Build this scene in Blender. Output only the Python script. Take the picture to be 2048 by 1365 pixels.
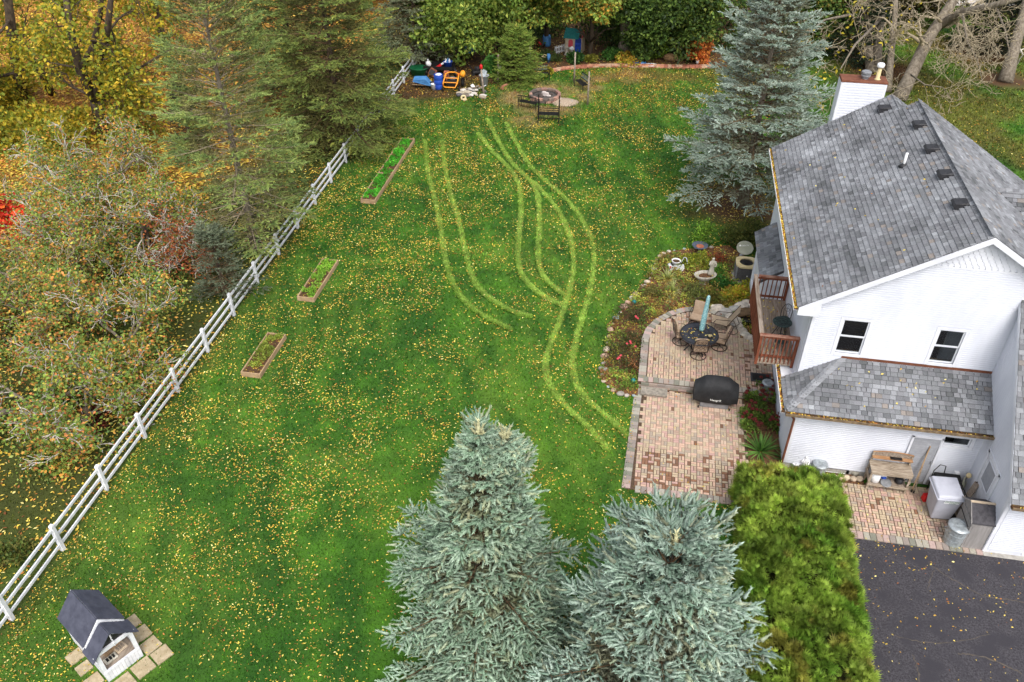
import bpy, bmesh, math, random
import numpy as np
from mathutils import Vector, Matrix

for _o in list(bpy.data.objects): bpy.data.objects.remove(_o)
SC = bpy.context.scene
COL = SC.collection
R = math.radians

# ------------------------------------------------------------------ camera, sky, sun, exposure
CAM_H, CAM_PITCH, CAM_YAW, CAM_F = 20.38, 0.659268, 0.17558, 1660.0
cam_d = bpy.data.cameras.new('camera'); cam = bpy.data.objects.new('camera', cam_d); COL.objects.link(cam)
cam.location = (0, 0, CAM_H); cam.rotation_euler = (math.pi/2 - CAM_PITCH, 0, CAM_YAW)
cam_d.sensor_width = 36; cam_d.lens = CAM_F/2048*36; cam_d.clip_end = 600
SC.camera = cam
SUN_EL, SUN_AZ = R(54), R(158)          # azimuth measured from +Y towards +X
W = bpy.data.worlds.new('World'); SC.world = W; W.use_nodes = True
nt = W.node_tree; bg = nt.nodes['Background']
sky = nt.nodes.new('ShaderNodeTexSky'); sky.sky_type = 'NISHITA'; sky.sun_disc = False
sky.sun_elevation = SUN_EL; sky.sun_rotation = SUN_AZ; sky.dust_density = 4.0; sky.ozone_density = 1.0; sky.air_density = 1.0
hs = nt.nodes.new('ShaderNodeHueSaturation'); hs.inputs['Saturation'].default_value = 0.35
nt.links.new(sky.outputs[0], hs.inputs['Color']); nt.links.new(hs.outputs[0], bg.inputs['Color'])
bg.inputs['Strength'].default_value = 0.15
sd = bpy.data.lights.new('sun', 'SUN'); so = bpy.data.objects.new('sun', sd); COL.objects.link(so)
sd.energy = 0.8; sd.angle = R(26); sd.color = (1.0, 0.95, 0.88)
sv = Vector((math.sin(SUN_AZ)*math.cos(SUN_EL), math.cos(SUN_AZ)*math.cos(SUN_EL), math.sin(SUN_EL)))
so.rotation_euler = sv.to_track_quat('Z', 'Y').to_euler()
SC.view_settings.view_transform = 'Standard'; SC.view_settings.look = 'None'
SC.view_settings.exposure = 0.82; SC.view_settings.gamma = 1.0; SC.view_settings.use_curve_mapping = False
SC.render.engine = 'CYCLES'
SC.render.resolution_x, SC.render.resolution_y = 1024, 682

# survey helper: a point sighted in the photograph, at a known height, gives its place on the plot
_cp, _sp, _cy, _sy = math.cos(CAM_PITCH), math.sin(CAM_PITCH), math.cos(CAM_YAW), math.sin(CAM_YAW)
def G(x, y, z=0.0):
    a, b = (x-1024)/CAM_F, -(y-682.5)/CAM_F
    fx, fy, fz = a, _cp + b*_sp, -_sp + b*_cp
    t = (z-CAM_H)/fz
    X, Y = fx*t, fy*t
    return Vector((X*_cy - Y*_sy, X*_sy + Y*_cy, z))
def S(r, g, b): # display colour -> linear
    f = lambda c: (c/255/12.92 if c < 10.3 else ((c/255+.055)/1.055)**2.4)
    return (f(r), f(g), f(b))

# ------------------------------------------------------------------ materials
MATS = {}
def mat(name, c1, c2=None, scale=4.0, rough=.75, bump=0.0, bscale=60.0, metal=0.0, attr=False, stretch=(1,1,1), lo=.35, hi=.65, spec=.4, detail=5.0, c3=None, scale3=.6):
    m = bpy.data.materials.new(name); m.use_nodes = True; MATS[name] = m
    n, l = m.node_tree.nodes, m.node_tree.links
    p = n['Principled BSDF']; p.inputs['Roughness'].default_value = rough; p.inputs['Metallic'].default_value = metal
    p.inputs['Specular IOR Level'].default_value = spec
    geo = n.new('ShaderNodeNewGeometry'); mp = n.new('ShaderNodeMapping'); mp.inputs['Scale'].default_value = stretch
    l.new(geo.outputs['Position'], mp.inputs['Vector'])
    col = None
    if c2 is not None:
        tx = n.new('ShaderNodeTexNoise'); tx.inputs['Scale'].default_value = scale; tx.inputs['Detail'].default_value = detail
        tx.inputs['Roughness'].default_value = .6
        l.new(mp.outputs[0], tx.inputs['Vector'])
        cr = n.new('ShaderNodeValToRGB'); e = cr.color_ramp.elements
        e[0].position, e[1].position = lo, hi; e[0].color = (*c1, 1); e[1].color = (*c2, 1)
        l.new(tx.outputs['Fac'], cr.inputs['Fac']); col = cr.outputs['Color']
        if c3 is not None:
            t3 = n.new('ShaderNodeTexNoise'); t3.inputs['Scale'].default_value = scale3; t3.inputs['Detail'].default_value = 6
            l.new(mp.outputs[0], t3.inputs['Vector'])
            r3 = n.new('ShaderNodeValToRGB'); r3.color_ramp.elements[0].position = .48; r3.color_ramp.elements[1].position = .62
            l.new(t3.outputs['Fac'], r3.inputs['Fac'])
            mx = n.new('ShaderNodeMixRGB'); mx.inputs['Color2'].default_value = (*c3, 1)
            l.new(r3.outputs['Color'], mx.inputs['Fac']); l.new(col, mx.inputs['Color1']); col = mx.outputs[0]
    if attr:
        at = n.new('ShaderNodeAttribute'); at.attribute_name = 'Col'
        if col is None: col = at.outputs['Color']
        else:
            mx = n.new('ShaderNodeMixRGB'); mx.blend_type = 'MULTIPLY'; mx.inputs['Fac'].default_value = 1
            l.new(at.outputs['Color'], mx.inputs['Color1']); l.new(col, mx.inputs['Color2']); col = mx.outputs[0]
    if col is not None: l.new(col, p.inputs['Base Color'])
    else: p.inputs['Base Color'].default_value = (*c1, 1)
    if bump:
        tb = n.new('ShaderNodeTexNoise'); tb.inputs['Scale'].default_value = bscale; tb.inputs['Detail'].default_value = 4
        l.new(mp.outputs[0], tb.inputs['Vector'])
        bp = n.new('ShaderNodeBump'); bp.inputs['Strength'].default_value = bump; bp.inputs['Distance'].default_value = .02
        l.new(tb.outputs['Fac'], bp.inputs['Height']); l.new(bp.outputs[0], p.inputs['Normal'])
    return m
def leafmat(name, rough=.6, trans=.25, var=.35):
    m = mat(name, (1-var,)*3, (1+var,)*3, scale=1.3, attr=True, rough=rough, spec=.3, detail=2.0)
    if not trans: return m
    n, l = m.node_tree.nodes, m.node_tree.links
    p = n['Principled BSDF']; out = n['Material Output']
    tr = n.new('ShaderNodeBsdfTranslucent'); mx = n.new('ShaderNodeMixShader'); mx.inputs[0].default_value = trans
    src = p.inputs['Base Color'].links[0].from_socket
    l.new(src, tr.inputs['Color']); l.new(p.outputs[0], mx.inputs[1]); l.new(tr.outputs[0], mx.inputs[2]); l.new(mx.outputs[0], out.inputs['Surface'])
    return m
M = MATS
mat('lawn_soil', (.7,)*3, (1.1,)*3, scale=16, attr=True, rough=.95, bump=.6, bscale=25)
leafmat('grass_blades', trans=0, var=.12)
leafmat('leaf', trans=.3); leafmat('needles', trans=0, rough=.65, var=.2); leafmat('dry_leaf', trans=0, var=.25)
mat('bark', S(92,82,70), S(140,130,115), scale=7, rough=.9, bump=.8, bscale=18, stretch=(1,1,.25))
mat('bark_dark', S(50,42,36), S(92,78,62), scale=6, rough=.95, bump=.9, bscale=14, stretch=(1,1,.25))
mat('twig_grey', S(168,160,148), S(210,204,194), scale=9, rough=.9)
mat('twig_tan', S(146,132,108), S(182,168,142), scale=8, rough=.9)
mat('twig_brown', S(80,62,44), S(120,96,68), scale=6, rough=.9)
mat('mulch', S(66,44,30), S(126,90,60), scale=14, rough=.95, bump=1.0, bscale=40, detail=8)
mat('white_siding', S(208,211,221), S(220,223,231), scale=1.2, rough=.45, spec=.35, stretch=(1,1,.4))
mat('white_trim', S(216,218,226), S(230,232,238), scale=2.0, rough=.5)
mat('white_paint', S(204,206,212), S(236,237,241), scale=3, rough=.55, bump=.05)
mat('shingle', (.82,)*3, (1.12,)*3, scale=55, attr=True, rough=.92, bump=.35, bscale=220)
mat('roof_felt', S(62,62,66), S(78,78,82), scale=8, rough=.95)
mat('gutter_metal', S(150,128,98), S(96,82,66), scale=9, rough=.7)
mat('white_metal', S(232,233,236), S(214,216,220), scale=3, rough=.4)
mat('paver', (.8,)*3, (1.15,)*3, scale=45, attr=True, rough=.9, bump=.3, bscale=160)
mat('joint_sand', S(72,56,44), S(96,78,62), scale=10, rough=1)
mat('concrete_block', S(120,114,104), S(158,150,138), scale=9, rough=.95, bump=.4, bscale=60)
mat('concrete', S(150,146,140), S(182,178,170), scale=7, rough=.9, bump=.2)
mat('stone', (.7,)*3, (1.2,)*3, scale=7, attr=True, rough=.9, bump=.5, bscale=30)
mat('asphalt', S(44,42,47), S(80,77,82), scale=22, rough=.85, bump=1.0, bscale=70, detail=14, c3=S(56,54,60), scale3=1.1)
mat('crack_fill', S(100,92,82), S(76,70,66), scale=12, rough=1)
mat('timber', S(150,122,92), S(184,156,122), scale=3, rough=.85, bump=.3, bscale=30, stretch=(1,.2,1))
mat('timber_grey', S(120,106,92), S(166,152,138), scale=6, rough=.9, bump=.35, bscale=30, stretch=(3,.35,3))
mat('timber_old', S(126,110,92), S(186,172,154), scale=9, rough=.9, bump=.4, bscale=40, stretch=(.4,3,3))
mat('redwood', S(98,50,32), S(140,80,56), scale=6, rough=.7, bump=.2, stretch=(3,3,.4))
mat('redwood_worn', S(120,66,46), S(168,130,112), scale=5, rough=.8, bump=.2)
mat('cedar_orange', S(146,106,70), S(180,140,102), scale=6, rough=.8, stretch=(.4,3,3))
mat('deck_worn', S(128,110,92), S(174,158,144), scale=5, rough=.9, bump=.3, stretch=(4,.4,4))
mat('black_metal', S(22,21,22), S(40,38,37), scale=12, rough=.5, spec=.4)
mat('bronze_metal', S(50,38,30), S(78,62,50), scale=12, rough=.55)
mat('verdigris', S(28,34,34), S(62,84,80), scale=14, rough=.6)
mat('galvanised', S(150,156,160), S(186,194,198), scale=11, rough=.42, metal=.45)
mat('steel_grey', S(120,122,126), S(150,152,156), scale=6, rough=.5, metal=.3)
mat('rust', S(98,56,38), S(126,78,58), scale=4, rough=.85)
mat('dark_plastic', S(34,34,37), S(50,50,54), scale=8, rough=.6)
mat('black_cover', S(24,25,27), S(38,39,42), scale=5, rough=.7, bump=.5, bscale=9)
mat('black_rubber', S(20,20,20), S(34,34,34), scale=8, rough=.8)
mat('bin_grey', S(168,170,182), S(190,192,203), scale=2, rough=.5)
mat('resin_grey', S(130,126,124), S(152,148,146), scale=4, rough=.7, stretch=(3,3,.3))
mat('condenser_grey', S(96,94,94), S(118,116,114), scale=8, rough=.7)
mat('resin_dark', S(58,56,60), S(76,74,78), scale=9, rough=.85, bump=.3)
mat('cushion', S(156,134,112), S(176,154,132), scale=7, rough=.95, bump=.3, bscale=40)
mat('sling', S(150,132,110), S(170,152,130), scale=9, rough=.9)
mat('umbrella_teal', S(168,206,208), S(92,156,166), scale=30, rough=.9, lo=.42, hi=.6)
mat('table_black', S(40,42,50), S(58,60,68), scale=8, rough=.32)
mat('cream', S(196,176,128), S(214,198,156), scale=6, rough=.6)
mat('plain_white', S(225,226,228), S(240,240,241), scale=5, rough=.5)
mat('red_plastic', S(196,22,26), S(214,36,36), scale=4, rough=.4)
mat('red_faded', S(190,60,72), S(206,84,92), scale=4, rough=.7)
mat('blue_plastic', S(30,66,164), S(42,84,186), scale=4, rough=.45)
mat('blue_light', S(62,118,176), S(84,140,194), scale=4, rough=.55)
mat('blue_deep', S(22,50,130), S(30,62,148), scale=4, rough=.6)
mat('teal_plastic', S(28,112,112), S(44,132,128), scale=5, rough=.6)
mat('green_plastic', S(18,92,56), S(26,108,66), scale=5, rough=.5)
mat('orange_paint', S(226,142,28), S(240,160,44), scale=5, rough=.45)
mat('tan_plastic', S(186,166,140), S(202,184,160), scale=5, rough=.7)
mat('terracotta', S(150,84,60), S(186,116,88), scale=9, rough=.9, bump=.3)
mat('statue_stone', S(166,160,144), S(206,200,186), scale=12, rough=.9, bump=.3)
mat('dish_grey', S(146,148,128), S(164,164,146), scale=3, rough=.6)
mat('screen_grey', S(150,152,158), S(164,166,172), scale=5, rough=.8)
mat('ash', S(40,36,34), S(96,90,86), scale=8, rough=1, bump=.8)
mat('roof_paint', S(62,64,78), S(80,82,96), scale=4, rough=.7, bump=.1, stretch=(1,1,1))
mat('text_green', S(24,110,70)); mat('text_white', S(236,236,232)); mat('soil', S(60,42,28), S(96,70,46), scale=12, rough=1, bump=.8)
mat('curtain', S(190,200,190), S(210,216,208), scale=9, rough=.9); mat('room', S(120,112,98), S(146,136,118), scale=3, rough=.9)
mat('pond_water', S(30,30,26), S(44,42,34), scale=3, rough=.08)
mat('sand', S(150,132,112), S(178,160,140), scale=12, rough=1, bump=.6)
mat('gravel', S(170,160,150), S(206,198,190), scale=20, rough=1, bump=.6)
# window glass: clear pane that reflects the sky
g = bpy.data.materials.new('glass'); g.use_nodes = True; M['glass'] = g
n, l = g.node_tree.nodes, g.node_tree.links
gl = n.new('ShaderNodeBsdfGlossy'); gl.inputs['Roughness'].default_value = .03; gl.inputs['Color'].default_value = (.9, .95, .95, 1)
tp = n.new('ShaderNodeBsdfTransparent'); tp.inputs['Color'].default_value = (.72, .78, .76, 1)
fr = n.new('ShaderNodeFresnel'); fr.inputs['IOR'].default_value = 2.3
mx = n.new('ShaderNodeMixShader'); l.new(fr.outputs[0], mx.inputs[0]); l.new(tp.outputs[0], mx.inputs[1]); l.new(gl.outputs[0], mx.inputs[2])
l.new(mx.outputs[0], n['Material Output'].inputs['Surface'])

# ------------------------------------------------------------------ mesh helpers
def npmesh(name, V, F, C=None, m=None, parent=None, smooth=False):
    V = np.asarray(V, np.float32); F = np.asarray(F, np.int32); k = F.shape[1]
    me = bpy.data.meshes.new(name)
    me.vertices.add(len(V)); me.vertices.foreach_set('co', V.ravel())
    me.loops.add(F.size); me.loops.foreach_set('vertex_index', F.ravel())
    me.polygons.add(len(F)); me.polygons.foreach_set('loop_start', np.arange(0, F.size, k, dtype=np.int32))
    me.polygons.foreach_set('loop_total', np.full(len(F), k, np.int32))
    if smooth: me.polygons.foreach_set('use_smooth', np.ones(len(F), bool))
    me.update(calc_edges=True)
    if C is not None:
        a = me.color_attributes.new('Col', 'FLOAT_COLOR', 'POINT')
        C4 = np.ones((len(V), 4), np.float32); C4[:, :3] = C; a.data.foreach_set('color', C4.ravel())
    return link(name, me, m, parent)
def link(name, me, m=None, parent=None):
    o = bpy.data.objects.new(name, me); COL.objects.link(o)
    if m is not None and me is not None and len(me.materials) == 0: me.materials.append(M[m] if isinstance(m, str) else m)
    if parent is not None: o.parent = parent
    return o
def tag(o, label=None, cat=None, group=None, kind=None):
    if label: o['label'] = label
    if cat: o['category'] = cat
    if group: o['group'] = group
    if kind: o['kind'] = kind
    return o
def thing(name, label, cat, loc=(0, 0, 0), rz=0.0, group=None):
    o = bpy.data.objects.new(name, None); COL.objects.link(o); o.empty_display_size = .2
    o.location = loc; o.rotation_euler = (0, 0, rz); return tag(o, label, cat, group)
def part(name, parent):   # an empty part that carries sub-parts
    o = bpy.data.objects.new(name, None); COL.objects.link(o); o.parent = parent; return o
def dup(root, loc=None, rz=None, label=None, parent=None):
    r = root.copy(); COL.objects.link(r)
    if parent is not None: r.parent = parent
    if loc is not None: r.location = loc
    if rz is not None: r.rotation_euler = (0, 0, rz)
    if label: r['label'] = label
    for ch in list(root.children): dup(ch, parent=r)
    return r
def rot3(rx, ry, rz): return Matrix.Rotation(rz, 3, 'Z') @ Matrix.Rotation(ry, 3, 'Y') @ Matrix.Rotation(rx, 3, 'X')
class MB:
    def __init__(s): s.v, s.f, s.c = [], [], []
    def add(s, vs, fs, col=None):
        o = len(s.v); s.v += [tuple(p) for p in vs]; s.f += [tuple(i+o for i in q) for q in fs]
        s.c += [col or (1, 1, 1)]*len(vs); return s
    def box(s, c, d, r=(0, 0, 0), col=None, taper=1.0):
        m = rot3(*r); c = Vector(c); x, y, z = d[0]/2, d[1]/2, d[2]/2; t = taper
        vs = [c + m @ Vector(p) for p in ((-x,-y,-z),(x,-y,-z),(x,y,-z),(-x,y,-z),(-x*t,-y*t,z),(x*t,-y*t,z),(x*t,y*t,z),(-x*t,y*t,z))]
        return s.add(vs, ((0,3,2,1),(4,5,6,7),(0,1,5,4),(1,2,6,5),(2,3,7,6),(3,0,4,7)), col)
    def bar(s, p0, p1, w, h, col=None, up=(0, 0, 1)):
        p0, p1 = Vector(p0), Vector(p1); d = (p1-p0).normalized(); sd_ = d.cross(Vector(up))
        if sd_.length < 1e-4: sd_ = d.cross(Vector((0, 1, 0)))
        sd_.normalize(); u = sd_.cross(d); vs = []
        for p in (p0, p1): vs += [p-sd_*w/2-u*h/2, p+sd_*w/2-u*h/2, p+sd_*w/2+u*h/2, p-sd_*w/2+u*h/2]
        return s.add(vs, ((0,1,2,3),(7,6,5,4),(0,4,5,1),(1,5,6,2),(2,6,7,3),(3,7,4,0)), col)
    def tube(s, pts, rad, n=6, col=None, caps=True, closed=False):
        pts = [Vector(p) for p in pts]; k = len(pts)
        if not hasattr(rad, '__len__'): rad = [rad]*k
        vs, fs = [], []; prev = None
        for i, p in enumerate(pts):
            if closed: d = pts[(i+1) % k]-pts[i-1]
            else: d = pts[min(i+1, k-1)]-pts[max(i-1, 0)]
            if d.length < 1e-9: d = Vector((0, 0, 1))
            d.normalize()
            if prev is None: a = d.orthogonal().normalized()
            else:
                a = prev - d*prev.dot(d)
                a = a.normalized() if a.length > 1e-6 else d.orthogonal().normalized()
            prev = a; b = d.cross(a)
            for j in range(n):
                t = 2*math.pi*j/n; vs.append(p + (a*math.cos(t)+b*math.sin(t))*rad[i])
        for i in range(k if closed else k-1):
            for j in range(n):
                j2 = (j+1) % n; i2 = (i+1) % k; fs.append((i*n+j, i*n+j2, i2*n+j2, i2*n+j))
        if caps and not closed: fs.append(tuple(range(n-1, -1, -1))); fs.append(tuple((k-1)*n+j for j in range(n)))
        return s.add(vs, fs, col)
    def cyl(s, p0, p1, r0, r1=None, n=12, col=None): return s.tube([p0, p1], [r0, r0 if r1 is None else r1], n, col)
    def lathe(s, prof, n=16, c=(0, 0, 0), sx=1, sy=1, col=None, rz=0, M3=None):
        c = Vector(c); vs, fs = [], []
        for r_, z in prof:
            for j in range(n):
                t = 2*math.pi*j/n+rz; q = Vector((r_*math.cos(t)*sx, r_*math.sin(t)*sy, z)); vs.append(c + (M3 @ q if M3 else q))
        for i in range(len(prof)-1):
            for j in range(n):
                j2 = (j+1) % n; fs.append((i*n+j, i*n+j2, (i+1)*n+j2, (i+1)*n+j))
        fs.append(tuple(range(n-1, -1, -1))); fs.append(tuple((len(prof)-1)*n+j for j in range(n)))
        return s.add(vs, fs, col)
    def ring(s, c, r, t, n=24, k=6, sx=1, sy=1, M3=None, col=None):
        c = Vector(c); P = []
        for j in range(n):
            q = Vector((r*math.cos(2*math.pi*j/n)*sx, r*math.sin(2*math.pi*j/n)*sy, 0)); P.append(c + (M3 @ q if M3 else q))
        return s.tube(P, t, k, col, closed=True)
    def prism(s, poly, vec, col=None):
        P = [Vector(p) for p in poly]; v = Vector(vec); n = len(P)
        fs = [tuple(range(n-1, -1, -1)), tuple(range(n, 2*n))] + [(i, (i+1) % n, n+(i+1) % n, n+i) for i in range(n)]
        return s.add(P+[p+v for p in P], fs, col)
    def rock(s, c, r, seed=0, col=None, sub=2):
        b = bmesh.new(); bmesh.ops.create_icosphere(b, subdivisions=sub, radius=1); rg = random.Random(seed)
        ks = [(Vector((rg.gauss(0,1), rg.gauss(0,1), rg.gauss(0,1))).normalized(), rg.uniform(.1, .3)) for _ in range(6)]
        b.verts.ensure_lookup_table(); vs = []
        for q in b.verts:
            d = q.co.normalized(); k = 1+sum(a*max(0, d.dot(x)-.3)*rg2 for (x, a), rg2 in zip(ks, (1,-1,1,-1,1,-1)))
            vs.append(Vector(c)+Vector((d.x*r[0]*k, d.y*r[1]*k, d.z*r[2]*k)))
        fs = [tuple(q.index for q in f.verts) for f in b.faces]; b.free()
        return s.add(vs, fs, col)
    def build(s, name, m, parent=None, smooth=False, bevel=0.0, loc=None, rz=None, subsurf=0, colour=False):
        me = bpy.data.meshes.new(name); me.from_pydata([tuple(p) for p in s.v], [], s.f); me.update()
        if colour:
            a = me.color_attributes.new('Col', 'FLOAT_COLOR', 'POINT')
            a.data.foreach_set('color', np.hstack([np.array(s.c, np.float32), np.ones((len(s.c), 1), np.float32)]).ravel())
        if smooth: me.polygons.foreach_set('use_smooth', np.ones(len(me.polygons), bool))
        o = link(name, me, m, parent)
        if loc is not None: o.location = loc
        if rz is not None: o.rotation_euler = (0, 0, rz)
        if bevel:
            b = o.modifiers.new('bevel', 'BEVEL'); b.width = bevel; b.segments = 2; b.limit_method = 'ANGLE'
        if subsurf:
            b = o.modifiers.new('sub', 'SUBSURF'); b.levels = b.render_levels = subsurf
        return o
def lettering(txt, size, m, parent, M4, name='lettering', squash=1.0):
    c = bpy.data.curves.new(name, 'FONT'); c.body = txt; c.size = size; c.extrude = .001; c.align_x = 'CENTER'; c.align_y = 'CENTER'
    t = bpy.data.objects.new('tmp', c); COL.objects.link(t)
    me = bpy.data.meshes.new_from_object(t); bpy.data.objects.remove(t)
    o = link(name, me, m, parent); o.matrix_local = M4 @ Matrix.Diagonal((squash, 1, 1, 1)); return o
def frame4(o, x, y):
    x = Vector(x).normalized(); y = Vector(y); y = (y-x*y.dot(x)).normalized(); z = x.cross(y)
    m = Matrix((x, y, z)).transposed().to_4x4(); m.translation = Vector(o); return m
def inpoly(U, V, poly):
    res = np.zeros(len(U), bool); n = len(poly)
    for i in range(n):
        x1, y1 = poly[i][0], poly[i][1]; x2, y2 = poly[(i+1) % n][0], poly[(i+1) % n][1]
        if y1 == y2: continue
        c = ((y1 > V) != (y2 > V)) & (U < (x2-x1)*(V-y1)/(y2-y1)+x1); res ^= c
    return res
def segdist(U, V, pts):
    d = np.full(len(U), 1e9)
    for (x1, y1), (x2, y2) in zip(pts[:-1], pts[1:]):
        dx, dy = x2-x1, y2-y1; t = np.clip(((U-x1)*dx+(V-y1)*dy)/(dx*dx+dy*dy), 0, 1)
        d = np.minimum(d, np.hypot(U-x1-t*dx, V-y1-t*dy))
    return d
_rt = np.random.RandomState(5).rand(256, 256)
def vnoise(x, y, s=1.0, o=0):
    x = np.asarray(x)*s+37.3*o+500; y = np.asarray(y)*s+91.7*o+500
    xi, yi = np.floor(x).astype(int), np.floor(y).astype(int); fx, fy = x-xi, y-yi
    fx = fx*fx*(3-2*fx); fy = fy*fy*(3-2*fy); g_ = lambda a, b: _rt[a % 256, b % 256]
    return (g_(xi, yi)*(1-fx)+g_(xi+1, yi)*fx)*(1-fy)+(g_(xi, yi+1)*(1-fx)+g_(xi+1, yi+1)*fx)*fy
def fbm(x, y, s, o=0): return (vnoise(x, y, s, o)+.5*vnoise(x, y, s*2.1, o+1)+.25*vnoise(x, y, s*4.3, o+2))/1.75
def axes(D, rs):   # orthonormal frames along directions D (N,3)
    D = D/np.maximum(np.linalg.norm(D, axis=1, keepdims=True), 1e-9)
    a = rs.normal(size=D.shape); X = np.cross(D, a); X /= np.maximum(np.linalg.norm(X, axis=1, keepdims=True), 1e-9)
    return X, np.cross(D, X), D
def stamp(TV, TF, P, X, Y, Z, sc, C, TC=None):
    sc = np.asarray(sc)
    if sc.ndim == 1: sc = sc[:, None].repeat(3, 1)
    V = P[:, None, :] + TV[None, :, 0, None]*X[:, None, :]*sc[:, None, 0:1] + TV[None, :, 1, None]*Y[:, None, :]*sc[:, None, 1:2] + TV[None, :, 2, None]*Z[:, None, :]*sc[:, None, 2:3]
    N, k = len(P), len(TV)
    F = (TF[None]+(np.arange(N)*k)[:, None, None]).reshape(-1, TF.shape[1])
    CC = np.repeat(C, k, 0)
    if TC is not None: CC = CC*np.tile(TC, (N, 1))
    return V.reshape(-1, 3), F, CC
def merge(L):
    V, F, C, o = [], [], [], 0
    for v, f, c in L: V.append(v); F.append(f+o); C.append(c); o += len(v)
    return np.vstack(V), np.vstack(F), np.vstack(C)
# ================================================================== ground, paving, lawn
RS = np.random.RandomState(11)
def projpx(U, V, Z=0.0):
    X, Y = U*_cy+V*_sy, -U*_sy+V*_cy; dz = Z-CAM_H
    z = Y*_cp - dz*_sp; up = Y*_sp + dz*_cp
    return 1024+CAM_F*X/z, 682.5-CAM_F*up/z, z
def fence_u(v): return -16.13-.012*(np.asarray(v)-10.93)
PIT = G(1090, 187, .3)
def ppx(pts, z=0): return [tuple(G(x, y, z))[:2] for x, y in pts]
UP_Z = .28
UPPER = [(.5, 23.98), (.5, 26.6), (.62, 27.3), (.95, 28.0), (1.5, 28.65), (2.1, 29.05), (2.8, 29.25), (3.4, 29.1), (4.0, 28.6), (4.6, 27.95), (4.95, 27.3), (5.45, 27.1), (5.45, 23.98)]
LOWER = [(.42, 18.8), (4.4, 18.8), (4.4, 23.94), (.58, 23.94)]
SIDE = [(6.75, 18.02), (11.2, 18.02), (11.2, 20.66), (6.75, 20.3)]
BED = ppx([(1203, 760), (1210, 700), (1226, 645), (1258, 602), (1298, 560), (1310, 522), (1342, 503), (1400, 497), (1458, 492)]) + [(5.5, 33.3), (5.5, 23.9), (.55, 23.9)] + ppx([(1275, 792), (1235, 790)])
SEDUM = [(4.42, 20.0), (5.52, 20.0), (5.52, 23.9), (4.42, 23.9)]
EDGE_PX = [(1003, 180), (1028, 168), (1055, 157), (1085, 148), (1120, 141), (1160, 136.5), (1210, 134.5), (1260, 134), (1320, 136), (1380, 137), (1425, 136)]
EDGE = ppx(EDGE_PX)
BACKBED = EDGE + [(7.5, 60), (9, 66), (12, 95), (-30, 95), (-18.5, 60), (-16.8, 55.5), (-12.5, 54.5), (-10.6, 53.2)]
SPR3 = G(1483, 415); RTREE = G(2010, 160)
TR = [[(60,160),(67,280),(110,430),(130,580),(150,690),(200,780),(290,850),(390,895)],
      [(125,160),(135,290),(180,430),(210,560),(235,680),(265,740),(330,790),(400,830),(470,845)],
      [(265,130),(330,215),(395,270),(432,340),(435,450),(420,560),(420,660),(460,720),(520,770),(590,800)],
      [(300,75),(345,160),(390,250),(480,320),(505,380),(505,520),(495,640),(530,710),(600,760)],
      [(480,320),(560,400),(610,490),(640,580),(640,690),(610,780),(580,880),(530,990),(525,1060),(555,1140),(640,1230),(720,1300),(770,1365)],
      [(375,90),(420,180),(470,270),(560,340),(640,420),(700,510),(725,620),(705,740),(670,860),(640,960),(630,1040),(650,1130),(720,1200),(800,1260),(845,1310)]]
def smooth_line(P, k=2):
    P = np.array(P, float)
    for _ in range(k):
        Q = np.empty((2*len(P), 2)); Q[0::2] = P; Q[1::2] = np.vstack([(P[:-1]+P[1:])/2, P[-1:]]); Q = Q[:-1]
        Q[1:-1] = (Q[:-2]+2*Q[1:-1]+Q[2:])/4; P = Q
    return [tuple(q) for q in P]
TRACKS = [smooth_line(ppx([(820+x/1.95, 200+y/1.95) for x, y in t])) for t in TR]
def trackmask(U, V):
    m = np.zeros(len(U))
    for i, t in enumerate(TRACKS):
        d = segdist(U, V, t)+.07*(fbm(U, V, 2.2, 40)-.5); m = np.maximum(m, (.85 if i < 2 else 1)*np.clip(1.4-(d/.125)**2, 0, 1))
    return m*np.clip(.55+.5*fbm(U, V, .7, 9)+.25*(vnoise(U, V, 6, 41)-.5), 0, 1)
def lawnmask(U, V):
    out = (U > fence_u(V)-60)
    for P in (UPPER, LOWER, SIDE, BED, SEDUM, BACKBED): out &= ~inpoly(U, V, P)
    out &= ~((U > 5.5) & (U < 14) & (V > 20.6) & (V < 33)); out &= ~((U > 6.8) & (V < 18.1)); out &= ~((U > 11) & (V < 34) & (V > 17))
    return out
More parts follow.
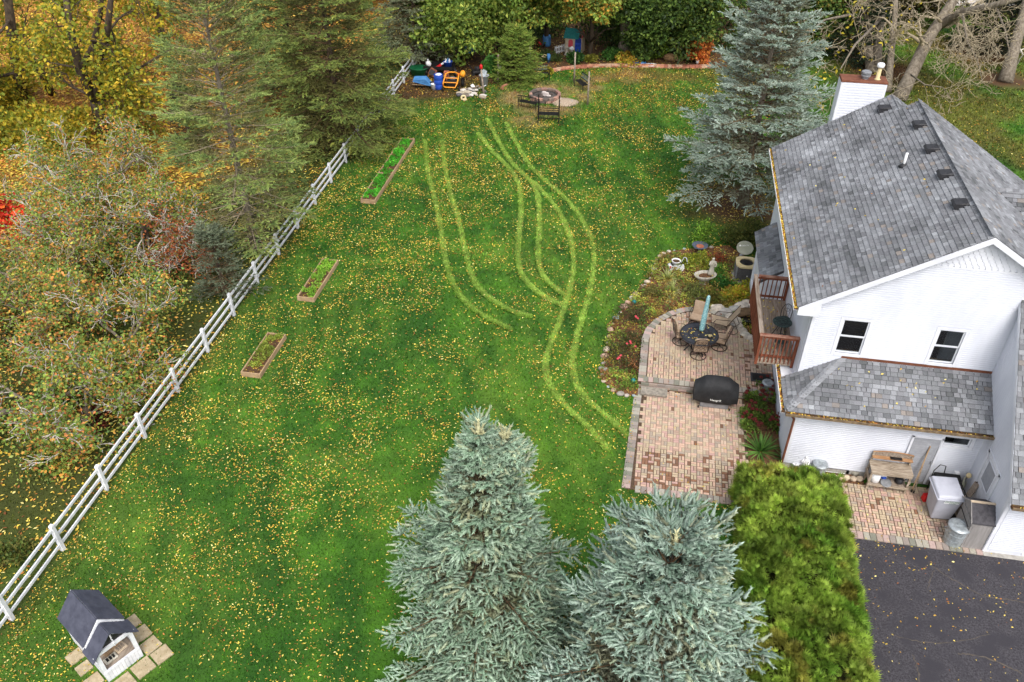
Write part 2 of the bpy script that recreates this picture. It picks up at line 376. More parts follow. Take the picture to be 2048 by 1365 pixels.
def ground_col(U, V, tracks=True):
    U, V = np.asarray(U, float), np.asarray(V, float); n = len(U)
    A, B_, D = np.array(S(38,80,13)), np.array(S(68,112,23)), np.array(S(108,136,44))
    f1 = fbm(U, V, .35, 1); f2 = fbm(U, V, 1.7, 4); ca_, sa_ = math.cos(.35), math.sin(.35); f3 = fbm(U*ca_*1.0+V*sa_, (-U*sa_+V*ca_)*.16, 1.3, 33)
    t = np.clip(.45+(f1-.5)*.8+(f2-.5)*1.5+(f3-.5)*1.8, 0, 1)[:, None]
    c = A*(1-t)+B_*t
    st = .5+.5*np.sin((U*.93+V*.36)*2*math.pi/1.15+2*fbm(U, V, .2, 7)); st = st*np.clip((fbm(U, V, .16, 8)-.38)*4, 0, 1)
    nearf = np.clip(1-(U-fence_u(V))/7, 0, 1)*np.clip((20-V)/8, 0, 1)
    k = np.clip(.30*st+.3*np.clip((f1-.6)*4, 0, 1)+.25*nearf, 0, .8)[:, None]; c = c*(1-k)+D*k
    tm = (trackmask(U, V)[:, None] if tracks else 0)*.68; c = c*(1-tm)+np.array(S(164,190,90))*tm
    # bare, leaf-stained turf under trees
    br = np.array(S(62,64,22)); w = np.clip(.9-(U-fence_u(V))/1.4, 0, 1)*np.clip((fbm(U, V, .5, 12)-.3)*3, 0, 1)
    left = (U < fence_u(V)); w = np.where(left, np.clip(.35+1.0*fbm(U, V, .4, 13), 0, .9), w*.7)
    c = c*(1-w[:, None])+br*w[:, None]
    tl = np.clip((V-35-.25*(U+20))/6, 0, 1)*np.clip((fence_u(V)-4-U)/3, 0, 1)*left; tl = tl[:, None]; c = c*(1-tl)+np.array(S(150,104,36))*tl
    dirt = np.array(S(150,122,84))
    dp = np.hypot(U-PIT.x, (V-PIT.y)*1.05); w = np.clip(1.25-np.abs(dp-1.9)/1.3, 0, 1)*np.clip((fbm(U, V, .9, 15)-.36)*4.5, 0, 1)
    for q, rr in ((G(1128, 203), 1.1), (G(1165, 193), .8), (G(1180, 170), 1.4), (G(1255, 150), 1.6), (G(1060, 240), 1.3), (G(1200, 160), 1.0)):
        w = np.maximum(w, np.clip(1.3-np.hypot(U-q.x, V-q.y)/rr, 0, 1)*np.clip((fbm(U, V, 1.3, 16)-.34)*4, 0, 1))
    c = c*(1-.85*w[:, None])+dirt*.85*w[:, None]
    # right-hand back lawn carries brown leaf stain
    w = np.clip((V-34)/8, 0, 1)*np.clip((U-8)/4, 0, 1)*np.clip((fbm(U, V, .3, 18)-.36)*4, 0, 1)
    w = np.maximum(w, np.clip((V-52)/6, 0, 1)*np.clip((U-8)/3, 0, 1)*.35*(V < 66))
    c = c*(1-.5*w[:, None])+np.array(S(112,86,44))*.5*w[:, None]
    w = np.clip((V-53)/3, 0, 1)*np.clip((U+6)/3, 0, 1)*(U < 9)*.6*np.clip((fbm(U, V, .7, 19)-.3)*3, 0, 1); c = c*(1-w[:, None])+np.array(S(110,86,44))*w[:, None]
    mul = np.array(S(84,56,36))
    for q, rr in ((SPR3, 3.0), (RTREE, 2.0), (G(1760, 140), 3.5), (G(1960, 105), 3.2)):
        w = np.clip(1.6-np.hypot(U-q.x, V-q.y)/rr*1.4+(fbm(U, V, 1.2, 20)-.5)*.8, 0, .95)[:, None]; c = c*(1-w)+mul*w
    bb = inpoly(U, V, BACKBED)
    jk = segdist(U, V, [tuple(G(840, 175))[:2], tuple(G(930, 150))[:2], tuple(G(900, 120))[:2]]); w = np.clip(1.5-jk/2.2+(fbm(U, V, .8, 22)-.5)*1.5, 0, .9)
    w = np.where(bb, .95, w)[:, None]; c = c*(1-w)+mul*w*(.7+.6*f2[:, None])+0*c
    return c*(0.82+.36*vnoise(U, V, 5, 30))[:, None]

b = MB(); b.prism([(-140, -40, -.6), (140, -40, -.6), (140, 180, -.6), (-140, 180, -.6)], (0, 0, .52)); 
mat('ground_far', S(58,84,28), S(96,90,44), scale=.4, rough=1, bump=.5)
tag(b.build('ground', 'ground_far'), kind='structure')
us = np.arange(-62, 36.01, .3); vs_ = np.arange(4, 92.01, .3); UU, VV = np.meshgrid(us, vs_); UU, VV = UU.ravel(), VV.ravel()
ZZ = .05*(fbm(UU, VV, .18, 50)-.5)*np.clip((VV-30)/20, 0, 1)-.012
nu = len(us); ii = np.arange(len(UU)).reshape(len(vs_), nu)
FF = np.stack([ii[:-1, :-1].ravel(), ii[:-1, 1:].ravel(), ii[1:, 1:].ravel(), ii[1:, :-1].ravel()], 1)
lawn = npmesh('lawn', np.stack([UU, VV, ZZ], 1), FF, ground_col(UU, VV, False), 'lawn_soil', smooth=True); tag(lawn, kind='structure')

def sheet(name, poly, z, m, th=.08):
    bb_ = MB(); bb_.prism([(p[0], p[1], z-th) for p in poly], (0, 0, th)); o = bb_.build(name, m); return tag(o, kind='structure')
sheet('flower_bed', BED, .035, 'mulch'); sheet('flower_bed', SEDUM, .035, 'mulch'); sheet('flower_bed', [(6.75, 20.3), (8.1, 20.3), (8.1, 20.7), (6.0, 20.75), (5.7, 20.0), (6.75, 20.0)], .035, 'mulch')
drive = sheet('driveway', [(6.55, -2), (30, -2), (30, 17.99), (6.75, 17.99)], .012, 'asphalt')
crk = tag(MB().build('placeholder', 'crack_fill'), kind='structure') if False else None
def crack(pts, w_, seed):
    r_ = random.Random(seed); P = []; Q = smooth_line([tuple(G(*q))[:2] for q in pts], 3); vs, fs = [], []
    for i, (x_, y_) in enumerate(Q):
        j = min(i+1, len(Q)-1); k = max(i-1, 0); dx, dy = Q[j][0]-Q[k][0], Q[j][1]-Q[k][1]; L_ = math.hypot(dx, dy) or 1; ww = w_*r_.uniform(.3, 1.2); ox, oy = r_.gauss(0, .015), r_.gauss(0, .015)
        vs += [(x_+ox-dy/L_*ww, y_+oy+dx/L_*ww, .0165), (x_+ox+dy/L_*ww, y_+oy-dx/L_*ww, .0165)]
        if i: fs.append((2*i-2, 2*i-1, 2*i+1, 2*i))
    q = MB(); q.add(vs, fs); q.build('crack', 'crack_fill', drive)
crack([(1855, 1125), (1885, 1150), (1925, 1170), (1965, 1195), (2000, 1198), (2050, 1205)], .018, 1); crack([(1915, 1308), (1960, 1312), (2000, 1325), (2045, 1350)], .022, 2); crack([(1825, 1310), (1832, 1325), (1836, 1345), (1838, 1370)], .02, 3); crack([(1780, 1270), (1850, 1288), (1905, 1288), (1980, 1270)], .012, 4); crack([(1868, 1140), (1860, 1158), (1855, 1180)], .012, 5)
sheet('gravel_yard', ppx([(1820, -30), (1830, 6), (1945, 14), (2070, 12), (2070, -30)]), .03, 'gravel')
sheet('foundation_strip', [(11.2, 17.99), (20, 17.99), (20, 18.2), (11.2, 18.2)], .022, 'concrete')

# ---- pavers: basket-weave, the ones showing largest are single objects
def tone(c, k, rg): return tuple(max(0, x*k*rg.uniform(.93, 1.07)) for x in c)
rg = random.Random(3)
PT = [tone(S(198,170,148), k, rg) for k in (.8, .86, .92, .97, 1.02, 1.1)] + [tone(S(192,160,142), k, rg) for k in (.84, .92, 1.02)] + [tone(S(182,164,146), k, rg) for k in (.86, 1.0)] + [tone(S(128,98,76), k, rg) for k in (.9, 1.2)]
def paver_mesh(w, d, h, col):
    q = MB(); q.box((0, 0, -h/2), (w, d, h), col=col); e = .006
    vs = q.v; q.v = vs[:4] + [(x*(1-2*e/w), y*(1-2*e/d), z) for x, y, z in vs[4:]]
    me = bpy.data.meshes.new('paver'); me.from_pydata(q.v, [], q.f); a = me.color_attributes.new('Col', 'FLOAT_COLOR', 'POINT')
    a.data.foreach_set('color', np.array([(*col, 1)]*len(q.v), np.float32).ravel()); me.materials.append(M['paver']); return me
PMESH = [paver_mesh(.188, .088, .05, c) for c in PT]
BT = [tone(S(156,148,138), k, rg) for k in (.7, .85, 1, 1.15)] + [tone(S(178,160,146), k, rg) for k in (.8, 1.0)]
def lay(parent, items, meshes, tones, dims, name, limit=300):
    items = sorted(items, key=lambda q: q[0]**2+q[1]**2+(CAM_H-q[2])**2)
    for u, v, z, a, k in items[:limit]:
        o = bpy.data.objects.new(name, meshes[k]); COL.objects.link(o); o.parent = parent; o.location = (u, v, z); o.rotation_euler = (0, 0, a)
    rest = items[limit:]
    if rest:
        q = MB()
        for u, v, z, a, k in rest:
            q.box((u, v, z-dims[2]/2), dims, (0, 0, a), col=tones[k])
        o = q.build(name+'s', 'paver', parent, colour=True); o['kind'] = 'stuff'
def weave(poly, z, seed, darkf):
    r_ = random.Random(seed); us_ = [p[0] for p in poly]; vs2 = [p[1] for p in poly]; it = []
    i = 0; u = min(us_)
    while u < max(us_):
        v = min(vs2); j = 0
        while v < max(vs2):
            for s_ in (-.05, .05):
                a = 0 if (i+j) % 2 else math.pi/2
                cu, cv = (u+.1, v+.1+s_) if a == 0 else (u+.1+s_, v+.1)
                it.append((cu, cv, a))
            v += .203; j += 1
        u += .203; i += 1
    A = np.array(it); ok = inpoly(A[:, 0], A[:, 1], poly); A = A[ok]; res = []
    n1 = fbm(A[:, 0], A[:, 1], .5, seed)
    for (cu, cv, a), nn in zip(A, n1):
        k = r_.choice(range(11)) if r_.random() > darkf(cu, cv) else r_.choice((11, 12))
        if k < 6: k = min(5, max(0, int(nn*5+.5+r_.uniform(-1, 1.5))))
        res.append((cu, cv, z+r_.uniform(-.003, .003), a+r_.uniform(-.012, .012), k))
    return res
pl = sheet('lower_patio', LOWER, .004, 'joint_sand'); pu = sheet('upper_patio', UPPER, UP_Z-.018, 'joint_sand', th=.32); ps = sheet('side_patio', SIDE, .005, 'joint_sand')
inset = lambda poly, cu, cv, k: [(cu+(p[0]-cu)*k, cv+(p[1]-cv)*k) for p in poly]
UP_IN = [(.82, 24.28), (.82, 26.6), (.95, 27.2), (1.22, 27.8), (1.7, 28.35), (2.2, 28.7), (2.8, 28.92), (3.3, 28.8), (3.8, 28.4), (4.4, 27.75), (4.8, 27.15), (5.45, 26.9), (5.45, 24.28)]
lay(pl, weave([(.68, 18.98), (4.4, 18.98), (4.4, 23.94), (.8, 23.94)], .022, 1, lambda u, v: .015+(.30 if v < 20.6 and u < 2.2 else .1 if v < 20.8 else 0)+(.1 if u > 3.7 else 0)), PMESH, PT, (.188, .088, .05), 'paver')
lay(pu, weave(UP_IN, UP_Z, 2, lambda u, v: .015+(.12 if v > 28 or u > 4.3 else 0)), PMESH, PT, (.188, .088, .05), 'paver')
lay(ps, weave([(6.75, 18.3), (11.2, 18.3), (11.2, 20.66), (6.75, 20.3)], .024, 4, lambda u, v: .01), PMESH, PT, (.188, .088, .05), 'paver')
BM = [paver_mesh(.285, .185, .06, c) for c in BT]
def border(parent, path, z, seed, step=.19, half=.15):
    r_ = random.Random(seed); it = []
    for (x1, y1), (x2, y2) in zip(path[:-1], path[1:]):
        L_ = math.hypot(x2-x1, y2-y1); k = max(1, round(L_/step)); a = math.atan2(y2-y1, x2-x1)
        for i in range(k):
            t = (i+.5)/k; nx, ny = math.sin(a), -math.cos(a)
            it.append((x1+(x2-x1)*t+nx*half, y1+(y2-y1)*t+ny*half, z+r_.uniform(-.004, .004), a+math.pi/2+r_.uniform(-.03, .03), r_.randrange(6)))
    lay(parent, it, BM, BT, (.285, .185, .06), 'edging_block')
border(pl, [(.70, 23.9), (.56, 18.82)][::-1], .026, 5, half=-.13); border(pl, [(.72, 18.84), (4.4, 18.84)], .026, 6, half=0.0)
border(pu, UPPER[:11][::1], UP_Z+.004, 7, half=.15); border(pu, [(5.45, 23.99), (.5, 23.99)], UP_Z+.004, 8, half=-.0 if False else -.15*-1)
border(ps, [(6.8, 18.15), (11.2, 18.15)], .03, 9, step=.19, half=0)
# facing blocks of the raised patio: two courses
for zz in (.07, .19):
    for i in range(16):
        q = MB(); q.box((0, 0, 0), (.296, .06, .112), col=rg.choice(BT)); q.build('facing_block', 'paver', pu, loc=(.66+i*.3+(.12 if zz > .1 else 0), 23.962+rg.uniform(-.006, .006), zz), colour=True)
t = thing('step_block', 'grey concrete step block in front of the raised patio beside the rose bed', 'step', (1.13, 23.66, 0))
q = MB(); q.box((0, 0, .115), (.98, .42, .07)); q.build('tread', 'concrete_block', t, bevel=.008)
q = MB(); q.box((0, .02, .04), (.92, .36, .08)); q.build('riser', 'concrete_block', t)

# ---- grass blades (stuff)
N = 800000
U = RS.uniform(-20, 31, N); V = RS.uniform(6, 78, N)
_tu, _tv = [], []
for t_ in TRACKS:
    A_ = np.array(t_); k_ = RS.randint(0, len(A_)-1, 26000); f_ = RS.rand(26000); Q_ = A_[k_]*(1-f_[:, None])+A_[k_+1]*f_[:, None]; _tu.append(Q_[:, 0]+RS.normal(0, .06, 26000)); _tv.append(Q_[:, 1]+RS.normal(0, .06, 26000))
U = np.concatenate([U]+_tu); V = np.concatenate([V]+_tv); N = len(U); x, y, z = projpx(U, V)
ok = (x > -60) & (x < 2110) & (y > -60) & (y < 1430) & (RS.rand(N) < np.clip((24/z)**.9, 0, 1)) & lawnmask(U, V)
ok &= ~((U < fence_u(V)) & (RS.rand(N) < .5)); ok &= np.hypot(U-PIT.x, V-PIT.y) > 1.05
for q, rr in ((SPR3, 2.2), (RTREE, 1.6)): ok &= np.hypot(U-q.x, V-q.y) > rr
for u0, u1, v0, v1 in ((-14.36, -13.52, 21.9, 24.5), (-14.16, -13.34, 27.05, 30.2), (-14.4, -13.4, 35.8, 43.5)): ok &= ~((U > u0) & (U < u1) & (V > v0) & (V < v1))
U, V, z = U[ok], V[ok], z[ok]; n_ = len(U)
gc = ground_col(U, V)*RS.uniform(.5, 1.6, n_)[:, None]*np.array([1.02, 1.06, .9])
tm = trackmask(U, V)
th = RS.uniform(0, 2*math.pi, n_); w = (.006+.00055*z)*RS.uniform(.7, 1.3, n_); h = (.035+.0011*z)*RS.uniform(.6, 1.4, n_)*(1-.45*tm)
le = RS.uniform(.2, 1.1, n_)*h*(1+1.5*tm); la = RS.uniform(0, 2*math.pi, n_)
P0 = np.stack([U-np.cos(th)*w, V-np.sin(th)*w, np.full(n_, -.015)], 1); P1 = np.stack([U+np.cos(th)*w, V+np.sin(th)*w, np.full(n_, -.015)], 1)
P2 = np.stack([U+np.cos(la)*le, V+np.sin(la)*le, h], 1)
VG = np.stack([P0, P1, P2], 1).reshape(-1, 3); FG = np.arange(n_*3).reshape(-1, 3)
gr = npmesh('grass', VG, FG, np.repeat(gc, 3, 0), 'grass_blades'); tag(gr, 'short green turf of the back lawn with mower and tyre marks', 'grass', kind='stuff')
print('grass', n_)

# ---- fallen leaves (stuff)
LT = np.array([(0, -.5, 0), (.24, -.05, .06), (0, .5, .02), (-.24, -.05, .06)]); LF = np.array([(0, 1, 2), (0, 2, 3)])
YEL = np.array([S(238,214,100), S(230,198,74), S(246,230,146), S(212,166,66), S(190,120,54), S(146,90,48)])
def leafcols(n, p): return YEL[RS.choice(6, n, p=p)]*RS.uniform(.5, 1.1, n)[:, None]
def gz(U, V):
    z = np.full(len(U), .012); z[inpoly(U, V, UPPER)] = UP_Z+.008; z[inpoly(U, V, LOWER) | inpoly(U, V, SIDE)] = .034
    z[(inpoly(U, V, BED) | inpoly(U, V, SEDUM)) & ~inpoly(U, V, UPPER)] = .05; return z
N = 1000000
U = RS.uniform(-58, 31, N); V = RS.uniform(6, 82, N); x, y, z = projpx(U, V)
ok = (x > -60) & (x < 2110) & (y > -60) & (y < 1430) & ~((U > 5.5) & (U < 13.7) & (V > 20.7) & (V < 32.9)) & ~((U > 11.2) & (V > 18.1) & (V < 33))
U, V, z = U[ok], V[ok], z[ok]
area = 89*76/N
left = U < fence_u(V); lm = lawnmask(U, V)
cl = fbm(U, V, .8, 60); d = np.where(lm, 88*np.clip(.45+1.0*fbm(U, V, .22, 61), .1, 1.6)*np.clip((cl-.25)*2.6, .12, 2.4), 3.0)
d = np.where(lm & (U > -2) & (V < 50), d*.8, d); d = np.where(lm & (U < -8) & ~left, d*1.35, d)
d = np.where(left, 34*np.clip(cl*2, .4, 1.6), d)
tl = left & (V > 35+.25*(U+20)) & (U < fence_u(V)-4.5-2*fbm(U, V, .4, 66)); d = np.where(tl, 62, d)
d = np.where(lm & ~left, d*(1+2.2*np.exp(-np.abs(U-fence_u(V))/.35)), d)
d = np.where(inpoly(U, V, BED) & ~inpoly(U, V, UPPER), 100*np.clip((cl-.2)*3, .15, 1.5), d); d = np.where(inpoly(U, V, BACKBED), 40, d)
d = np.where(inpoly(U, V, UPPER), 4+26*((V > 27.9)), d); d = np.where(inpoly(U, V, LOWER), 3.5+20*(V > 23.55)+14*(U < .7), d); d = np.where(inpoly(U, V, SIDE), 7+10*(V < 18.2), d)
d = np.where((U > 6.7) & (V < 18.0), 16*np.clip((cl-.3)*4, .1, 1.5)+20*(V > 17.75), d)
d = np.where(np.hypot(U-PIT.x, V-PIT.y) < 3.2, 16, d); d = np.where((U > 7) & (V > 34), 10*np.clip((fbm(U, V, .3, 18)-.3)*4, .3, 1.5), d)
keep = RS.rand(len(U)) < d*area; U, V, z, left, tl = U[keep], V[keep], z[keep], left[keep], tl[keep]; n_ = len(U)
C_ = leafcols(n_, [.25, .27, .10, .20, .11, .07]); brown = (V > 48) | inpoly(U, V, BED) | ((U > 7) & (V > 34))
k = brown & ~left; C_[k] = leafcols(k.sum(), [.14, .16, .06, .24, .24, .16]); C_[tl] = leafcols(tl.sum(), [.12, .3, .02, .34, .16, .06])
oj = tl & (V > 48+.1*U); C_[oj] = leafcols(oj.sum(), [.04, .12, .0, .46, .34, .04])
sc = RS.uniform(.5, 1.7, n_)*np.where(tl, .2, np.where(left, .10, .050+.0010*np.maximum(z-20, 0))); wd = RS.uniform(.6, 1.3, n_)
th = RS.uniform(0, 2*math.pi, n_); tilt = RS.normal(0, .22, (n_, 2))
Zv = np.stack([tilt[:, 0], tilt[:, 1], np.ones(n_)], 1); Zv /= np.linalg.norm(Zv, axis=1, keepdims=True)
Xv = np.stack([np.cos(th), np.sin(th), np.zeros(n_)], 1); Yv = np.cross(Zv, Xv); Xv = np.cross(Yv, Zv)
zz = gz(U, V)+np.where(lm[keep], .03, .004)*RS.uniform(.3, 1.2, n_)+.012*np.abs(tilt).max(1)
v_, f_, c_ = stamp(LT, LF, np.stack([U, V, zz], 1), Xv, Yv, Zv, np.stack([sc*wd, sc, sc], 1), C_)
fl = npmesh('fallen_leaves', v_, f_, c_, 'dry_leaf'); tag(fl, 'yellow and brown fallen leaves scattered over lawn, beds, paving and driveway', 'leaves', kind='stuff')
print('leaves', n_)
# ================================================================== the house
house = thing('house', 'white sided house with grey shingle roofs, brown balcony and leaf filled gutters', 'house', (0, 0, 0))
KS = .632; UL, UR, VF, VB = 5.52, 13.68, 22.02, 32.9
EU, EZ, RU, RZ_ = 4.98, 5.79, 9.6, 8.71
VR0, VR1, VR2 = 21.72, 31.65, 33.15; BU, BZ = 8.98, 8.32
def zl(u): return EZ+KS*(u-EU)
def zr(u): return RZ_-KS*(u-RU)
def siding(wall, o, a, n, z0, z1, lims, step=.078, m='white_siding'):
    o, a, n = Vector(o), Vector(a), Vector(n); z = z0
    while z < z1-.02:
        h_ = min(step, z1-z)
        for s0, s1 in lims(z+h_/2):
            if s1-s0 < .04: continue
            vs = []
            for s_ in (s0, s1):
                p = o+a*s_
                vs += [Vector((p.x, p.y, z))+n*.001, Vector((p.x, p.y, z))+n*.026, Vector((p.x, p.y, z+h_*.66))+n*.024, Vector((p.x, p.y, z+h_))+n*.003]
            q = MB(); q.add(vs, ((0,1,2,3),(7,6,5,4),(0,4,5,1),(1,5,6,2),(2,6,7,3))); q.build('clapboard', m, wall)
        z += step
def cut(s0, s1, holes, z):   # subtract openings from one course
    segs = [(s0, s1)]
    for a0, a1, b0, b1 in holes:
        if b0 < z < b1:
            ns = []
            for x0, x1 in segs:
                if a1 <= x0 or a0 >= x1: ns.append((x0, x1)); continue
                if a0 > x0: ns.append((x0, a0))
                if a1 < x1: ns.append((a1, x1))
            segs = ns
    return segs
WIN = [(6.45, 7.23, 4.02, 5.30), (9.25, 9.99, 4.02, 5.28)]
# --- front gable wall with two window openings
q = MB(); T = (0, .2, 0)
def wq(u0, u1, z0, z1): q.prism([(u0, VF, z0), (u1, VF, z0), (u1, VF, z1), (u0, VF, z1)], T)
wq(UL, UR, 0, 4.02); wq(UL, 6.45, 4.02, 5.30); wq(7.23, 9.25, 4.02, 5.30); wq(9.99, UR, 4.02, 5.30)
q.prism([(UL, VF, 5.30), (UR, VF, 5.30), (UR, VF, zr(UR)-.14), (RU, VF, RZ_-.14), (UL, VF, zl(UL)-.14)], T)
gw = q.build('gable_wall', 'white_siding', house)
HO = [(w[0]-.1, w[1]+.1, w[2]-.1, w[3]+.1) for w in WIN]
def gl_(z):
    l0 = max(UL+.1, EU+(z+.17-EZ)/KS); r0 = 11.2 if z < 6.5 else RU+(RZ_-z-.17)/KS
    return cut(l0, r0, HO, z)
siding(gw, (0, VF, 0), (1, 0, 0), (0, -1, 0), 2.6, 7.42, gl_)
q = MB(); q.box((RU, VF-.015, 7.46), (3.75, .03, .07)); q.build('band_board', 'white_trim', gw)
q = MB(); q.box((UL+.05, VF-.013, 2.9), (.1, .03, 6.1)); q.build('corner_board', 'white_trim', gw)
sc_me = MB(); sc_me.prism([(-.082, 0, .13)]+[(-.082*math.cos(t_), 0, .062-.082*math.sin(t_)) for t_ in [i*math.pi/8 for i in range(9)]]+[(.082, 0, .13)], (0, -.026, 0))
zz = 7.50; row = 0; smesh = None
while zz < 8.5:
    hw = (RZ_-.22-zz-.1)/KS; k = int(hw*2/.168)
    for i in range(k+1):
        u_ = RU-hw+(i+.5*(row % 2))*.168
        if abs(u_-RU) > hw-.04: continue
        if smesh is None: o_ = sc_me.build('scale_shingle', 'white_trim', gw); smesh = o_.data
        else: o_ = link('scale_shingle', smesh, None, gw)
        o_.location = (u_, VF-.003-.004*(row % 2)-.0, zz); o_.rotation_euler = (R(-9), 0, 0)
    zz += .112; row += 1
# --- windows
def window(parent, o, a, n, w_, h_, sashes=2, fr=.075, inside=True, name='window'):
    o, a, n = Vector(o), Vector(a), Vector(n); up = Vector((0, 0, 1))
    pt = part(name, parent)
    def bx(q, s0, s1, z0, z1, d0, d1): # along a, up, out n
        P = [o+a*s0+up*z0+n*d0, o+a*s1+up*z0+n*d0, o+a*s1+up*z1+n*d0, o+a*s0+up*z1+n*d0]; q.prism(P, n*(d1-d0))
    q = MB(); bx(q, -.095, 0, -.095, h_+.095, -.03, .03); bx(q, w_, w_+.095, -.095, h_+.095, -.03, .03); bx(q, 0, w_, h_, h_+.095, -.03, .03); bx(q, 0, w_, -.095, 0, -.03, .045)
    q.build('window_frame', 'white_trim', pt)
    hh = h_/sashes
    for i in range(sashes):
        d = -.045-(.03 if i == 0 and sashes > 1 else 0); z0 = i*hh; d = -.07+.028*i; d = -.04 if i == sashes-1 and sashes > 1 else -.07
        q = MB(); b_ = .042
        bx(q, .0, b_, z0, z0+hh, d, d+.03); bx(q, w_-b_, w_, z0, z0+hh, d, d+.03); bx(q, b_, w_-b_, z0, z0+b_, d, d+.03); bx(q, b_, w_-b_, z0+hh-b_, z0+hh, d, d+.03)
        q.build('sash', 'white_trim', pt)
        q = MB(); bx(q, b_, w_-b_, z0+b_, z0+hh-b_, d+.012, d+.018); q.build('pane', 'glass', pt)
    if inside:
        q = MB(); D = .9
        for P in ([o-a*.1-up*.1-n*.12, o+a*(w_+.1)-up*.1-n*.12, o+a*(w_+.1)-up*.1-n*D, o-a*.1-up*.1-n*D], [o-a*.1-up*.1-n*D, o+a*(w_+.1)-up*.1-n*D, o+a*(w_+.1)+up*(h_+.1)-n*D, o-a*.1+up*(h_+.1)-n*D],
                  [o-a*.1-up*.1-n*.12, o-a*.1-up*.1-n*D, o-a*.1+up*(h_+.1)-n*D, o-a*.1+up*(h_+.1)-n*.12], [o+a*(w_+.1)-up*.1-n*.12, o+a*(w_+.1)-up*.1-n*D, o+a*(w_+.1)+up*(h_+.1)-n*D, o+a*(w_+.1)+up*(h_+.1)-n*.12]):
            q.add(P, ((0, 1, 2, 3),))
        q.build('room', 'room', pt)
    return pt
w1 = window(house, (6.45, VF, 4.02), (1, 0, 0), (0, -1, 0), .78, 1.28)
q = MB(); q.box((6.84, VF+.22, 5.2), (.74, .02, .24)); q.build('blind', 'curtain', w1)
q = MB(); q.lathe([(.05, 0), (.13, .02), (.15, .22), (.13, .26)], 12, (6.82, VF+.36, 4.6)); q.build('pot', 'curtain', w1, smooth=True)
q = MB(); q.box((6.84, VF+.45, 4.2), (.7, .35, .05)); q.build('shelf', 'cedar_orange', w1)
w2 = window(house, (9.25, VF, 4.02), (1, 0, 0), (0, -1, 0), .74, 1.26)
q = MB(); q.box((9.82, VF+.2, 5.0), (.3, .02, .56)); q.build('curtain', 'curtain', w2)
q = MB(); q.box((9.55, VF+.45, 4.2), (.6, .35, .05)); q.build('shelf', 'cedar_orange', w2)
# --- side wall under the long eave, rear wall
q = MB(); q.box((UL+.1, (VF+.2+VB)/2, 2.95), (.2, VB-VF-.2, 5.9)); lw = q.build('side_wall', 'white_siding', house)
siding(lw, (UL, 0, 0), (0, 1, 0), (-1, 0, 0), .3, 5.6, lambda z: [(VF+.1, VB)])
q = MB(); q.prism([(UL+.2, VB, 0), (UR, VB, 0), (UR, VB, 5.4), (BU, VB, BZ-.15), (UL+.2, VB, 6.0)], (0, -.2, 0)); q.build('rear_wall', 'white_siding', house)
q = MB(); q.box((UR-.1, (VF+.2+VB-.2)/2, 2.7), (.2, VB-VF-.4, 5.4)); q.build('far_wall', 'white_siding', house)
# --- main roof
roof = part('main_roof', house)
q = MB()
for U0, U1, zf, V0, V1 in ((EU, RU, zl, VR0, VR1), (EU, BU, zl, VR1, VR2)):
    q.prism([(U0, V0, zf(U0)-.015), (U1, V0, zf(U1)-.015), (U1, V0, zf(U1)-.12), (U0, V0, zf(U0)-.12)], (0, V1-V0, 0))
q.prism([(RU, VR0, RZ_-.015), (14.25, VR0, zr(14.25)-.015), (14.25, VR0, zr(14.25)-.12), (RU, VR0, RZ_-.12)], (0, VR1-VR0, 0))
zb = lambda u: BZ-KS*(u-BU)
q.prism([(BU, VR1, BZ-.015), (13.6, VR1, zb(13.6)-.015), (13.6, VR1, zb(13.6)-.12), (BU, VR1, BZ-.12)], (0, VR2-VR1, 0))
q.build('roof_deck', 'roof_felt', roof)
ST = [S(*[int(x*k) for x in (136, 138, 142)]) for k in (.66, .74, .81, .87, .92, .97, 1.03, 1.09, 1.16, 1.25)] + [S(126,120,116), S(140,132,126)]
SH = []    # (pos, A, B, N, width, tone, parent)
EXP = .152
srg = random.Random(21)
def slope(parent, O, A, Bv, rows, lim, seed, wmin=.13, wmax=.25, dark=0.0, e=EXP):
    O, A, Bv = Vector(O), Vector(A).normalized(), Vector(Bv).normalized(); N_ = A.cross(Bv).normalized()
    for j in range(rows):
        sd_ = j*e; a0, a1 = lim(sd_+e*.5); a = a0-srg.uniform(0, .1)
        while a < a1-.03:
            w_ = srg.uniform(wmin, wmax); x0, x1 = max(a, a0), min(a+w_, a1)
            if x1-x0 > .03:
                c = (x0+x1)/2; nn = float(fbm([c], [sd_], .9, seed)[0]); n2 = float(vnoise([c*.55], [sd_*2.6], 1.0, seed+5)[0])
                k = int(np.clip((nn-.5)*6+(n2-.5)*4.0+4.6-dark+srg.gauss(0, 1.35), 0, 9))
                if srg.random() < .03: k = srg.choice((10, 11))
                SH.append((O+A*c+Bv*sd_, A, Bv, N_, round((x1-x0)/.03)*.03, k, parent))
            a += w_
CS = 1/math.sqrt(1+KS*KS)
def main_lim(sd_):
    u = EU+sd_*CS; return (-VR2 if u < BU-.03 else -VR1, -VR0)   # runs along -v so that the normal faces up
nrow = int((RU-EU)/CS/EXP)+1
slope(roof, (EU-.03, 0, EZ-.03*KS), (0, -1, 0), (CS, 0, KS*CS), nrow, main_lim, 1)
slope(roof, (14.28, 0, zr(14.28)), (0, 1, 0), (-CS, 0, KS*CS), int(4.68/CS/EXP)+1, lambda s_: (VR0, VR1), 2)
slope(roof, (13.6, 0, zb(13.6)), (0, 1, 0), (-CS, 0, KS*CS), int((13.6-BU)/CS/EXP)+1, lambda s_: (VR1, VR2), 3)
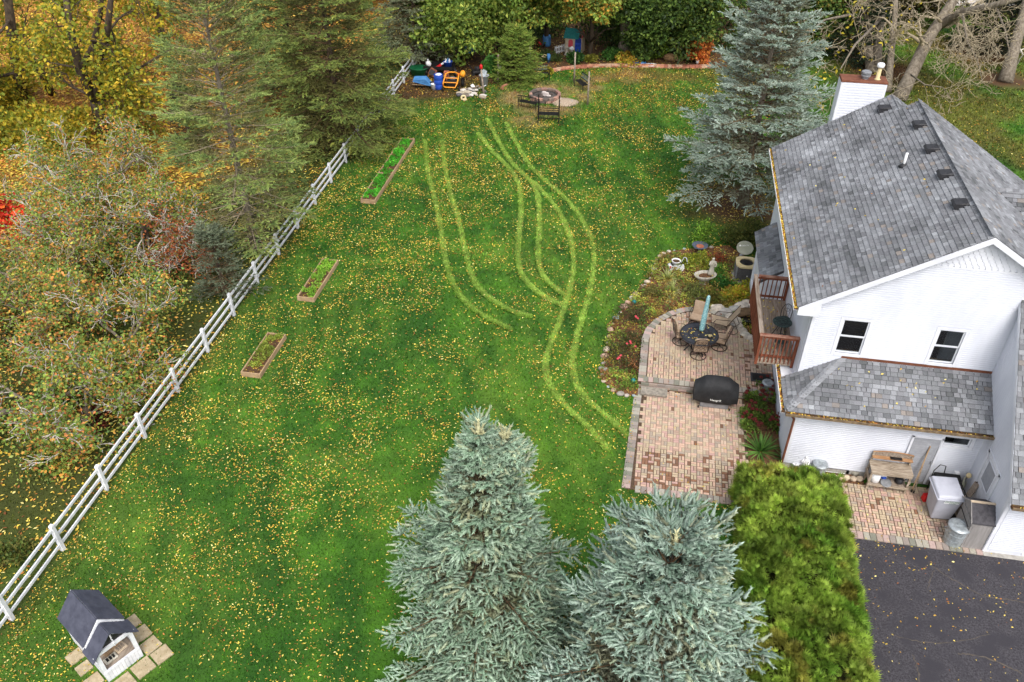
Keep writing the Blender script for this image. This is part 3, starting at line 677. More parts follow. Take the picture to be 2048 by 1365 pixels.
def caps(parent, p0, p1, sl, step=.2, half=.15, tl_=None, seed=0):
    r_ = random.Random(seed); p0, p1 = Vector(p0), Vector(p1); L_ = (p1-p0).length; d = (p1-p0)/L_; k = int(L_/step)
    sA, sB = sl
    for i in range(k):
        c = p0+d*(i*step); q = MB(); e_ = d*(step*1.35)
        A_, B_ = Vector(sA).normalized()*half, Vector(sB).normalized()*half; up = Vector((0, 0, .022)); u2 = Vector((0, 0, .008))
        q.add([c+up, c+A_+up, c+e_+A_+u2, c+e_+u2, c+B_+up, c+e_+B_+u2, c, c+A_, c+B_], ((0,3,2,1),(0,4,5,3),(6,0,1,7),(6,8,4,0)), ST[min(9, max(0, int(r_.gauss(5.5, 1.3))))])
        q.build('ridge_cap', 'shingle', parent, colour=True)
caps(roof, (RU, VR0, RZ_), (RU, VR1, RZ_), ((-CS, 0, -KS*CS), (CS, 0, -KS*CS)), seed=1)
caps(roof, (BU, VR1+.02, BZ), (BU, VR2, BZ), ((-CS, 0, -KS*CS), (CS, 0, -KS*CS)), seed=2)
# --- rake boards, soffits, cornice return
def rake(u0, z0, u1, z1, v, d=.19, th=.025, name='rake_board'):
    q = MB(); q.prism([(u0, v, z0-.02), (u1, v, z1-.02), (u1, v, z1-.02-d), (u0, v, z0-.02-d)], (0, th, 0)); return q.build(name, 'white_trim', roof)
rake(EU, EZ, RU, RZ_, VR0-.026); rake(14.25, zr(14.25), RU, RZ_, VR0-.026); rake(EU, EZ, BU, BZ, VR2+.002); 
q = MB(); q.prism([(EU+.02, VR0, EZ-.14), (RU, VR0, RZ_-.14), (RU, VR0, RZ_-.17), (EU+.02, VR0, EZ-.17)], (0, VF-VR0, 0)); q.prism([(14.2, VR0, zr(14.2)-.14), (RU, VR0, RZ_-.14), (RU, VR0, RZ_-.17), (14.2, VR0, zr(14.2)-.17)], (0, VF-VR0, 0)); q.build('rake_soffit', 'white_trim', roof)
q = MB(); q.prism([(EU+.005, VR0-.004, EZ-.02), (EU+.005, VR0-.004, EZ-.3), (UL+.1, VR0-.004, EZ-.3), (UL+.1, VR0-.004, zl(UL)-.1)], (0, VF-VR0, 0)); q.build('cornice_return', 'white_trim', roof)
q = MB(); q.box(((EU+UL)/2, (VF+VB)/2+.1, EZ-.24), (UL-EU-.02, VB-VF, .03)); q.box((EU+.012, (VF+VR2)/2, EZ-.17), (.024, VR2-VF-.02, .2)); q.build('eave_soffit', 'white_trim', roof)
q = MB(); q.prism([(EU, VR1+.0, zl(EU)-.03), (BU, VR1, BZ-.03), (RU, VR1, RZ_-.03), (14.2, VR1, zr(14.2)-.03), (14.2, VR1, zr(14.2)-.3), (RU, VR1, RZ_-1.2), (EU, VR1, zl(EU)-.3)][1:5]+[(14.2, VR1, zr(14.2)-.9), (BU, VR1, BZ-.5)], (0, -.03, 0)); q.build('step_fascia', 'white_trim', roof)
# --- gutters filled with leaves
def gutter(parent, p0, p1, out, w_=.12, h_=.11, fill=420, m='gutter_metal', seed=0, browns=.5):
    p0, p1, out = Vector(p0), Vector(p1), Vector(out); d = (p1-p0); up = Vector((0, 0, 1)); g_ = part('gutter', parent)
    q = MB()
    q.prism([p0, p0+out*w_, p0+out*w_+up*.012, p0+up*.012], d)
    q.prism([p0+out*w_, p0+out*(w_+.012), p0+out*(w_+.022)+up*h_, p0+out*(w_+.004)+up*h_], d)
    q.prism([p0-out*.0, p0-out*.008, p0-out*.008+up*h_, p0+up*h_], d); q.build('trough', m, g_)
    q = MB(); q.prism([p0+out*.006+up*.014, p0+out*(w_-.004)+up*.014, p0+out*(w_-.004)+up*(h_*.62), p0+out*.006+up*(h_*.68)], d); q.build('silt', 'soil', g_)
    r_ = np.random.RandomState(seed); t_ = r_.rand(fill); s_ = r_.uniform(.02, w_, fill)
    P = np.array(p0)[None]+np.array(d)[None]*t_[:, None]+np.array(out)[None]*s_[:, None]+np.array([[0, 0, h_*.7]])+np.array([[0, 0, 1]])*r_.uniform(0, .035, fill)[:, None]
    X, Y, Z = axes(np.stack([r_.normal(0, .5, fill), r_.normal(0, .5, fill), np.ones(fill)], 1), r_)
    C_ = YEL[r_.choice(6, fill, p=[.26*(1-browns)+.04, .2, .02, .34, .2*browns+.04, .40-.26*(1-browns)-.2*browns-.04])]*.85 if False else YEL[r_.choice([1, 3, 4, 5, 0], fill, p=[.26*(1-browns)+.1, .3, .14*browns+.1, .16*browns+.02, 1-(.26*(1-browns)+.1)-.3-(.14*browns+.1)-(.16*browns+.02)])]*r_.uniform(.4, .95, fill)[:, None]
    v_, f_, c_ = stamp(LT, LF, P, X, Y, Z, r_.uniform(.06, .11, fill), C_); o_ = npmesh('gutter_leaves', v_, f_, c_, 'dry_leaf', g_); o_['kind'] = 'stuff'
gutter(roof, (EU-.005, VR0+.02, EZ-.14), (EU-.005, VR2-.02, EZ-.14), (-1, 0, 0), fill=1900, seed=1, browns=.6, m='white_metal')
# --- roof vents and pipe
def on_left(u, v): return Vector((u, v, zl(u)+.012))
BL = Matrix(((CS, 0, -KS*CS), (0, 1, 0), (KS*CS, 0, CS)))
for u_, v_ in ((8.60, 32.15), (9.27, 29.75), (9.27, 27.75), (9.27, 25.85), (9.27, 23.9)):
    v0 = part('roof_vent', roof); v0.location = on_left(u_, v_); v0.rotation_euler = BL.to_euler()
    q = MB(); q.add([(-.2,-.2,0),(.2,-.2,0),(.2,.2,0),(-.2,.2,0),(-.13,-.19,.19),(.19,-.17,.05),(.19,.17,.05),(-.13,.19,.19),(-.21,-.19,.16),(-.21,.19,.16)], ((3,2,1,0),(0,1,5,4,8),(1,2,6,5),(2,3,9,7,6),(4,5,6,7),(8,4,7,9))); q.build('hood', 'dark_plastic', v0)
    q = MB()
    for i in range(9): q.box((-.2, -.16+.04*i, .05), (.012, .018, .09))
    q.build('louvre', 'black_rubber', v0); q = MB(); q.box((0, 0, .002), (.52, .48, .008)); q.build('flange', 'dark_plastic', v0)
pv = part('vent_pipe', roof); p_ = on_left(8.44, 27.47)
q = MB(); q.cyl(p_-Vector((0, 0, .1)), p_+Vector((0, 0, .46)), .045, n=12); q.build('pipe', 'plain_white', pv, smooth=True)
q = MB(); q.lathe([(.16, -.03), (.1, .03), (.06, .07), (.05, .09)], 14, p_); q.build('boot', 'dark_plastic', pv, smooth=True)
# --- mudroom lean-to with hipped roof
MV, ML, MZ = 20.7, 5.5, 2.50
q = MB(); DO = (9.14, 10.02, .12, 2.06); TO = (10.02, 10.86, 1.82, 2.22)
def wq2(u0, u1, z0, z1): q.prism([(u0, MV, z0), (u1, MV, z0), (u1, MV, z1), (u0, MV, z1)], (0, .15, 0))
wq2(ML, 11.2, .22, 1.82); wq2(ML, 10.02, 1.82, 2.6); wq2(10.86, 11.2, 1.82, 2.6); wq2(10.02, 10.86, 2.22, 2.6)
mw = q.build('mudroom_wall', 'white_siding', house)
siding(mw, (0, MV, 0), (1, 0, 0), (0, -1, 0), .24, 2.55, lambda z: cut(ML+.09, 11.15, [(9.04, 10.03, 0, 2.14), (9.95, 10.95, 1.74, 2.3)], z))
q = MB(); q.box((ML+.045, MV-.013, 1.4), (.09, .03, 2.3)); q.box((11.175, MV-.013, 1.4), (.05, .03, 2.3)); q.build('corner_board', 'white_trim', mw)
q = MB(); q.box((ML+.075, (MV+VF)/2+.08, 1.4), (.15, VF-MV-.16, 2.36)); ms = q.build('mudroom_side_wall', 'white_siding', house)
siding(ms, (ML, 0, 0), (0, 1, 0), (-1, 0, 0), .24, 2.55, lambda z: [(MV+.01, VF-.02)])
q = MB(); q.box(((ML+11.2)/2, MV+.06, .11), (11.2-ML, .12, .22)); q.box((ML+.06, (MV+VF)/2+.06, .11), (.12, VF-MV-.12, .22)); q.build('foundation', 'concrete', house)
dr = part('screen_door', house)
q = MB(); q.box((9.58, MV-.02, 1.08), (.78, .03, 1.9)); q.build('screen', 'screen_grey', dr)
for i in range(18): q = MB(); q.box((9.58, MV-.038, .2+i*.1), (.76, .008, .012)); q.build('slat', 'screen_grey', dr)
q = MB(); q.box((9.14, MV-.025, 1.09), (.07, .05, 2.04)); q.box((10.02, MV-.025, 1.09), (.07, .05, 2.04)); q.box((9.58, MV-.025, 2.08), (.95, .05, .07)); q.build('door_frame', 'white_trim', dr)
q = MB(); q.box((9.93, MV-.05, 1.05), (.02, .05, .12)); q.build('handle', 'steel_grey', dr)
wt = window(house, (10.04, MV, 1.84), (1, 0, 0), (0, -1, 0), .80, .36, sashes=1)
wb = window(house, (6.78, MV+.03, .05), (1, 0, 0), (0, -1, 0), .78, .14, sashes=1, inside=False, name='basement_window')
q = MB(); q.box((7.17, MV+.055, .12), (.7, .01, .12)); q.build('basement_dark', 'dark_plastic', wb)
mroof = part('mudroom_roof', house)
GV, GU, GZ = 20.38, 5.08, 2.78      # eave lines
mz = lambda v: GZ+KS*(v-GV); HT = (GU+(VF-GV), VF, mz(VF))
q = MB(); 
for P in ([(GU, GV, GZ-.015), (11.19, GV, GZ-.015), (11.19, VF, mz(VF)-.015), (HT[0], VF, mz(VF)-.015)], [(GU, VF, GZ-.015), (GU, GV, GZ-.015), (HT[0], VF, mz(VF)-.015)]):
    q.prism([(a_, b_, c_-.09) for a_, b_, c_ in P], (0, 0, .09))
q.build('roof_deck', 'roof_felt', mroof)
hipl = (VF-GV)/CS
slope(mroof, (0, GV-.03, GZ-.03*KS), (1, 0, 0), (0, CS, KS*CS), int(hipl/EXP)+1, lambda s_: (GU+max(0, s_*CS-.02), 11.19), 7, dark=.9)
slope(mroof, (GU-.03, 0, GZ-.03*KS), (0, -1, 0), (CS, 0, KS*CS), int(hipl/EXP)+1, lambda s_: (-VF, -(GV+max(0, s_*CS-.02))), 8, dark=.6)
caps(mroof, (GU+.02, GV+.02, GZ+.02), (HT[0], VF, HT[2]+.02), ((CS, -.1, 0), (-.1, CS, 0)), step=.19, half=.17, seed=3)
q = MB(); q.box((8.95, VF-.022, mz(VF)+.05), (4.5, .02, .09)); q.build('flashing', 'rust', mroof)
gutter(mroof, (GU+.0, GV-.01, GZ-.125), (11.19, GV-.01, GZ-.125), (0, -1, 0), fill=150, seed=2, browns=.8)
gutter(mroof, (GU-.01, GV, GZ-.125), (GU-.01, 23.0, GZ-.125), (-1, 0, 0), fill=160, seed=3, browns=.9, m='white_metal')
q = MB(); q.box(((GU+11.19)/2, (GV+MV)/2, GZ-.15), (11.19-GU, MV-GV, .02)); q.box(((GU+ML)/2, (MV+23.0)/2, GZ-.15), (ML-GU, 23.0-MV, .02)); q.build('soffit', 'white_trim', mroof)
q = MB(); q.tube([(GU+.18, GV-.06, GZ-.12), (GU+.25, GV+.1, GZ-.3), (ML-.04, MV-.07, GZ-.55), (ML-.04, MV-.07, .2), (ML-.05, MV-.2, .08)], .04, 8); q.build('downspout', 'rust', mroof)
# --- garage wing
ga = part('garage', house)
GE = 2.73; gslope = .985; GR_V, GR_Z = 22.7, 2.73+.985*(22.7-18.1)
gzt = lambda v: GE+gslope*(v-18.1)
DG = (19.16, 20.10, .12, 2.22)
q = MB(); q.prism([(11.21, 18.16, .02), (11.21, 24.6, .02), (11.21, 24.6, 5.2), (11.21, GR_V, GR_Z-.15), (11.21, 18.16, GE-.05)], (.18, 0, 0)); gl2 = q.build('garage_wall', 'white_siding', house)
def glim(z):
    v0 = 18.26 if z < GE-.1 else 18.1+(z+.1-GE)/gslope
    return cut(v0, VF-.02, [(DG[0]-.12, DG[1]+.12, 0, DG[3]+.12)], z) if z > mz(VF) or True else []
siding(gl2, (11.21, 0, 0), (0, 1, 0), (-1, 0, 0), .12, 6.6, glim)
q = MB(); q.box((11.20, 18.20, 1.4), (.05, .1, 2.7)); q.build('corner_board', 'white_trim', gl2)
q = MB(); q.box((15.3, 18.25, 1.37), (7.8, .18, 2.7)); gf = q.build('garage_front_wall', 'white_siding', house)
siding(gf, (0, 18.16, 0), (1, 0, 0), (0, -1, 0), .16, 2.62, lambda z: [(11.3, 12.28)])
q = MB(); q.box((11.235, 18.147, 1.4), (.1, .03, 2.6)); q.box((12.33, 18.147, 1.35), (.12, .03, 2.5)); q.build('corner_board', 'white_trim', gf)
q = MB(); q.box((14.5, 18.13, 1.15), (4.2, .04, 2.2)); q.build('garage_door', 'white_paint', gf)
gd = part('house_door', house)
q = MB(); q.box((11.195, (DG[0]+DG[1])/2, 1.17), (.03, DG[1]-DG[0], 2.1)); q.build('leaf', 'white_paint', gd, bevel=.005)
q = MB(); q.box((11.19, DG[0]-.055, 1.2), (.05, .1, 2.24)); q.box((11.19, DG[1]+.055, 1.2), (.05, .1, 2.24)); q.box((11.19, (DG[0]+DG[1])/2, 2.285), (.05, DG[1]-DG[0]+.2, .1)); q.build('door_frame', 'white_trim', gd)
q = MB(); q.box((11.174, 19.60, 1.72), (.012, .62, .78)); q.build('door_glass', 'screen_grey', gd)
q = MB(); q.box((11.172, 19.60, 2.13), (.02, .7, .04)); q.box((11.172, 19.60, 1.31), (.02, .7, .04)); q.box((11.172, 19.27, 1.72), (.02, .04, .8)); q.box((11.172, 19.93, 1.72), (.02, .04, .8)); q.build('glazing_bead', 'white_trim', gd)
q = MB(); q.cyl((11.18, 19.99, 1.06), (11.12, 19.99, 1.06), .03, n=10); q.build('knob', 'bronze_metal', gd)
groof = part('garage_roof', house)
q = MB()
q.prism([(11.1, 17.85, gzt(17.85)), (11.1, GR_V, GR_Z), (11.1, GR_V, GR_Z-.12), (11.1, 17.85, gzt(17.85)-.12)], (9, 0, 0))
q.prism([(12.2, GR_V, GR_Z), (12.2, 24.6, 5.4), (12.2, 24.6, 5.28), (12.2, GR_V, GR_Z-.12)], (7.9, 0, 0))
q.build('roof_deck', 'roof_felt', groof)
gl_s = 1/math.sqrt(1+gslope**2)
slope(groof, (0, 17.83, gzt(17.83)+.012), (1, 0, 0), (0, gl_s, gslope*gl_s), int((GR_V-17.83)/gl_s/EXP)+1, lambda s_: (11.08, 13.2), 9)
q = MB(); q.prism([(11.075, 17.85, gzt(17.85)-.02), (11.075, GR_V, GR_Z-.02), (11.075, GR_V, GR_Z-.2), (11.075, 17.85, gzt(17.85)-.2)], (.024, 0, 0)); q.build('rake_board', 'white_trim', groof)
gutter(groof, (11.1, 17.84, gzt(17.84)-.12), (16, 17.84, gzt(17.84)-.12), (0, -1, 0), fill=120, seed=4, browns=.9)
# cross gable over the garage, running out of the far slope
cg = part('cross_gable_roof', house); CV, CZ, CK = 27.06, 7.62, .72; us0 = RU+(RZ_-CZ)/KS
q = MB(); c1 = 1/math.sqrt(1+CK*CK)
va = CV-2.6; q.prism([(us0-.1, CV, CZ), (us0+2.6*CK/KS+.3, va, CZ-2.6*CK), (20, va, CZ-2.6*CK), (20, CV, CZ)], (0, 0, -.1))
vb = CV+2.6; q.prism([(us0-.1, CV, CZ), (20, CV, CZ), (20, vb, CZ-2.6*CK), (us0+2.6*CK/KS+.3, vb, CZ-2.6*CK)], (0, 0, -.1)); q.build('roof_deck', 'roof_felt', cg)
slope(cg, (0, va, CZ-2.6*CK+.012), (1, 0, 0), (0, c1, CK*c1), int(2.6/c1/EXP), lambda s_: (us0+(2.6-s_*c1)*CK/KS, 15.0), 10)
caps(cg, (us0-.05, CV, CZ+.02), (15.0, CV, CZ+.02), ((0, -c1, -CK*c1), (0, c1, -CK*c1)), seed=5)
# --- bay roof on the side wall
br = part('bay', house); BV0, BV1 = 27.7, 31.4
q = MB(); q.prism([(4.72, BV0, 2.78), (5.52, BV0, 3.36), (5.52, BV0, 3.26), (4.72, BV0, 2.68)], (0, BV1-BV0, 0)); q.build('roof_deck', 'roof_felt', br)
bs = Vector((.8, 0, .58)).normalized()
slope(br, (4.70, 0, 2.785), (0, -1, 0), bs, 6, lambda s_: (-BV1, -BV0), 11, dark=1.0)
q = MB(); q.box((5.515, (BV0+BV1)/2, 3.40), (.03, BV1-BV0, .09)); q.build('flashing', 'rust', br)
q = MB(); q.box((5.2, (BV0+BV1)/2, 1.55), (.64, BV1-BV0-.5, 2.3)); q.prism([(4.80, BV0+.02, 2.76), (5.52, BV0+.02, 3.26), (5.52, BV0+.02, 2.6), (4.80, BV0+.02, 2.6)], (0, .03, 0)); q.build('bay_wall', 'white_siding', br)
window(br, (4.88, BV1-.7, .9), (0, -1, 0), (-1, 0, 0), 1.2, 1.5, inside=False); window(br, (4.88, BV1-2.1, .9), (0, -1, 0), (-1, 0, 0), 1.0, 1.5, inside=False)
# --- chimney chase
ch = part('chimney', house); c0, c1_, d0, d1, ct = 7.06, 8.72, 33.22, 33.86, 8.66
q = MB(); q.box(((c0+c1_)/2, (d0+d1)/2, ct/2), (c1_-c0, d1-d0, ct)); cw = q.build('chase', 'white_siding', ch)
def chs(o, a, n, s0, s1):
    o, a, n = Vector(o), Vector(a), Vector(n); z = 5.2
    while z < ct-.03:
        vs = []
        for s_ in (s0, s1):
            p = o+a*s_; h_ = min(.105, ct-z); vs += [Vector((p.x, p.y, z))+n*.001, Vector((p.x, p.y, z))+n*.028, Vector((p.x, p.y, z+h_*.66))+n*.026, Vector((p.x, p.y, z+h_))+n*.003]
        q = MB(); q.add(vs, ((0,1,2,3),(7,6,5,4),(0,4,5,1),(1,5,6,2),(2,6,7,3))); q.build('clapboard', 'white_siding', ch); z += .105
chs((0, d0, 0), (1, 0, 0), (0, -1, 0), c0+.08, c1_-.08); chs((c0, 0, 0), (0, 1, 0), (-1, 0, 0), d0+.08, d1-.08)
q = MB()
for x_ in (c0+.035, c1_-.035): q.box((x_, d0-.012, ct/2+2.5), (.09, .03, ct-5.05))
q.box((c0-.012, d0+.035, ct/2+2.5), (.03, .09, ct-5.05)); q.box((c0-.012, d1-.035, ct/2+2.5), (.03, .09, ct-5.05)); q.build('corner_board', 'white_trim', ch)
q = MB(); q.box(((c0+c1_)/2, (d0+d1)/2, ct+.04), (c1_-c0+.08, d1-d0+.08, .08), taper=.98); q.build('chimney_cap', 'rust', ch, bevel=.01)
fl_ = part('flue', ch); fl_.location = (7.93, 33.5, ct+.08)
q = MB(); q.lathe([(.12, 0), (.12, .08), (.17, .09), (.18, .14), (.15, .17), (.15, .2), (.19, .21), (.19, .27), (.14, .30), (0.02, .31)], 20); q.build('cap', 'steel_grey', fl_, smooth=False)
f2 = part('flue', ch); f2.location = (8.38, 33.5, ct+.08)
q = MB(); q.lathe([(.13, 0), (.09, .03), (.075, .05), (.075, .5)], 16); q.build('pipe', 'cream', f2, smooth=True)
q = MB(); q.lathe([(.12, .47), (.14, .5), (.14, .58), (.11, .62), (.02, .64)], 16); q.build('cap', 'plain_white', f2, smooth=True)
# --- balcony
dk = part('balcony', house); dz = 2.97; dv0, dv1, du0 = 22.72, 26.25, 4.30
for i in range(9):
    u_ = du0+.07+i*.1365
    if u_ > 5.5: break
    q = MB(); q.box((u_, (dv0+dv1)/2, dz-.015), (.128, dv1-dv0, .03)); q.build('deck_board', 'deck_worn', dk)
q = MB(); q.box(((du0+UL)/2, dv0-.02, dz-.13), (UL-du0, .04, .2)); q.build('rim_board', 'deck_worn', dk); q = MB(); q.box((du0-.02, (dv0+dv1)/2, dz-.13), (.04, dv1-dv0+.08, .2)); q.box(((du0+UL)/2, dv1+.02, dz-.13), (UL-du0, .04, .2)); q.build('rim_board', 'redwood', dk)
for v_ in (dv0+.4, 23.9, 24.9, dv1-.4): q = MB(); q.box(((du0+UL)/2, v_, dz-.12), (UL-du0-.02, .04, .16)); q.build('joist', 'deck_worn', dk)
for u_, v_ in ((du0-.02, dv0-.02), (UL-.08, dv0-.02), (du0-.02, dv1+.02), (UL-.08, dv1+.02), (du0-.02, 24.5)):
    q = MB(); q.box((u_, v_, dz+.32), (.09, .09, 1.2)); q.build('rail_post', 'redwood', dk, bevel=.005)
q = MB(); q.box(((du0+UL)/2-.02, dv0-.02, dz+.94), (UL-du0+.12, .14, .04)); q.build('cap_rail', 'redwood_worn', dk, bevel=.006)
q = MB(); q.box(((du0+UL)/2+.06, dv1+.02, dz+.94), (UL-du0-.06, .14, .04)); q.build('cap_rail', 'redwood_worn', dk, bevel=.006)
q = MB(); q.box((du0-.02, (dv0+dv1)/2+.06, dz+.945), (.14, dv1-dv0+.02, .04)); q.build('cap_rail', 'deck_worn', dk, bevel=.006)
for z_ in (dz+.86, dz+.1):
    q = MB(); q.box(((du0+UL)/2, dv0-.02, z_), (UL-du0-.1, .035, .08)); q.build('rail', 'redwood', dk); q = MB(); q.box(((du0+UL)/2, dv1+.02, z_), (UL-du0-.1, .035, .08)); q.build('rail', 'redwood', dk)
    q = MB(); q.box((du0-.02, (dv0+dv1)/2, z_), (.035, dv1-dv0-.1, .08)); q.build('rail', 'redwood', dk)
bal = MB(); bal.box((0, 0, dz+.39), (.036, .036, 1.06)); bme = None
for P in [(du0+.13*i+.1, dv0-.058) for i in range(9)]+[(du0+.15*i+.16, dv1+.058) for i in range(7)]+[(du0-.058, dv0+.13*i+.08) for i in range(27)]:
    if bme is None: o_ = bal.build('baluster', 'redwood', dk); bme = o_.data
    else: o_ = link('baluster', bme, None, dk)
    o_.location = (P[0], P[1], 0)
# --- wall lanterns
def lantern(o, n):
    o, n = Vector(o), Vector(n); a = n.cross(Vector((0, 0, 1))); L_ = part('wall_lantern', house); L_.matrix_local = frame4(o, a, (0, 0, 1))   # local: x along wall, y up, z out
    q = MB(); q.box((0, 0, .012), (.12, .2, .024)); q.bar((0, .06, .02), (0, .06, .14), .03, .03, up=(0, 1, 0)); q.build('bracket', 'black_metal', L_)
    q = MB(); q.add([(-.1,.1,.04),(.1,.1,.04),(.1,.1,.24),(-.1,.1,.24),(-.04,.17,.1),(.04,.17,.1),(.04,.17,.18),(-.04,.17,.18)], ((0,1,2,3),(4,7,6,5),(0,4,5,1),(1,5,6,2),(2,6,7,3),(3,7,4,0)))
    for sx in (-.08, .08):
        for sz in (.06, .22): q.bar((sx, .1, sz), (sx*.7, -.12, .14+(sz-.14)*.7), .014, .014, up=(1, 0, 0))
    q.box((0, -.12, .14), (.13, .02, .13)); q.build('cage', 'black_metal', L_)
    q = MB(); q.box((0, -.01, .14), (.11, .2, .11), taper=1.0); q.build('lamp_glass', 'plain_white', L_)
lantern((11.205, 20.55, 1.95), (-1, 0, 0)); lantern((11.72, 18.155, 1.85), (0, -1, 0))
# --- place the shingles: nearest ones single, the rest joined under their roof
def shmesh(w_, col):
    w_ = max(w_-.012, .02); y1 = EXP*1.28
    vs = [(-w_/2, 0, -.004), (w_/2, 0, -.004), (w_/2, 0, .030), (-w_/2, 0, .030), (-w_/2, y1, -.008), (w_/2, y1, -.008), (w_/2, y1, .001), (-w_/2, y1, .001)]
    return vs, ((0,1,2,3),(3,2,6,7),(1,5,6,2),(0,3,7,4))
cp = Vector((0, 0, CAM_H))
def inview(p):
    x_, y_, z_ = projpx(p.x, p.y, p.z); return -20 < x_ < 2068 and -20 < y_ < 1385
order = sorted(range(len(SH)), key=lambda i: (SH[i][0]-cp).length*(1 if inview(SH[i][0]) and SH[i][3].dot(cp-SH[i][0]) > 0 else 50)/max(.12, SH[i][4]))
cache = {}; single = set(order[:300])
for i in order[:300]:
    p, A, B_, N_, w_, k, par = SH[i]; key = (w_, k)
    if key not in cache:
        vs, fs = shmesh(w_, None); me = bpy.data.meshes.new('shingle'); me.from_pydata(vs, [], fs); a_ = me.color_attributes.new('Col', 'FLOAT_COLOR', 'POINT')
        a_.data.foreach_set('color', np.array([(*ST[k], 1)]*8, np.float32).ravel()); me.materials.append(M['shingle']); cache[key] = me
    o_ = link('shingle', cache[key], None, par); m4 = Matrix((A, B_, N_)).transposed().to_4x4(); m4.translation = p; o_.matrix_local = m4
by = {}
for i in range(len(SH)):
    if i in single: continue
    p, A, B_, N_, w_, k, par = SH[i]; q = by.setdefault(par.name, (par, MB()))[1]; vs, fs = shmesh(w_, None)
    q.add([p+A*x_+B_*y_+N_*z_ for x_, y_, z_ in vs], fs, ST[k])
for nm, (par, q) in by.items(): o_ = q.build('shingles', 'shingle', par, colour=True); o_['kind'] = 'stuff'
print('shingles', len(SH))
# a few leaves lying on the roofs
r_ = np.random.RandomState(8); k = 26; u_ = r_.uniform(5.1, 9.3, k); v_ = r_.uniform(21.9, 32.5, k); P = np.stack([u_, v_, zl(u_)+.03], 1)
k2 = 22; u2 = r_.uniform(6.6, 11.0, k2); v2 = 20.45+1.5*r_.rand(k2); P = np.vstack([P, np.stack([u2, v2, mz(v2)+.03], 1)])
k3 = 40; v3 = r_.uniform(22.8, 26.1, k3); P = np.vstack([P, np.stack([r_.uniform(4.4, 5.4, k3), v3, np.full(k3, dz+.01)], 1)])
n_ = len(P); Nn = np.tile(np.array([[-.4, -.1, 1.0]]), (n_, 1))+r_.normal(0, .15, (n_, 3)); X, Y, Z = axes(Nn, r_)
v_, f_, c_ = stamp(LT, LF, P, X, Y, Z, r_.uniform(.07, .12, n_), leafcols(n_, [.4, .3, .14, .1, .04, .02])); o_ = npmesh('roof_leaves', v_, f_, c_, 'dry_leaf'); tag(o_, 'scattered yellow leaves lying on the roofs and balcony', 'leaves', kind='stuff')
# ================================================================== trees and planting
def make_shoot(nn, nl, seed, width=.07, core=.05, tilt=50):
    r_ = random.Random(seed); V, F, C = [], [], []
    for j in range(3):
        a = 2*math.pi*j/3; V.append((core*math.cos(a), core*math.sin(a), .12)); C.append(.6)
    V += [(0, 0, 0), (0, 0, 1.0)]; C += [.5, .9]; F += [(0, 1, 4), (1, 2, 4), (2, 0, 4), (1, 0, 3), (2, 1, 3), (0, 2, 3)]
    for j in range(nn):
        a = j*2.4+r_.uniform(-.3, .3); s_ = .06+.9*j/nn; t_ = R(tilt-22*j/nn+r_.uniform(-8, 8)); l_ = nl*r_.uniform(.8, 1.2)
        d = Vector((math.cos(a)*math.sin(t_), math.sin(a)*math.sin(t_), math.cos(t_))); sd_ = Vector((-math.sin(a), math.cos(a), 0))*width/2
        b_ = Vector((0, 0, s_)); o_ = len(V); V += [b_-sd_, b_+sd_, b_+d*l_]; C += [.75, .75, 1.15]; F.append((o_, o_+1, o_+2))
    return np.array([tuple(v) for v in V]), np.array(F), np.repeat(np.array(C)[:, None], 3, 1)
SHOOT = make_shoot(18, .27, 1, width=.12, core=.19, tilt=52); SHOOT_F = make_shoot(9, .30, 2, width=.13, core=.08)
def tubes(paths, name, m, parent, n=4):
    q = MB()
    for pts, rad in paths: q.tube(pts, rad, n if max(rad) < .06 else 8, caps=False)
    o_ = q.build(name, m, parent, smooth=True); o_['kind'] = 'stuff'; return o_
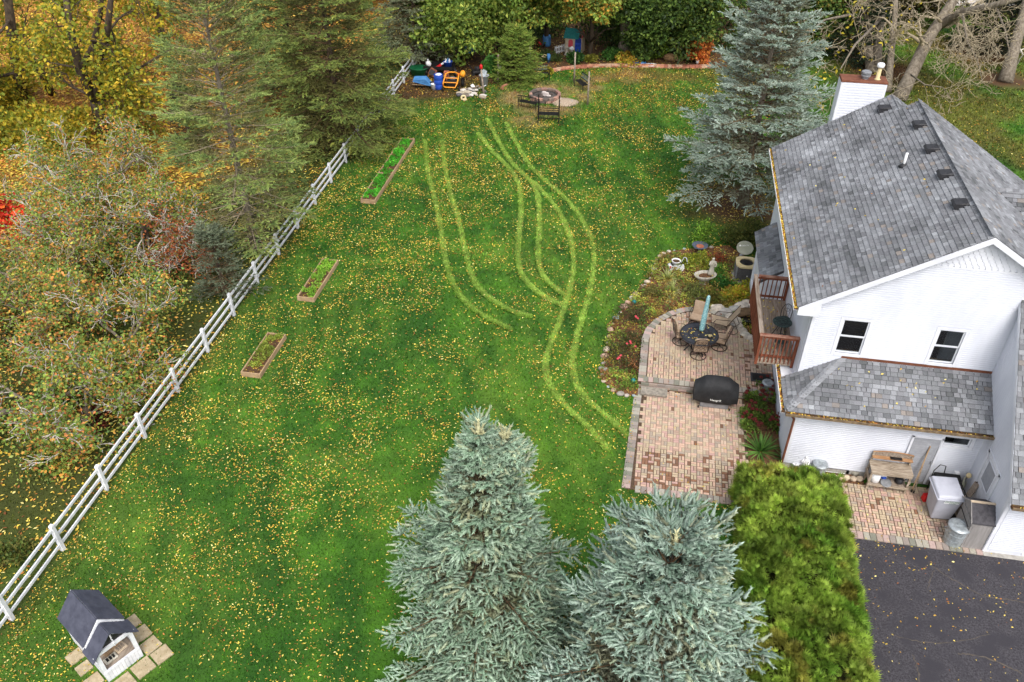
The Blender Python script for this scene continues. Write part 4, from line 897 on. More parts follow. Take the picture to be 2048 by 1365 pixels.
def spruce(name, label, base, h, r, seed, cols, group=None, z0=.35, whorl=.30, nb=(6, 8), shoot=.17, tpl=None, dens=1.0, inner=.40, prof=.85, trunk_r=.14, wood='twig_brown', bark='bark_dark', lean=(0, 0), tipcol=None, latstep=.17, gap=0.0, droop=.35, flat=1.0, shootstep=.105, maxz=None, lv=(.74, 1.16), twin=None, tier=(1, 1)):
    rs = np.random.RandomState(seed); r_ = random.Random(seed); tpl = tpl or SHOOT
    t = thing(name, label, 'tree', base, 0, group)
    lx, ly = lean
    tp = [(lx*(k/6)**1.2, ly*(k/6)**1.2, h*k/6) for k in range(7)]
    q = MB(); q.tube([(0, 0, -.2)]+tp[1:], [trunk_r*1.25]+[trunk_r*(1-k/6.3) for k in range(1, 7)], 9); q.build('trunk', bark, t, smooth=True)
    P, D, SCL, CC, wpaths = [], [], [], [], []; cols = np.array(cols)
    z = z0
    while z < h*.985:
        f = z/h; L0 = r*(1-f)**prof*(1-.25*max(0, .12-f)/.12)+.10; k = r_.randint(*nb); a0 = r_.uniform(0, 6.28)
        if f > .93: k = 4
        L0 *= r_.uniform(*tier); wtone = r_.uniform(.85, 1.12)
        for i in range(k):
            if r_.random() < gap: continue
            L = L0*r_.uniform(*lv); az = a0+2*math.pi*i/k+r_.uniform(-.25, .25); zb_ = z+r_.uniform(-.12, .12)*whorl*3
            e = R(48*f**1.5+8-14*(1-f)+r_.uniform(-6, 6)); dr_ = droop*(1-f)*r_.uniform(.6, 1.3); ca, sa = math.cos(az), math.sin(az)
            tx, ty = lx*(z/h)**1.2, ly*(z/h)**1.2
            def pos(s_): return np.array((tx+ca*s_*L*math.cos(e), ty+sa*s_*L*math.cos(e), zb_+s_*L*math.sin(e)-dr_*L*s_*s_*.5+dr_*L*.35*s_**4))
            wpaths.append(([pos(s_) for s_ in (0, .3, .6, .9)], [.012+.009*L, .009+.006*L, .008+.003*L, .006]))
            nl_ = max(3, int(L*.8/latstep)); out = np.array((ca, sa, 0))
            for j in range(nl_+1):
                s_ = .22+.78*j/nl_; p0 = pos(s_); l = (.50*L*(1.08-s_)+.10)*r_.uniform(.75, 1.2)
                for sg in (-1, 1):
                    if j == nl_ and sg == 1: ld = out*1.0
                    else:
                        an = az+sg*R(r_.uniform(42, 62)); ld = np.array((math.cos(an), math.sin(an), 0))
                    ld = ld+np.array((0, 0, math.tan(e)*.5-dr_*.6*s_+r_.uniform(-.12, .12))); ld /= np.linalg.norm(ld)
                    if l > .25: wpaths.append(([p0, p0+ld*l*.9], [.007, .004]))
                    m = max(2, int(l/shootstep))
                    for g_ in range(m+1):
                        tt = (g_+.5)/(m+.5); pp = p0+ld*l*tt
                        rr = math.hypot(pp[0]-tx, pp[1]-ty)/max(L0, .3)
                        if rr < inner and f < .8 and r_.random() > .25+.3*rr: continue
                        if r_.random() > dens: continue
                        for sd_ in ((0,) if g_ == m else (-1, 1)):
                            dd = ld*.9+out*.25+np.array((0, 0, .22*flat))+np.cross(ld, (0, 0, 1))*sd_*.75+rs.normal(0, .18, 3)
                            P.append(pp); D.append(dd); SCL.append(shoot*r_.uniform(.75, 1.25)*(1.25 if g_ == m else 1))
                            kq = r_.random(); base_c = (cols[0]*(1-kq)+cols[1]*kq)*wtone
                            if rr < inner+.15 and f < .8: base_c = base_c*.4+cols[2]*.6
                            elif r_.random() < .07: base_c = cols[2]*.5+base_c*.5
                            if tipcol is not None and (g_ == m and r_.random() < .16): base_c = base_c*.6+np.array(tipcol)*.4
                            CC.append(base_c)
        z += whorl*r_.uniform(.8, 1.2)*(1-.35*f)
    for i in range(7): # leader
        P.append(np.array((lx, ly, h*.985-.02*i))); a = i*2.4; D.append(np.array((math.cos(a)*.55*(i > 0), math.sin(a)*.55*(i > 0), 1.0))); SCL.append(shoot*(1.9 if i == 0 else 1.4)); CC.append(cols[1] if tipcol is None else np.array(tipcol))
    if twin:
        dx, dy, zs, zt = twin; wpaths.append(([(dx*.3, dy*.3, zs-.5), (dx, dy, zs), (dx, dy, zt)], [.04, .03, .01]))
        z = zs
        while z < zt:
            for i in range(6):
                a = r_.uniform(0, 6.28); L = (zt-z)*.62+.16
                for g_ in range(max(2, int(L/.09))):
                    s_ = (g_+.6)/max(2, int(L/.09)); pp = np.array((dx+math.cos(a)*L*s_*.85, dy+math.sin(a)*L*s_*.85, z+L*s_*.45))
                    for sd_ in (-1, 0, 1): P.append(pp); D.append(np.array((math.cos(a+sd_*.8), math.sin(a+sd_*.8), .55))+rs.normal(0, .2, 3)); SCL.append(shoot*r_.uniform(.8, 1.2)); CC.append(cols[0]*.5+cols[1]*.5 if r_.random() < .7 else np.array(tipcol)*.5+cols[1]*.5)
            z += .14
        for i in range(6): P.append(np.array((dx, dy, zt))); a = i*2.4; D.append(np.array((math.cos(a)*.6*(i > 0), math.sin(a)*.6*(i > 0), 1.0))); SCL.append(shoot*1.5); CC.append(np.array(tipcol))
    tubes(wpaths, 'branches', wood, t, 3)
    P, D, SCL, CC = np.array(P), np.array(D), np.array(SCL), np.array(CC)
    if maxz is not None: k = P[:, 2] < maxz; P, D, SCL, CC = P[k], D[k], SCL[k], CC[k]
    X, Y, Z = axes(D, rs)
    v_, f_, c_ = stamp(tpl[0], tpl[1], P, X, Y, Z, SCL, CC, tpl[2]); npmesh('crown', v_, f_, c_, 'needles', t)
    print(name, len(P), len(f_)); return t
BLUE = [S(128,158,130), S(182,204,180), S(120,106,60)]; PALE = S(206,204,160)
spruce('blue_spruce', 'blue spruce in front of the lawn with a twin pointed top', Vector((G(957, 862, 8.0).x, G(957, 862, 8.0).y, 0)), 8.0, 2.6, 5, BLUE, tipcol=PALE, shoot=.235, dens=1.0, inner=.42, gap=.10, lv=(.6, 1.25), shootstep=.155, latstep=.23, prof=.9, whorl=.40, tier=(.72, 1.18), nb=(6, 9), twin=(.55, .1, 6.9, 7.75))
spruce('blue_spruce', 'broad blue spruce nearest the camera beside the clipped hedge', Vector((G(1350, 1085, 7.5).x, G(1350, 1085, 7.5).y, 0)), 7.5, 2.95, 9, [S(130,158,138), S(184,204,188), S(122,104,60)], tipcol=PALE, shoot=.235, dens=1.0, inner=.42, prof=.5, gap=.10, lv=(.65, 1.25), shootstep=.155, latstep=.23, whorl=.40, tier=(.75, 1.15), nb=(6, 9))
spruce('blue_spruce', 'tall blue spruce behind the house rising out of a mulch ring', SPR3, 13.0, 3.75, 14, [S(136,156,138), S(186,200,186), S(120,106,64)], z0=1.9, whorl=.42, shoot=.30, tpl=SHOOT_F, dens=.9, inner=.45, prof=.6, gap=.1, lv=(.55, 1.3), tier=(.75, 1.15), trunk_r=.24, bark='bark', latstep=.3, shootstep=.2, tipcol=S(182,196,190), maxz=12.6)
GRN = [S(70,92,52), S(112,132,66), S(120,108,62)]
spruce('spruce', 'tall thin crowned spruce with bare grey lower branches behind the white fence', G(512, 500), 13.5, 2.7, 23, [S(112,138,78), S(164,178,96), S(146,130,86)], z0=1.6, whorl=.46, shoot=.30, tpl=SHOOT_F, dens=.75, nb=(6, 9), inner=.55, prof=.36, trunk_r=.2, bark='bark', wood='twig_tan', latstep=.28, shootstep=.18, gap=.22, lv=(.35, 1.45), tipcol=S(168,170,72), droop=.6)
spruce('spruce', 'dense olive green spruce whose boughs hang over the far end of the fence', G(684, 288), 14.0, 3.7, 27, [S(104,124,64), S(150,164,80), S(114,100,58)], z0=.8, whorl=.42, shoot=.34, tpl=SHOOT_F, dens=.8, inner=.5, prof=.42, trunk_r=.24, latstep=.32, shootstep=.22, tipcol=S(190,186,80), droop=.85, gap=.18, lv=(.4, 1.4))
spruce('spruce', 'grey green spruce above the junk pile at the corner of the yard', G(835, 128), 11.0, 2.8, 31, [S(112,124,94), S(152,160,124), S(112,98,70)], z0=1.2, whorl=.5, shoot=.36, tpl=SHOOT_F, dens=.8, inner=.4, prof=.5, trunk_r=.22, latstep=.4, shootstep=.28, droop=.8)
spruce('spruce', 'second olive spruce between the fence end and the thin spruce', G(600, 215), 13.0, 3.4, 33, [S(92,112,62), S(132,148,76), S(110,96,58)], z0=1.0, whorl=.5, shoot=.36, tpl=SHOOT_F, dens=.75, inner=.45, prof=.5, trunk_r=.22, latstep=.4, shootstep=.28, droop=.7, tipcol=S(150,152,66))
spruce('small_spruce', 'small bluish spruce tucked behind the fence under bare twigs', G(452, 594), 3.2, 1.3, 37, [S(92,104,80), S(128,138,112), S(92,82,56)], z0=.2, whorl=.34, shoot=.24, tpl=SHOOT_F, dens=.6, latstep=.26, shootstep=.18, lv=(.45, 1.4), gap=.2, prof=.6)
spruce('small_spruce', 'narrow dying spruce with dark drooping branches among the orange leaves', G(392, 325), 4.6, 1.1, 39, [S(50,58,40), S(74,82,52), S(70,58,40)], z0=.6, whorl=.3, shoot=.24, tpl=SHOOT_F, dens=.4, latstep=.26, shootstep=.2, gap=.2, droop=1.2)
spruce('dark_evergreen', 'dark broad evergreen standing near the gravel in the far corner', G(1972, 100), 6.5, 2.3, 41, [S(26,36,22), S(40,52,30), S(44,36,26)], z0=.2, whorl=.45, shoot=.36, tpl=SHOOT_F, dens=.8, prof=.5, latstep=.4, shootstep=.28)
spruce('dark_evergreen', 'dark evergreen crowded behind the bare multi stemmed tree', G(1700, 118), 6.0, 2.4, 43, [S(34,50,34), S(52,72,46), S(44,36,26)], z0=.2, whorl=.45, shoot=.36, tpl=SHOOT_F, dens=.8, prof=.5, latstep=.4, shootstep=.28)

# ---- broadleaf trees
def grow(r_, p, d, L, rad, depth, paths, tips, nch=(3, 4), spread=42, wob=.22, up=.12, ratio=.66, seg=4, first=.35):
    pts, rads = [Vector(p)], [rad]; d = Vector(d).normalized(); q = Vector(p); dirs = [d.copy()]
    for i in range(seg):
        d = (d+Vector((r_.gauss(0, wob), r_.gauss(0, wob), r_.gauss(0, wob)+up*.5))).normalized(); q = q+d*(L/seg); pts.append(q.copy()); dirs.append(d.copy()); rads.append(rad*(1-.55*(i+1)/seg))
    paths.append((pts, rads))
    if depth == 0: tips.append((q.copy(), d.copy(), L)); return
    k = r_.randint(*nch)
    for j in range(k):
        s_ = first+(1-first)*(j+1)/k; fi = s_*seg; i0 = min(int(fi), seg-1); pp = pts[i0].lerp(pts[i0+1], fi-i0); dd = dirs[i0+1]
        ax = dd.orthogonal().normalized(); ax.rotate(Matrix.Rotation(r_.uniform(0, 6.28), 3, dd)); nd = dd.copy(); nd.rotate(Matrix.Rotation(R(r_.uniform(.6, 1.2)*spread), 3, ax))
        nd = (nd+Vector((0, 0, up))).normalized()
        grow(r_, pp, nd, L*ratio*r_.uniform(.75, 1.2), rads[i0]*.62, depth-1, paths, tips, nch, spread, wob, up, ratio, seg, first)
LEAF_T = np.array([(0, 0, 0), (.3, .45, .08), (0, 1, -.05), (-.3, .45, .08)]); LEAF_Q = np.array([(0, 1, 2), (0, 2, 3)])
def leafset(rs, P, size, pal, pw=None, down=.25, outw=None):
    n = len(P); D = rs.normal(0, 1, (n, 3)); D[:, 2] = D[:, 2]*.5-down
    if outw is not None: D += outw
    X, Y, Z = axes(D, rs); pal = np.array(pal); C = pal[rs.choice(len(pal), n, p=pw)]*rs.uniform(.7, 1.2, n)[:, None]
    return stamp(LEAF_T, LEAF_Q, P, X, Z, Y, rs.uniform(.7, 1.3, n)*size, C)
def crab(label, base, h, rad, seed, pal, nleaf, size=.11, twig='twig_grey', name='crabapple_tree', group='crabapple trees beyond the fence'):
    r_ = random.Random(seed); rs = np.random.RandomState(seed); t = thing(name, label, 'tree', base, 0, group)
    q = MB(); q.tube([(0, 0, -.2), (.03, 0, h*.15), (0, .05, h*.3)], [.17, .13, .11], 8); q.build('trunk', 'bark_dark', t, smooth=True)
    paths, tips = [], []; k = 7
    for i in range(k):
        a = 2*math.pi*i/k+r_.uniform(-.3, .3); el = r_.uniform(.15, .9)
        grow(r_, (0, .03, h*(.18+.1*r_.random())), (math.cos(a), math.sin(a), el), rad*.62, .06, 3, paths, tips, (4, 5), 50, .24, .02, .56, 4, .2)
    big = [p for p in paths if p[1][0] > .03]; sm = [p for p in paths if p[1][0] <= .03]
    tubes(big, 'limbs', 'bark', t, 5); tubes([(p, [max(.016, x*1.1) for x in rr]) for p, rr in sm], 'twigs', twig, t, 3)
    A = np.array([tuple(p[0]) for p in tips]); idx = rs.choice(len(A), nleaf); pn = fbm(A[idx, 0]+seed*3, A[idx, 1], .8, seed)
    keep = pn > .33; P = A[idx][keep]+rs.normal(0, .24, (keep.sum(), 3)); P[:, 2] = np.maximum(P[:, 2], .1)
    v_, f_, c_ = leafset(rs, P, size, pal); cl = fbm(P[:, 0]+seed, P[:, 1]+P[:, 2], .9, seed+3); tint = np.clip((cl-.4)*3, 0, 1)
    T_ = np.repeat(tint, 4)[:, None]*.45; c_ = c_*(1-T_)+T_*c_*np.array([1.25, .88, .75]); c_ = c_*np.array([.97, 1.06, .86]); npmesh('crown', v_, f_, c_, 'leaf', t); return t
CP = [S(140,158,78), S(116,144,70), S(180,172,84), S(216,160,84), S(204,130,82), S(106,134,78), S(128,152,74), S(154,160,94)]
for lb, px, z, h, rd, sd_, nl_, tw in (('crabapple with orange tinged leaves and pale twigs nearest the fence bend', (225, 630), 2.5, 4.4, 3.0, 51, 12000, 'twig_grey'),
        ('crabapple with long bare twigs reaching over the grass, lowest in the thicket', (150, 775), 2.2, 3.8, 2.6, 52, 8500, 'twig_grey'),
        ('crabapple at the left picture edge above the open leafy grass', (40, 770), 2.2, 4.0, 2.9, 53, 9000, 'twig_grey'),
        ('crabapple with green and yellow leaves below the red maple', (60, 590), 2.6, 4.4, 3.2, 54, 12000, 'twig_tan'),
        ('crabapple with whitish lichened twigs below the yellow willow', (150, 430), 2.8, 4.4, 3.4, 55, 10000, 'twig_grey'),
        ('crabapple with bare upper twigs beside the thin crowned spruce', (270, 400), 2.8, 4.6, 3.2, 56, 9000, 'twig_grey'),
        ('crabapple with rusty leaves beside the red maple', (95, 330), 2.8, 4.8, 3.6, 58, 10000, 'twig_grey'),
        ('crabapple with yellow green leaves between willow and spruce', (215, 300), 2.6, 4.4, 3.2, 59, 9000, 'twig_grey'),
        ('crabapple with yellowing leaves at the picture edge below the red maple', (20, 520), 2.8, 4.6, 3.2, 62, 10000, 'twig_tan'),
        ('crabapple with brick red leaf clusters beside the small bluish spruce', (365, 455), 2.0, 3.6, 2.2, 57, 4500, 'twig_grey')):
    bq = G(px[0], px[1], z); pal = CP if sd_ != 57 else [S(170,92,60), S(190,104,70), S(130,110,60), S(150,80,56)]
    crab(lb, (bq.x, bq.y, 0), h*1.08, rd, sd_, pal, nl_, twig=tw, size=.125)
b_ = G(25, 430, 2.0); crab('small maple with bright red and orange leaves at the left edge', (b_.x-.8, b_.y, 0), 3.2, 1.7, 61, [S(214,60,44), S(226,84,48), S(230,120,60), S(200,48,44)], 4200, size=.2, name='red_maple', group=None)
# low understorey behind the fence
def cloud(rs, c, rad, n, shell=.55):
    D = rs.normal(size=(n, 3)); D /= np.linalg.norm(D, axis=1, keepdims=True); rr = (shell+(1-shell)*rs.rand(n))**.6
    return np.array(c)+D*rr[:, None]*np.array(rad), D
def shrub(name, label, base, h, rad, seed, pal, n, size, cat='shrub', group=None, clumps=9, stem=True, down=.0, mat_='leaf', pw=None):
    rs = np.random.RandomState(seed); t = thing(name, label, cat, (base[0], base[1], base[2] if len(base) > 2 else 0), 0, group); L_ = []; per = max(1, n//clumps)
    ry = rad if not hasattr(rad, '__len__') else rad[1]; rx = rad if not hasattr(rad, '__len__') else rad[0]
    for i in range(clumps):
        a = rs.uniform(0, 6.28); q_ = math.sqrt(rs.rand())*.68; c = (math.cos(a)*q_*rx, math.sin(a)*q_*ry, h*rs.uniform(.3, .68)*(1-.35*q_))
        P, D = cloud(rs, c, (rx*.46, ry*.46, h*.36), per, .3); P[:, 2] = np.maximum(P[:, 2], .03)
        L_.append(leafset(rs, P, size, np.array(pal)*rs.uniform(.82, 1.15), pw, down, D*1.0+np.array([0, 0, .5])))
    v_, f_, c_ = merge(L_); npmesh('foliage', v_, f_, c_, mat_, t)
    if stem:
        q = MB()
        for i in range(5): a = i*1.3; q.tube([(0, 0, 0), (rx*.25*math.cos(a), ry*.25*math.sin(a), h*.4), (rx*.45*math.cos(a), ry*.45*math.sin(a), h*.7)], [.012+.012*h, .01, .005], 5)
        q.build('stems', 'twig_brown', t)
    return t
for i, (px, lb) in enumerate((((130, 800), 'low green bramble under the crabapple twigs near the fence'), ((240, 700), 'low green bramble in the middle of the crabapple thicket'), ((20, 660), 'low green bramble at the left picture edge'), ((330, 560), 'low green bramble beside the fence bend'), ((15, 1130), 'green weeds growing through the nearest fence rails'))):
    b_ = G(*px); shrub('bramble', lb, b_, .9 if i < 4 else .5, 1.6 if i < 4 else .8, 70+i, [S(72,92,44), S(96,112,50), S(120,116,56)], 1500, .12)
b_ = G(183, 862); shrub('bramble', 'small clump of dark red leaves at the foot of the nearest crabapple', b_, 1.1, .7, 77, [S(120,50,40), S(90,60,50), S(140,70,50)], 900, .1)
# ---- big yellow tree, upper left
def bigtree(name, label, base, limbs, leaves, pal, size, seed, bark='bark_dark', twig='bark_dark', group=None, depth=3, pw=None, twl=2.4, rad0=.3):
    r_ = random.Random(seed); rs = np.random.RandomState(seed); t = thing(name, label, 'tree', base, 0, group); paths, tips = [], []
    q = MB()
    for pts, rads in limbs: q.tube(pts, rads, 10)
    q.build('trunk', bark, t, smooth=True)
    for pts, rads in limbs:
        for i in range(1, len(pts)):
            for _ in range(2):
                p = Vector(pts[i-1]).lerp(Vector(pts[i]), r_.random()); d = Vector(pts[i])-Vector(pts[i-1]); d.normalize(); o_ = d.orthogonal(); o_.rotate(Matrix.Rotation(r_.uniform(0, 6.28), 3, d)); d = d*.5+o_*.9+Vector((0, 0, -.1))
                if p.z > 1.2: grow(r_, p, d, twl*r_.uniform(.7, 1.2), rads[i]*.42, depth-1, paths, tips, (3, 4), 48, .25, .0, .62, 4, .3)
    tubes([(p, [max(.012, x) for x in rr]) for p, rr in paths], 'branches', twig, t, 4)
    if leaves:
        A = np.array([tuple(p[0]) for p in tips]); idx = rs.choice(len(A), leaves); P = A[idx]+rs.normal(0, .35, (leaves, 3)); ok = fbm(P[:, 0]+seed, P[:, 1]+P[:, 2], .5, seed) > .4
        v_, f_, c_ = leafset(rs, P[ok], size, pal, pw, down=.5); npmesh('crown', v_, f_, c_, 'leaf', t)
    return t
def rel(px, base): # points given as (x, y, z): sighted, relative to the base
    return [tuple(G(x, y, z)-base) for x, y, z in px]
YP = [S(170,160,44), S(140,146,46), S(206,176,56), S(120,134,48)]
b1 = G(208, 275)
bigtree('willow_tree', 'dark forked yellow leaved tree standing in the orange leaf carpet', b1, [(rel([(208, 280, 0), (200, 235, 1.2), (190, 195, 2.4)], b1), [.42, .36, .33]), (rel([(190, 200, 2.3), (160, 140, 4.2), (140, 60, 6.5), (130, -20, 8.5)], b1), [.28, .24, .2, .14]), (rel([(190, 200, 2.3), (200, 130, 4.4), (215, 60, 6.6), (225, -30, 9)], b1), [.26, .22, .18, .12]), (rel([(160, 140, 4.2), (185, 95, 5.6), (200, 30, 7.2), (205, -20, 8.8)], b1), [.18, .16, .13, .1]), (rel([(195, 215, 1.8), (240, 160, 3.2), (290, 130, 4.2), (345, 95, 5.2)], b1), [.14, .1, .07, .04]), (rel([(203, 240, 1.0), (240, 215, 1.6), (275, 205, 2.0), (305, 235, 1.7)], b1), [.12, .09, .07, .04])], 9500, YP, .25, 81)
b2 = G(45, 200)
bigtree('willow_tree', 'yellow leaved tree with leaning trunks in the top left corner', b2, [(rel([(45, 205, 0), (38, 150, 1.8), (25, 80, 4.0), (15, -10, 7)], b2), [.4, .34, .3, .22]), (rel([(105, 190, 0.0), (85, 150, 1.6), (50, 100, 3.4), (25, 60, 4.6)], b2), [.25, .22, .18, .12])], 11000, YP, .26, 82, twl=3.0)
b3 = G(330, 110)
bigtree('willow_tree', 'yellow leaved tree behind the thin crowned spruce', b3, [(rel([(330, 112, 0), (322, 60, 1.6), (310, 0, 3.6), (300, -60, 6)], b3), [.3, .26, .22, .15])], 5000, YP+[S(196,140,56)], .27, 83, twl=2.8)
for i, (px, lb) in enumerate((((40, 290), 'yellow green leafy thicket under the top left tree'), ((120, 300), 'yellow green leafy thicket at the foot of the forked tree'), ((10, 210), 'yellow leafy thicket cut by the top left picture edge'))):
    b_ = G(*px); shrub('thicket', lb, b_, 2.6, 2.6, 84+i, YP+[S(150,140,50)], 3200, .24, clumps=16)
# ---- back border: broadleaf trees seen from their lowest boughs up
DG_ = [S(66,92,38), S(88,114,48), S(108,130,56), S(50,72,32)]; LG = [S(118,144,60), S(140,162,68), S(162,172,78), S(96,124,54)]
def backtree(label, px, z, rad, h, seed, pal, n, size=.26, name='maple_tree', tr=.16, clumps=44, low=.55, back=2.2):
    n = int(n*1.7); rad *= 1.12
    rs = np.random.RandomState(seed); c = G(px[0], px[1], z); t = thing(name, label, 'tree', (c.x, c.y+back, 0)); L_ = []; bo = np.array([0, -back, 0])
    q = MB(); q.tube([(0, 0, -.2), (.1, .05, h*.35), (-.05, .1, h*.75)], [tr*1.2, tr, tr*.6], 8)
    for i in range(6): a = i*1.05; q.tube([(0, 0, h*.25), (rad*.4*math.cos(a), rad*.4*math.sin(a), h*.45), (rad*.75*math.cos(a), rad*.75*math.sin(a), h*.5)], [tr*.5, tr*.3, tr*.12], 5)
    q.build('trunk', 'bark_dark', t, smooth=True)
    for i in range(clumps):
        D = rs.normal(size=3); D /= np.linalg.norm(D); cc = D*np.array([rad*.8, rad*.8, h*.42])*(.35+.75*rs.rand())+np.array([0, 0, z+h*.05])+bo
        if cc[2] < low: cc[2] = low+rs.rand()*1.4-.3
        P, Dn = cloud(rs, cc, np.array((rad*.30, rad*.30, h*.10+.2))*rs.uniform(.6, 1.5), n//clumps, .2); P[:, 2] = np.maximum(P[:, 2], low*.6)
        L_.append(leafset(rs, P, size, np.array(pal)*rs.uniform(.75, 1.2), None, .35, Dn*.8))
    v_, f_, c_ = merge(L_); npmesh('crown', v_, f_, c_, 'leaf', t); return t
backtree('leafy green tree whose low boughs hang over the junk pile', (905, 30), 3.6, 2.9, 6.5, 91, LG, 6500, low=.9)
backtree('leafy green tree hanging over the wooden posts and blue drum', (985, 10), 3.8, 2.9, 6.5, 92, LG, 6500, low=.9)
backtree('leafy light green tree hanging above the toy playhouse', (1085, -30), 4.9, 2.8, 5.4, 93, LG+[S(166,150,58)], 6500, low=2.9)
backtree('yellowing green tree whose boughs half cover the playhouse roof', (1180, -5), 4.8, 2.1, 4.6, 94, LG+[S(170,152,60), S(190,140,60)], 4500, low=2.7)
backtree('dark green bushy tree right of the trunk with two white plaques', (1305, 45), 2.6, 2.8, 6.0, 95, DG_, 7000, low=.5)
backtree('dark green bushy tree with yellow patches beside the tall blue spruce', (1385, 40), 2.8, 2.6, 6.0, 96, DG_+[S(110,120,48)], 6500, low=.5)
backtree('dark green tree filling the gap behind the big trunk', (1235, 0), 3.6, 2.4, 6.0, 97, DG_, 5000, low=.6)
backtree('dark leafy tree behind the grey green corner spruce', (860, 20), 3.2, 2.4, 6.0, 98, DG_, 4500, low=.6)
backtree('olive tree beyond the blue spruce beside the bare stems', (1640, 20), 3.2, 2.8, 6.0, 99, DG_+[S(120,110,50)], 5000, low=.5)
backtree('olive bush row behind the leaning bare trunk', (1845, -5), 2.2, 2.6, 4.5, 100, [S(80,80,40), S(104,96,48), S(70,62,40)], 4200, low=.4)
backtree('orange leaved young maple against the blue spruce', (1402, 100), 1.0, .85, 2.6, 101, [S(206,118,52), S(216,144,70), S(180,92,50)], 1500, size=.2, low=.2, clumps=14, tr=.05, back=0)
backtree('small orange maple top showing over the dark bushes', (1335, 15), 3.4, .7, 1.6, 102, [S(230,120,44), S(236,146,60)], 700, size=.2, low=2.2, clumps=10, tr=.05, back=0)
rs = np.random.RandomState(110); L_ = []
for i in range(90):
    u_ = rs.uniform(-26, 32); v_ = 67+rs.uniform(-1, 7)+max(0, u_)*.12+(4 if u_ > 12 else 0)
    if 20 < u_ < 30: continue
    P, Dn = cloud(rs, (u_, v_, rs.uniform(.8, 6)), (1.7, 1.5, 1.5), 260, .2); P[:, 2] = np.maximum(P[:, 2], .1); L_.append(leafset(rs, P, .36, np.array(DG_)*rs.uniform(.6, 1.0), None, .3, Dn))
v_, f_, c_ = merge(L_); wd_ = npmesh('woodland', v_, f_, c_, 'leaf'); tag(wd_, 'dark leafy woodland closing the far end of the yard', 'woodland', kind='stuff')
rs = np.random.RandomState(111); L_ = []
for i in range(130):
    u_ = rs.uniform(-18, 7); v_ = rs.uniform(60.5, 66)
    if -8.5 < u_ < -4.3 and v_ < 62.6: continue
    P, Dn = cloud(rs, (u_, v_, rs.uniform(.2, .9)), (.9, .7, .6), 90, .2); P[:, 2] = np.maximum(P[:, 2], .05); L_.append(leafset(rs, P, .24, np.array(DG_)*rs.uniform(.5, 1.0), None, .1, Dn))
v_, f_, c_ = merge(L_); wd_ = npmesh('undergrowth', v_, f_, c_, 'leaf'); tag(wd_, 'dark undergrowth filling the back border beneath the boughs', 'undergrowth', kind='stuff')
rs = np.random.RandomState(113); L_ = []; A_ = np.array([(rs.uniform(-2, 5.4), rs.uniform(23.9, 33.6)) for _ in range(1400)]); ok_ = inpoly(A_[:, 0], A_[:, 1], BED) & ~inpoly(A_[:, 0], A_[:, 1], inset(UPPER, 2.8, 26.5, 1.06)); A_ = A_[ok_]
for u_, v_ in A_[:340]:
    h_ = rs.uniform(.08, .30); pal_ = [[S(120,140,56), S(150,160,70)], [S(92,120,50), S(112,136,60)], [S(150,130,64), S(170,150,76)], [S(176,172,76), S(140,150,60)], [S(120,84,56), S(150,104,64)]][rs.randint(5)]
    P, Dn = cloud(rs, (u_, v_, .05+h_*.5), (.22, .22, h_), 46, .2); P[:, 2] = np.maximum(P[:, 2], .05); L_.append(leafset(rs, P, .085, np.array(pal_)*rs.uniform(1.0, 1.5), None, -.1, Dn))
v_, f_, c_ = merge(L_); wd_ = npmesh('ground_cover', v_, f_, c_, 'leaf'); tag(wd_, 'mixed low ground cover between the plants of the curved bed', 'ground cover', kind='stuff')
# trunk with plaques
tb = G(1247, 112); t = thing('shade_tree', 'thick grey brown tree trunk in the back border carrying two white plaques', 'tree', tb)
q = MB(); q.tube([(0, 0, -.2), (0, 0, .3), (.02, 0, 2), (.05, .05, 5), (0, .1, 9)], [.62, .46, .42, .40, .3], 14); q.build('trunk', 'bark', t, smooth=True)
rs = np.random.RandomState(112); L_ = []
for i in range(26):
    a = rs.uniform(0, 6.28); P, Dn = cloud(rs, (math.cos(a)*2.4, math.sin(a)*1.8+.8, rs.uniform(5.2, 9)), (1.0, 1.0, .8), 140, .2); L_.append(leafset(rs, P, .3, LG, None, .3, Dn))
v_, f_, c_ = merge(L_); npmesh('crown', v_, f_, c_, 'leaf', t)
for i, (dx, zz) in enumerate(((-.18, 1.75), (.22, 1.55))):
    p = thing('tree_plaque', ('upper left' if i == 0 else 'lower right')+' small white ornament nailed to the grey brown trunk', 'ornament', tb+Vector((dx, -.47+.06*i, zz)))
    q = MB(); q.prism([(-.09, 0, -.14), (.09, 0, -.14), (.12, 0, .02), (.05, 0, .12), (-.05, 0, .12), (-.12, 0, .02)], (0, -.05, 0)); q.build('plaque', 'plain_white', p); q = MB(); q.box((0, -.06, .0), (.08, .02, .1)); q.build('panel', 'statue_stone', p)
# ---- bare trees behind the house
bm = G(1750, 140)
bigtree('bare_tree', 'bare multi stemmed tree with tangled twigs behind the chimney', bm, [(rel([(1740, 145, 0), (1737, 80, 1.6), (1728, 10, 3.5), (1715, -60, 6)], bm), [.32, .27, .24, .18]), (rel([(1752, 145, 0), (1757, 70, 1.9), (1765, -10, 4.2), (1772, -90, 7)], bm), [.34, .3, .25, .18]), (rel([(1775, 185, 0), (1782, 110, 1.6), (1790, 30, 3.6), (1792, -60, 6)], bm), [.26, .22, .18, .12]), (rel([(1745, 60, 2.2), (1700, 30, 3.4), (1650, 40, 4.2), (1610, 70, 4.6)], bm), [.13, .1, .06, .03]), (rel([(1760, 40, 3.0), (1710, 90, 3.6), (1680, 140, 3.4)], bm), [.1, .07, .03])], 500, [S(220,196,60), S(200,180,60)], .24, 121, bark='bark', twig='twig_tan', twl=2.2, depth=4)
bl = G(1800, 195)
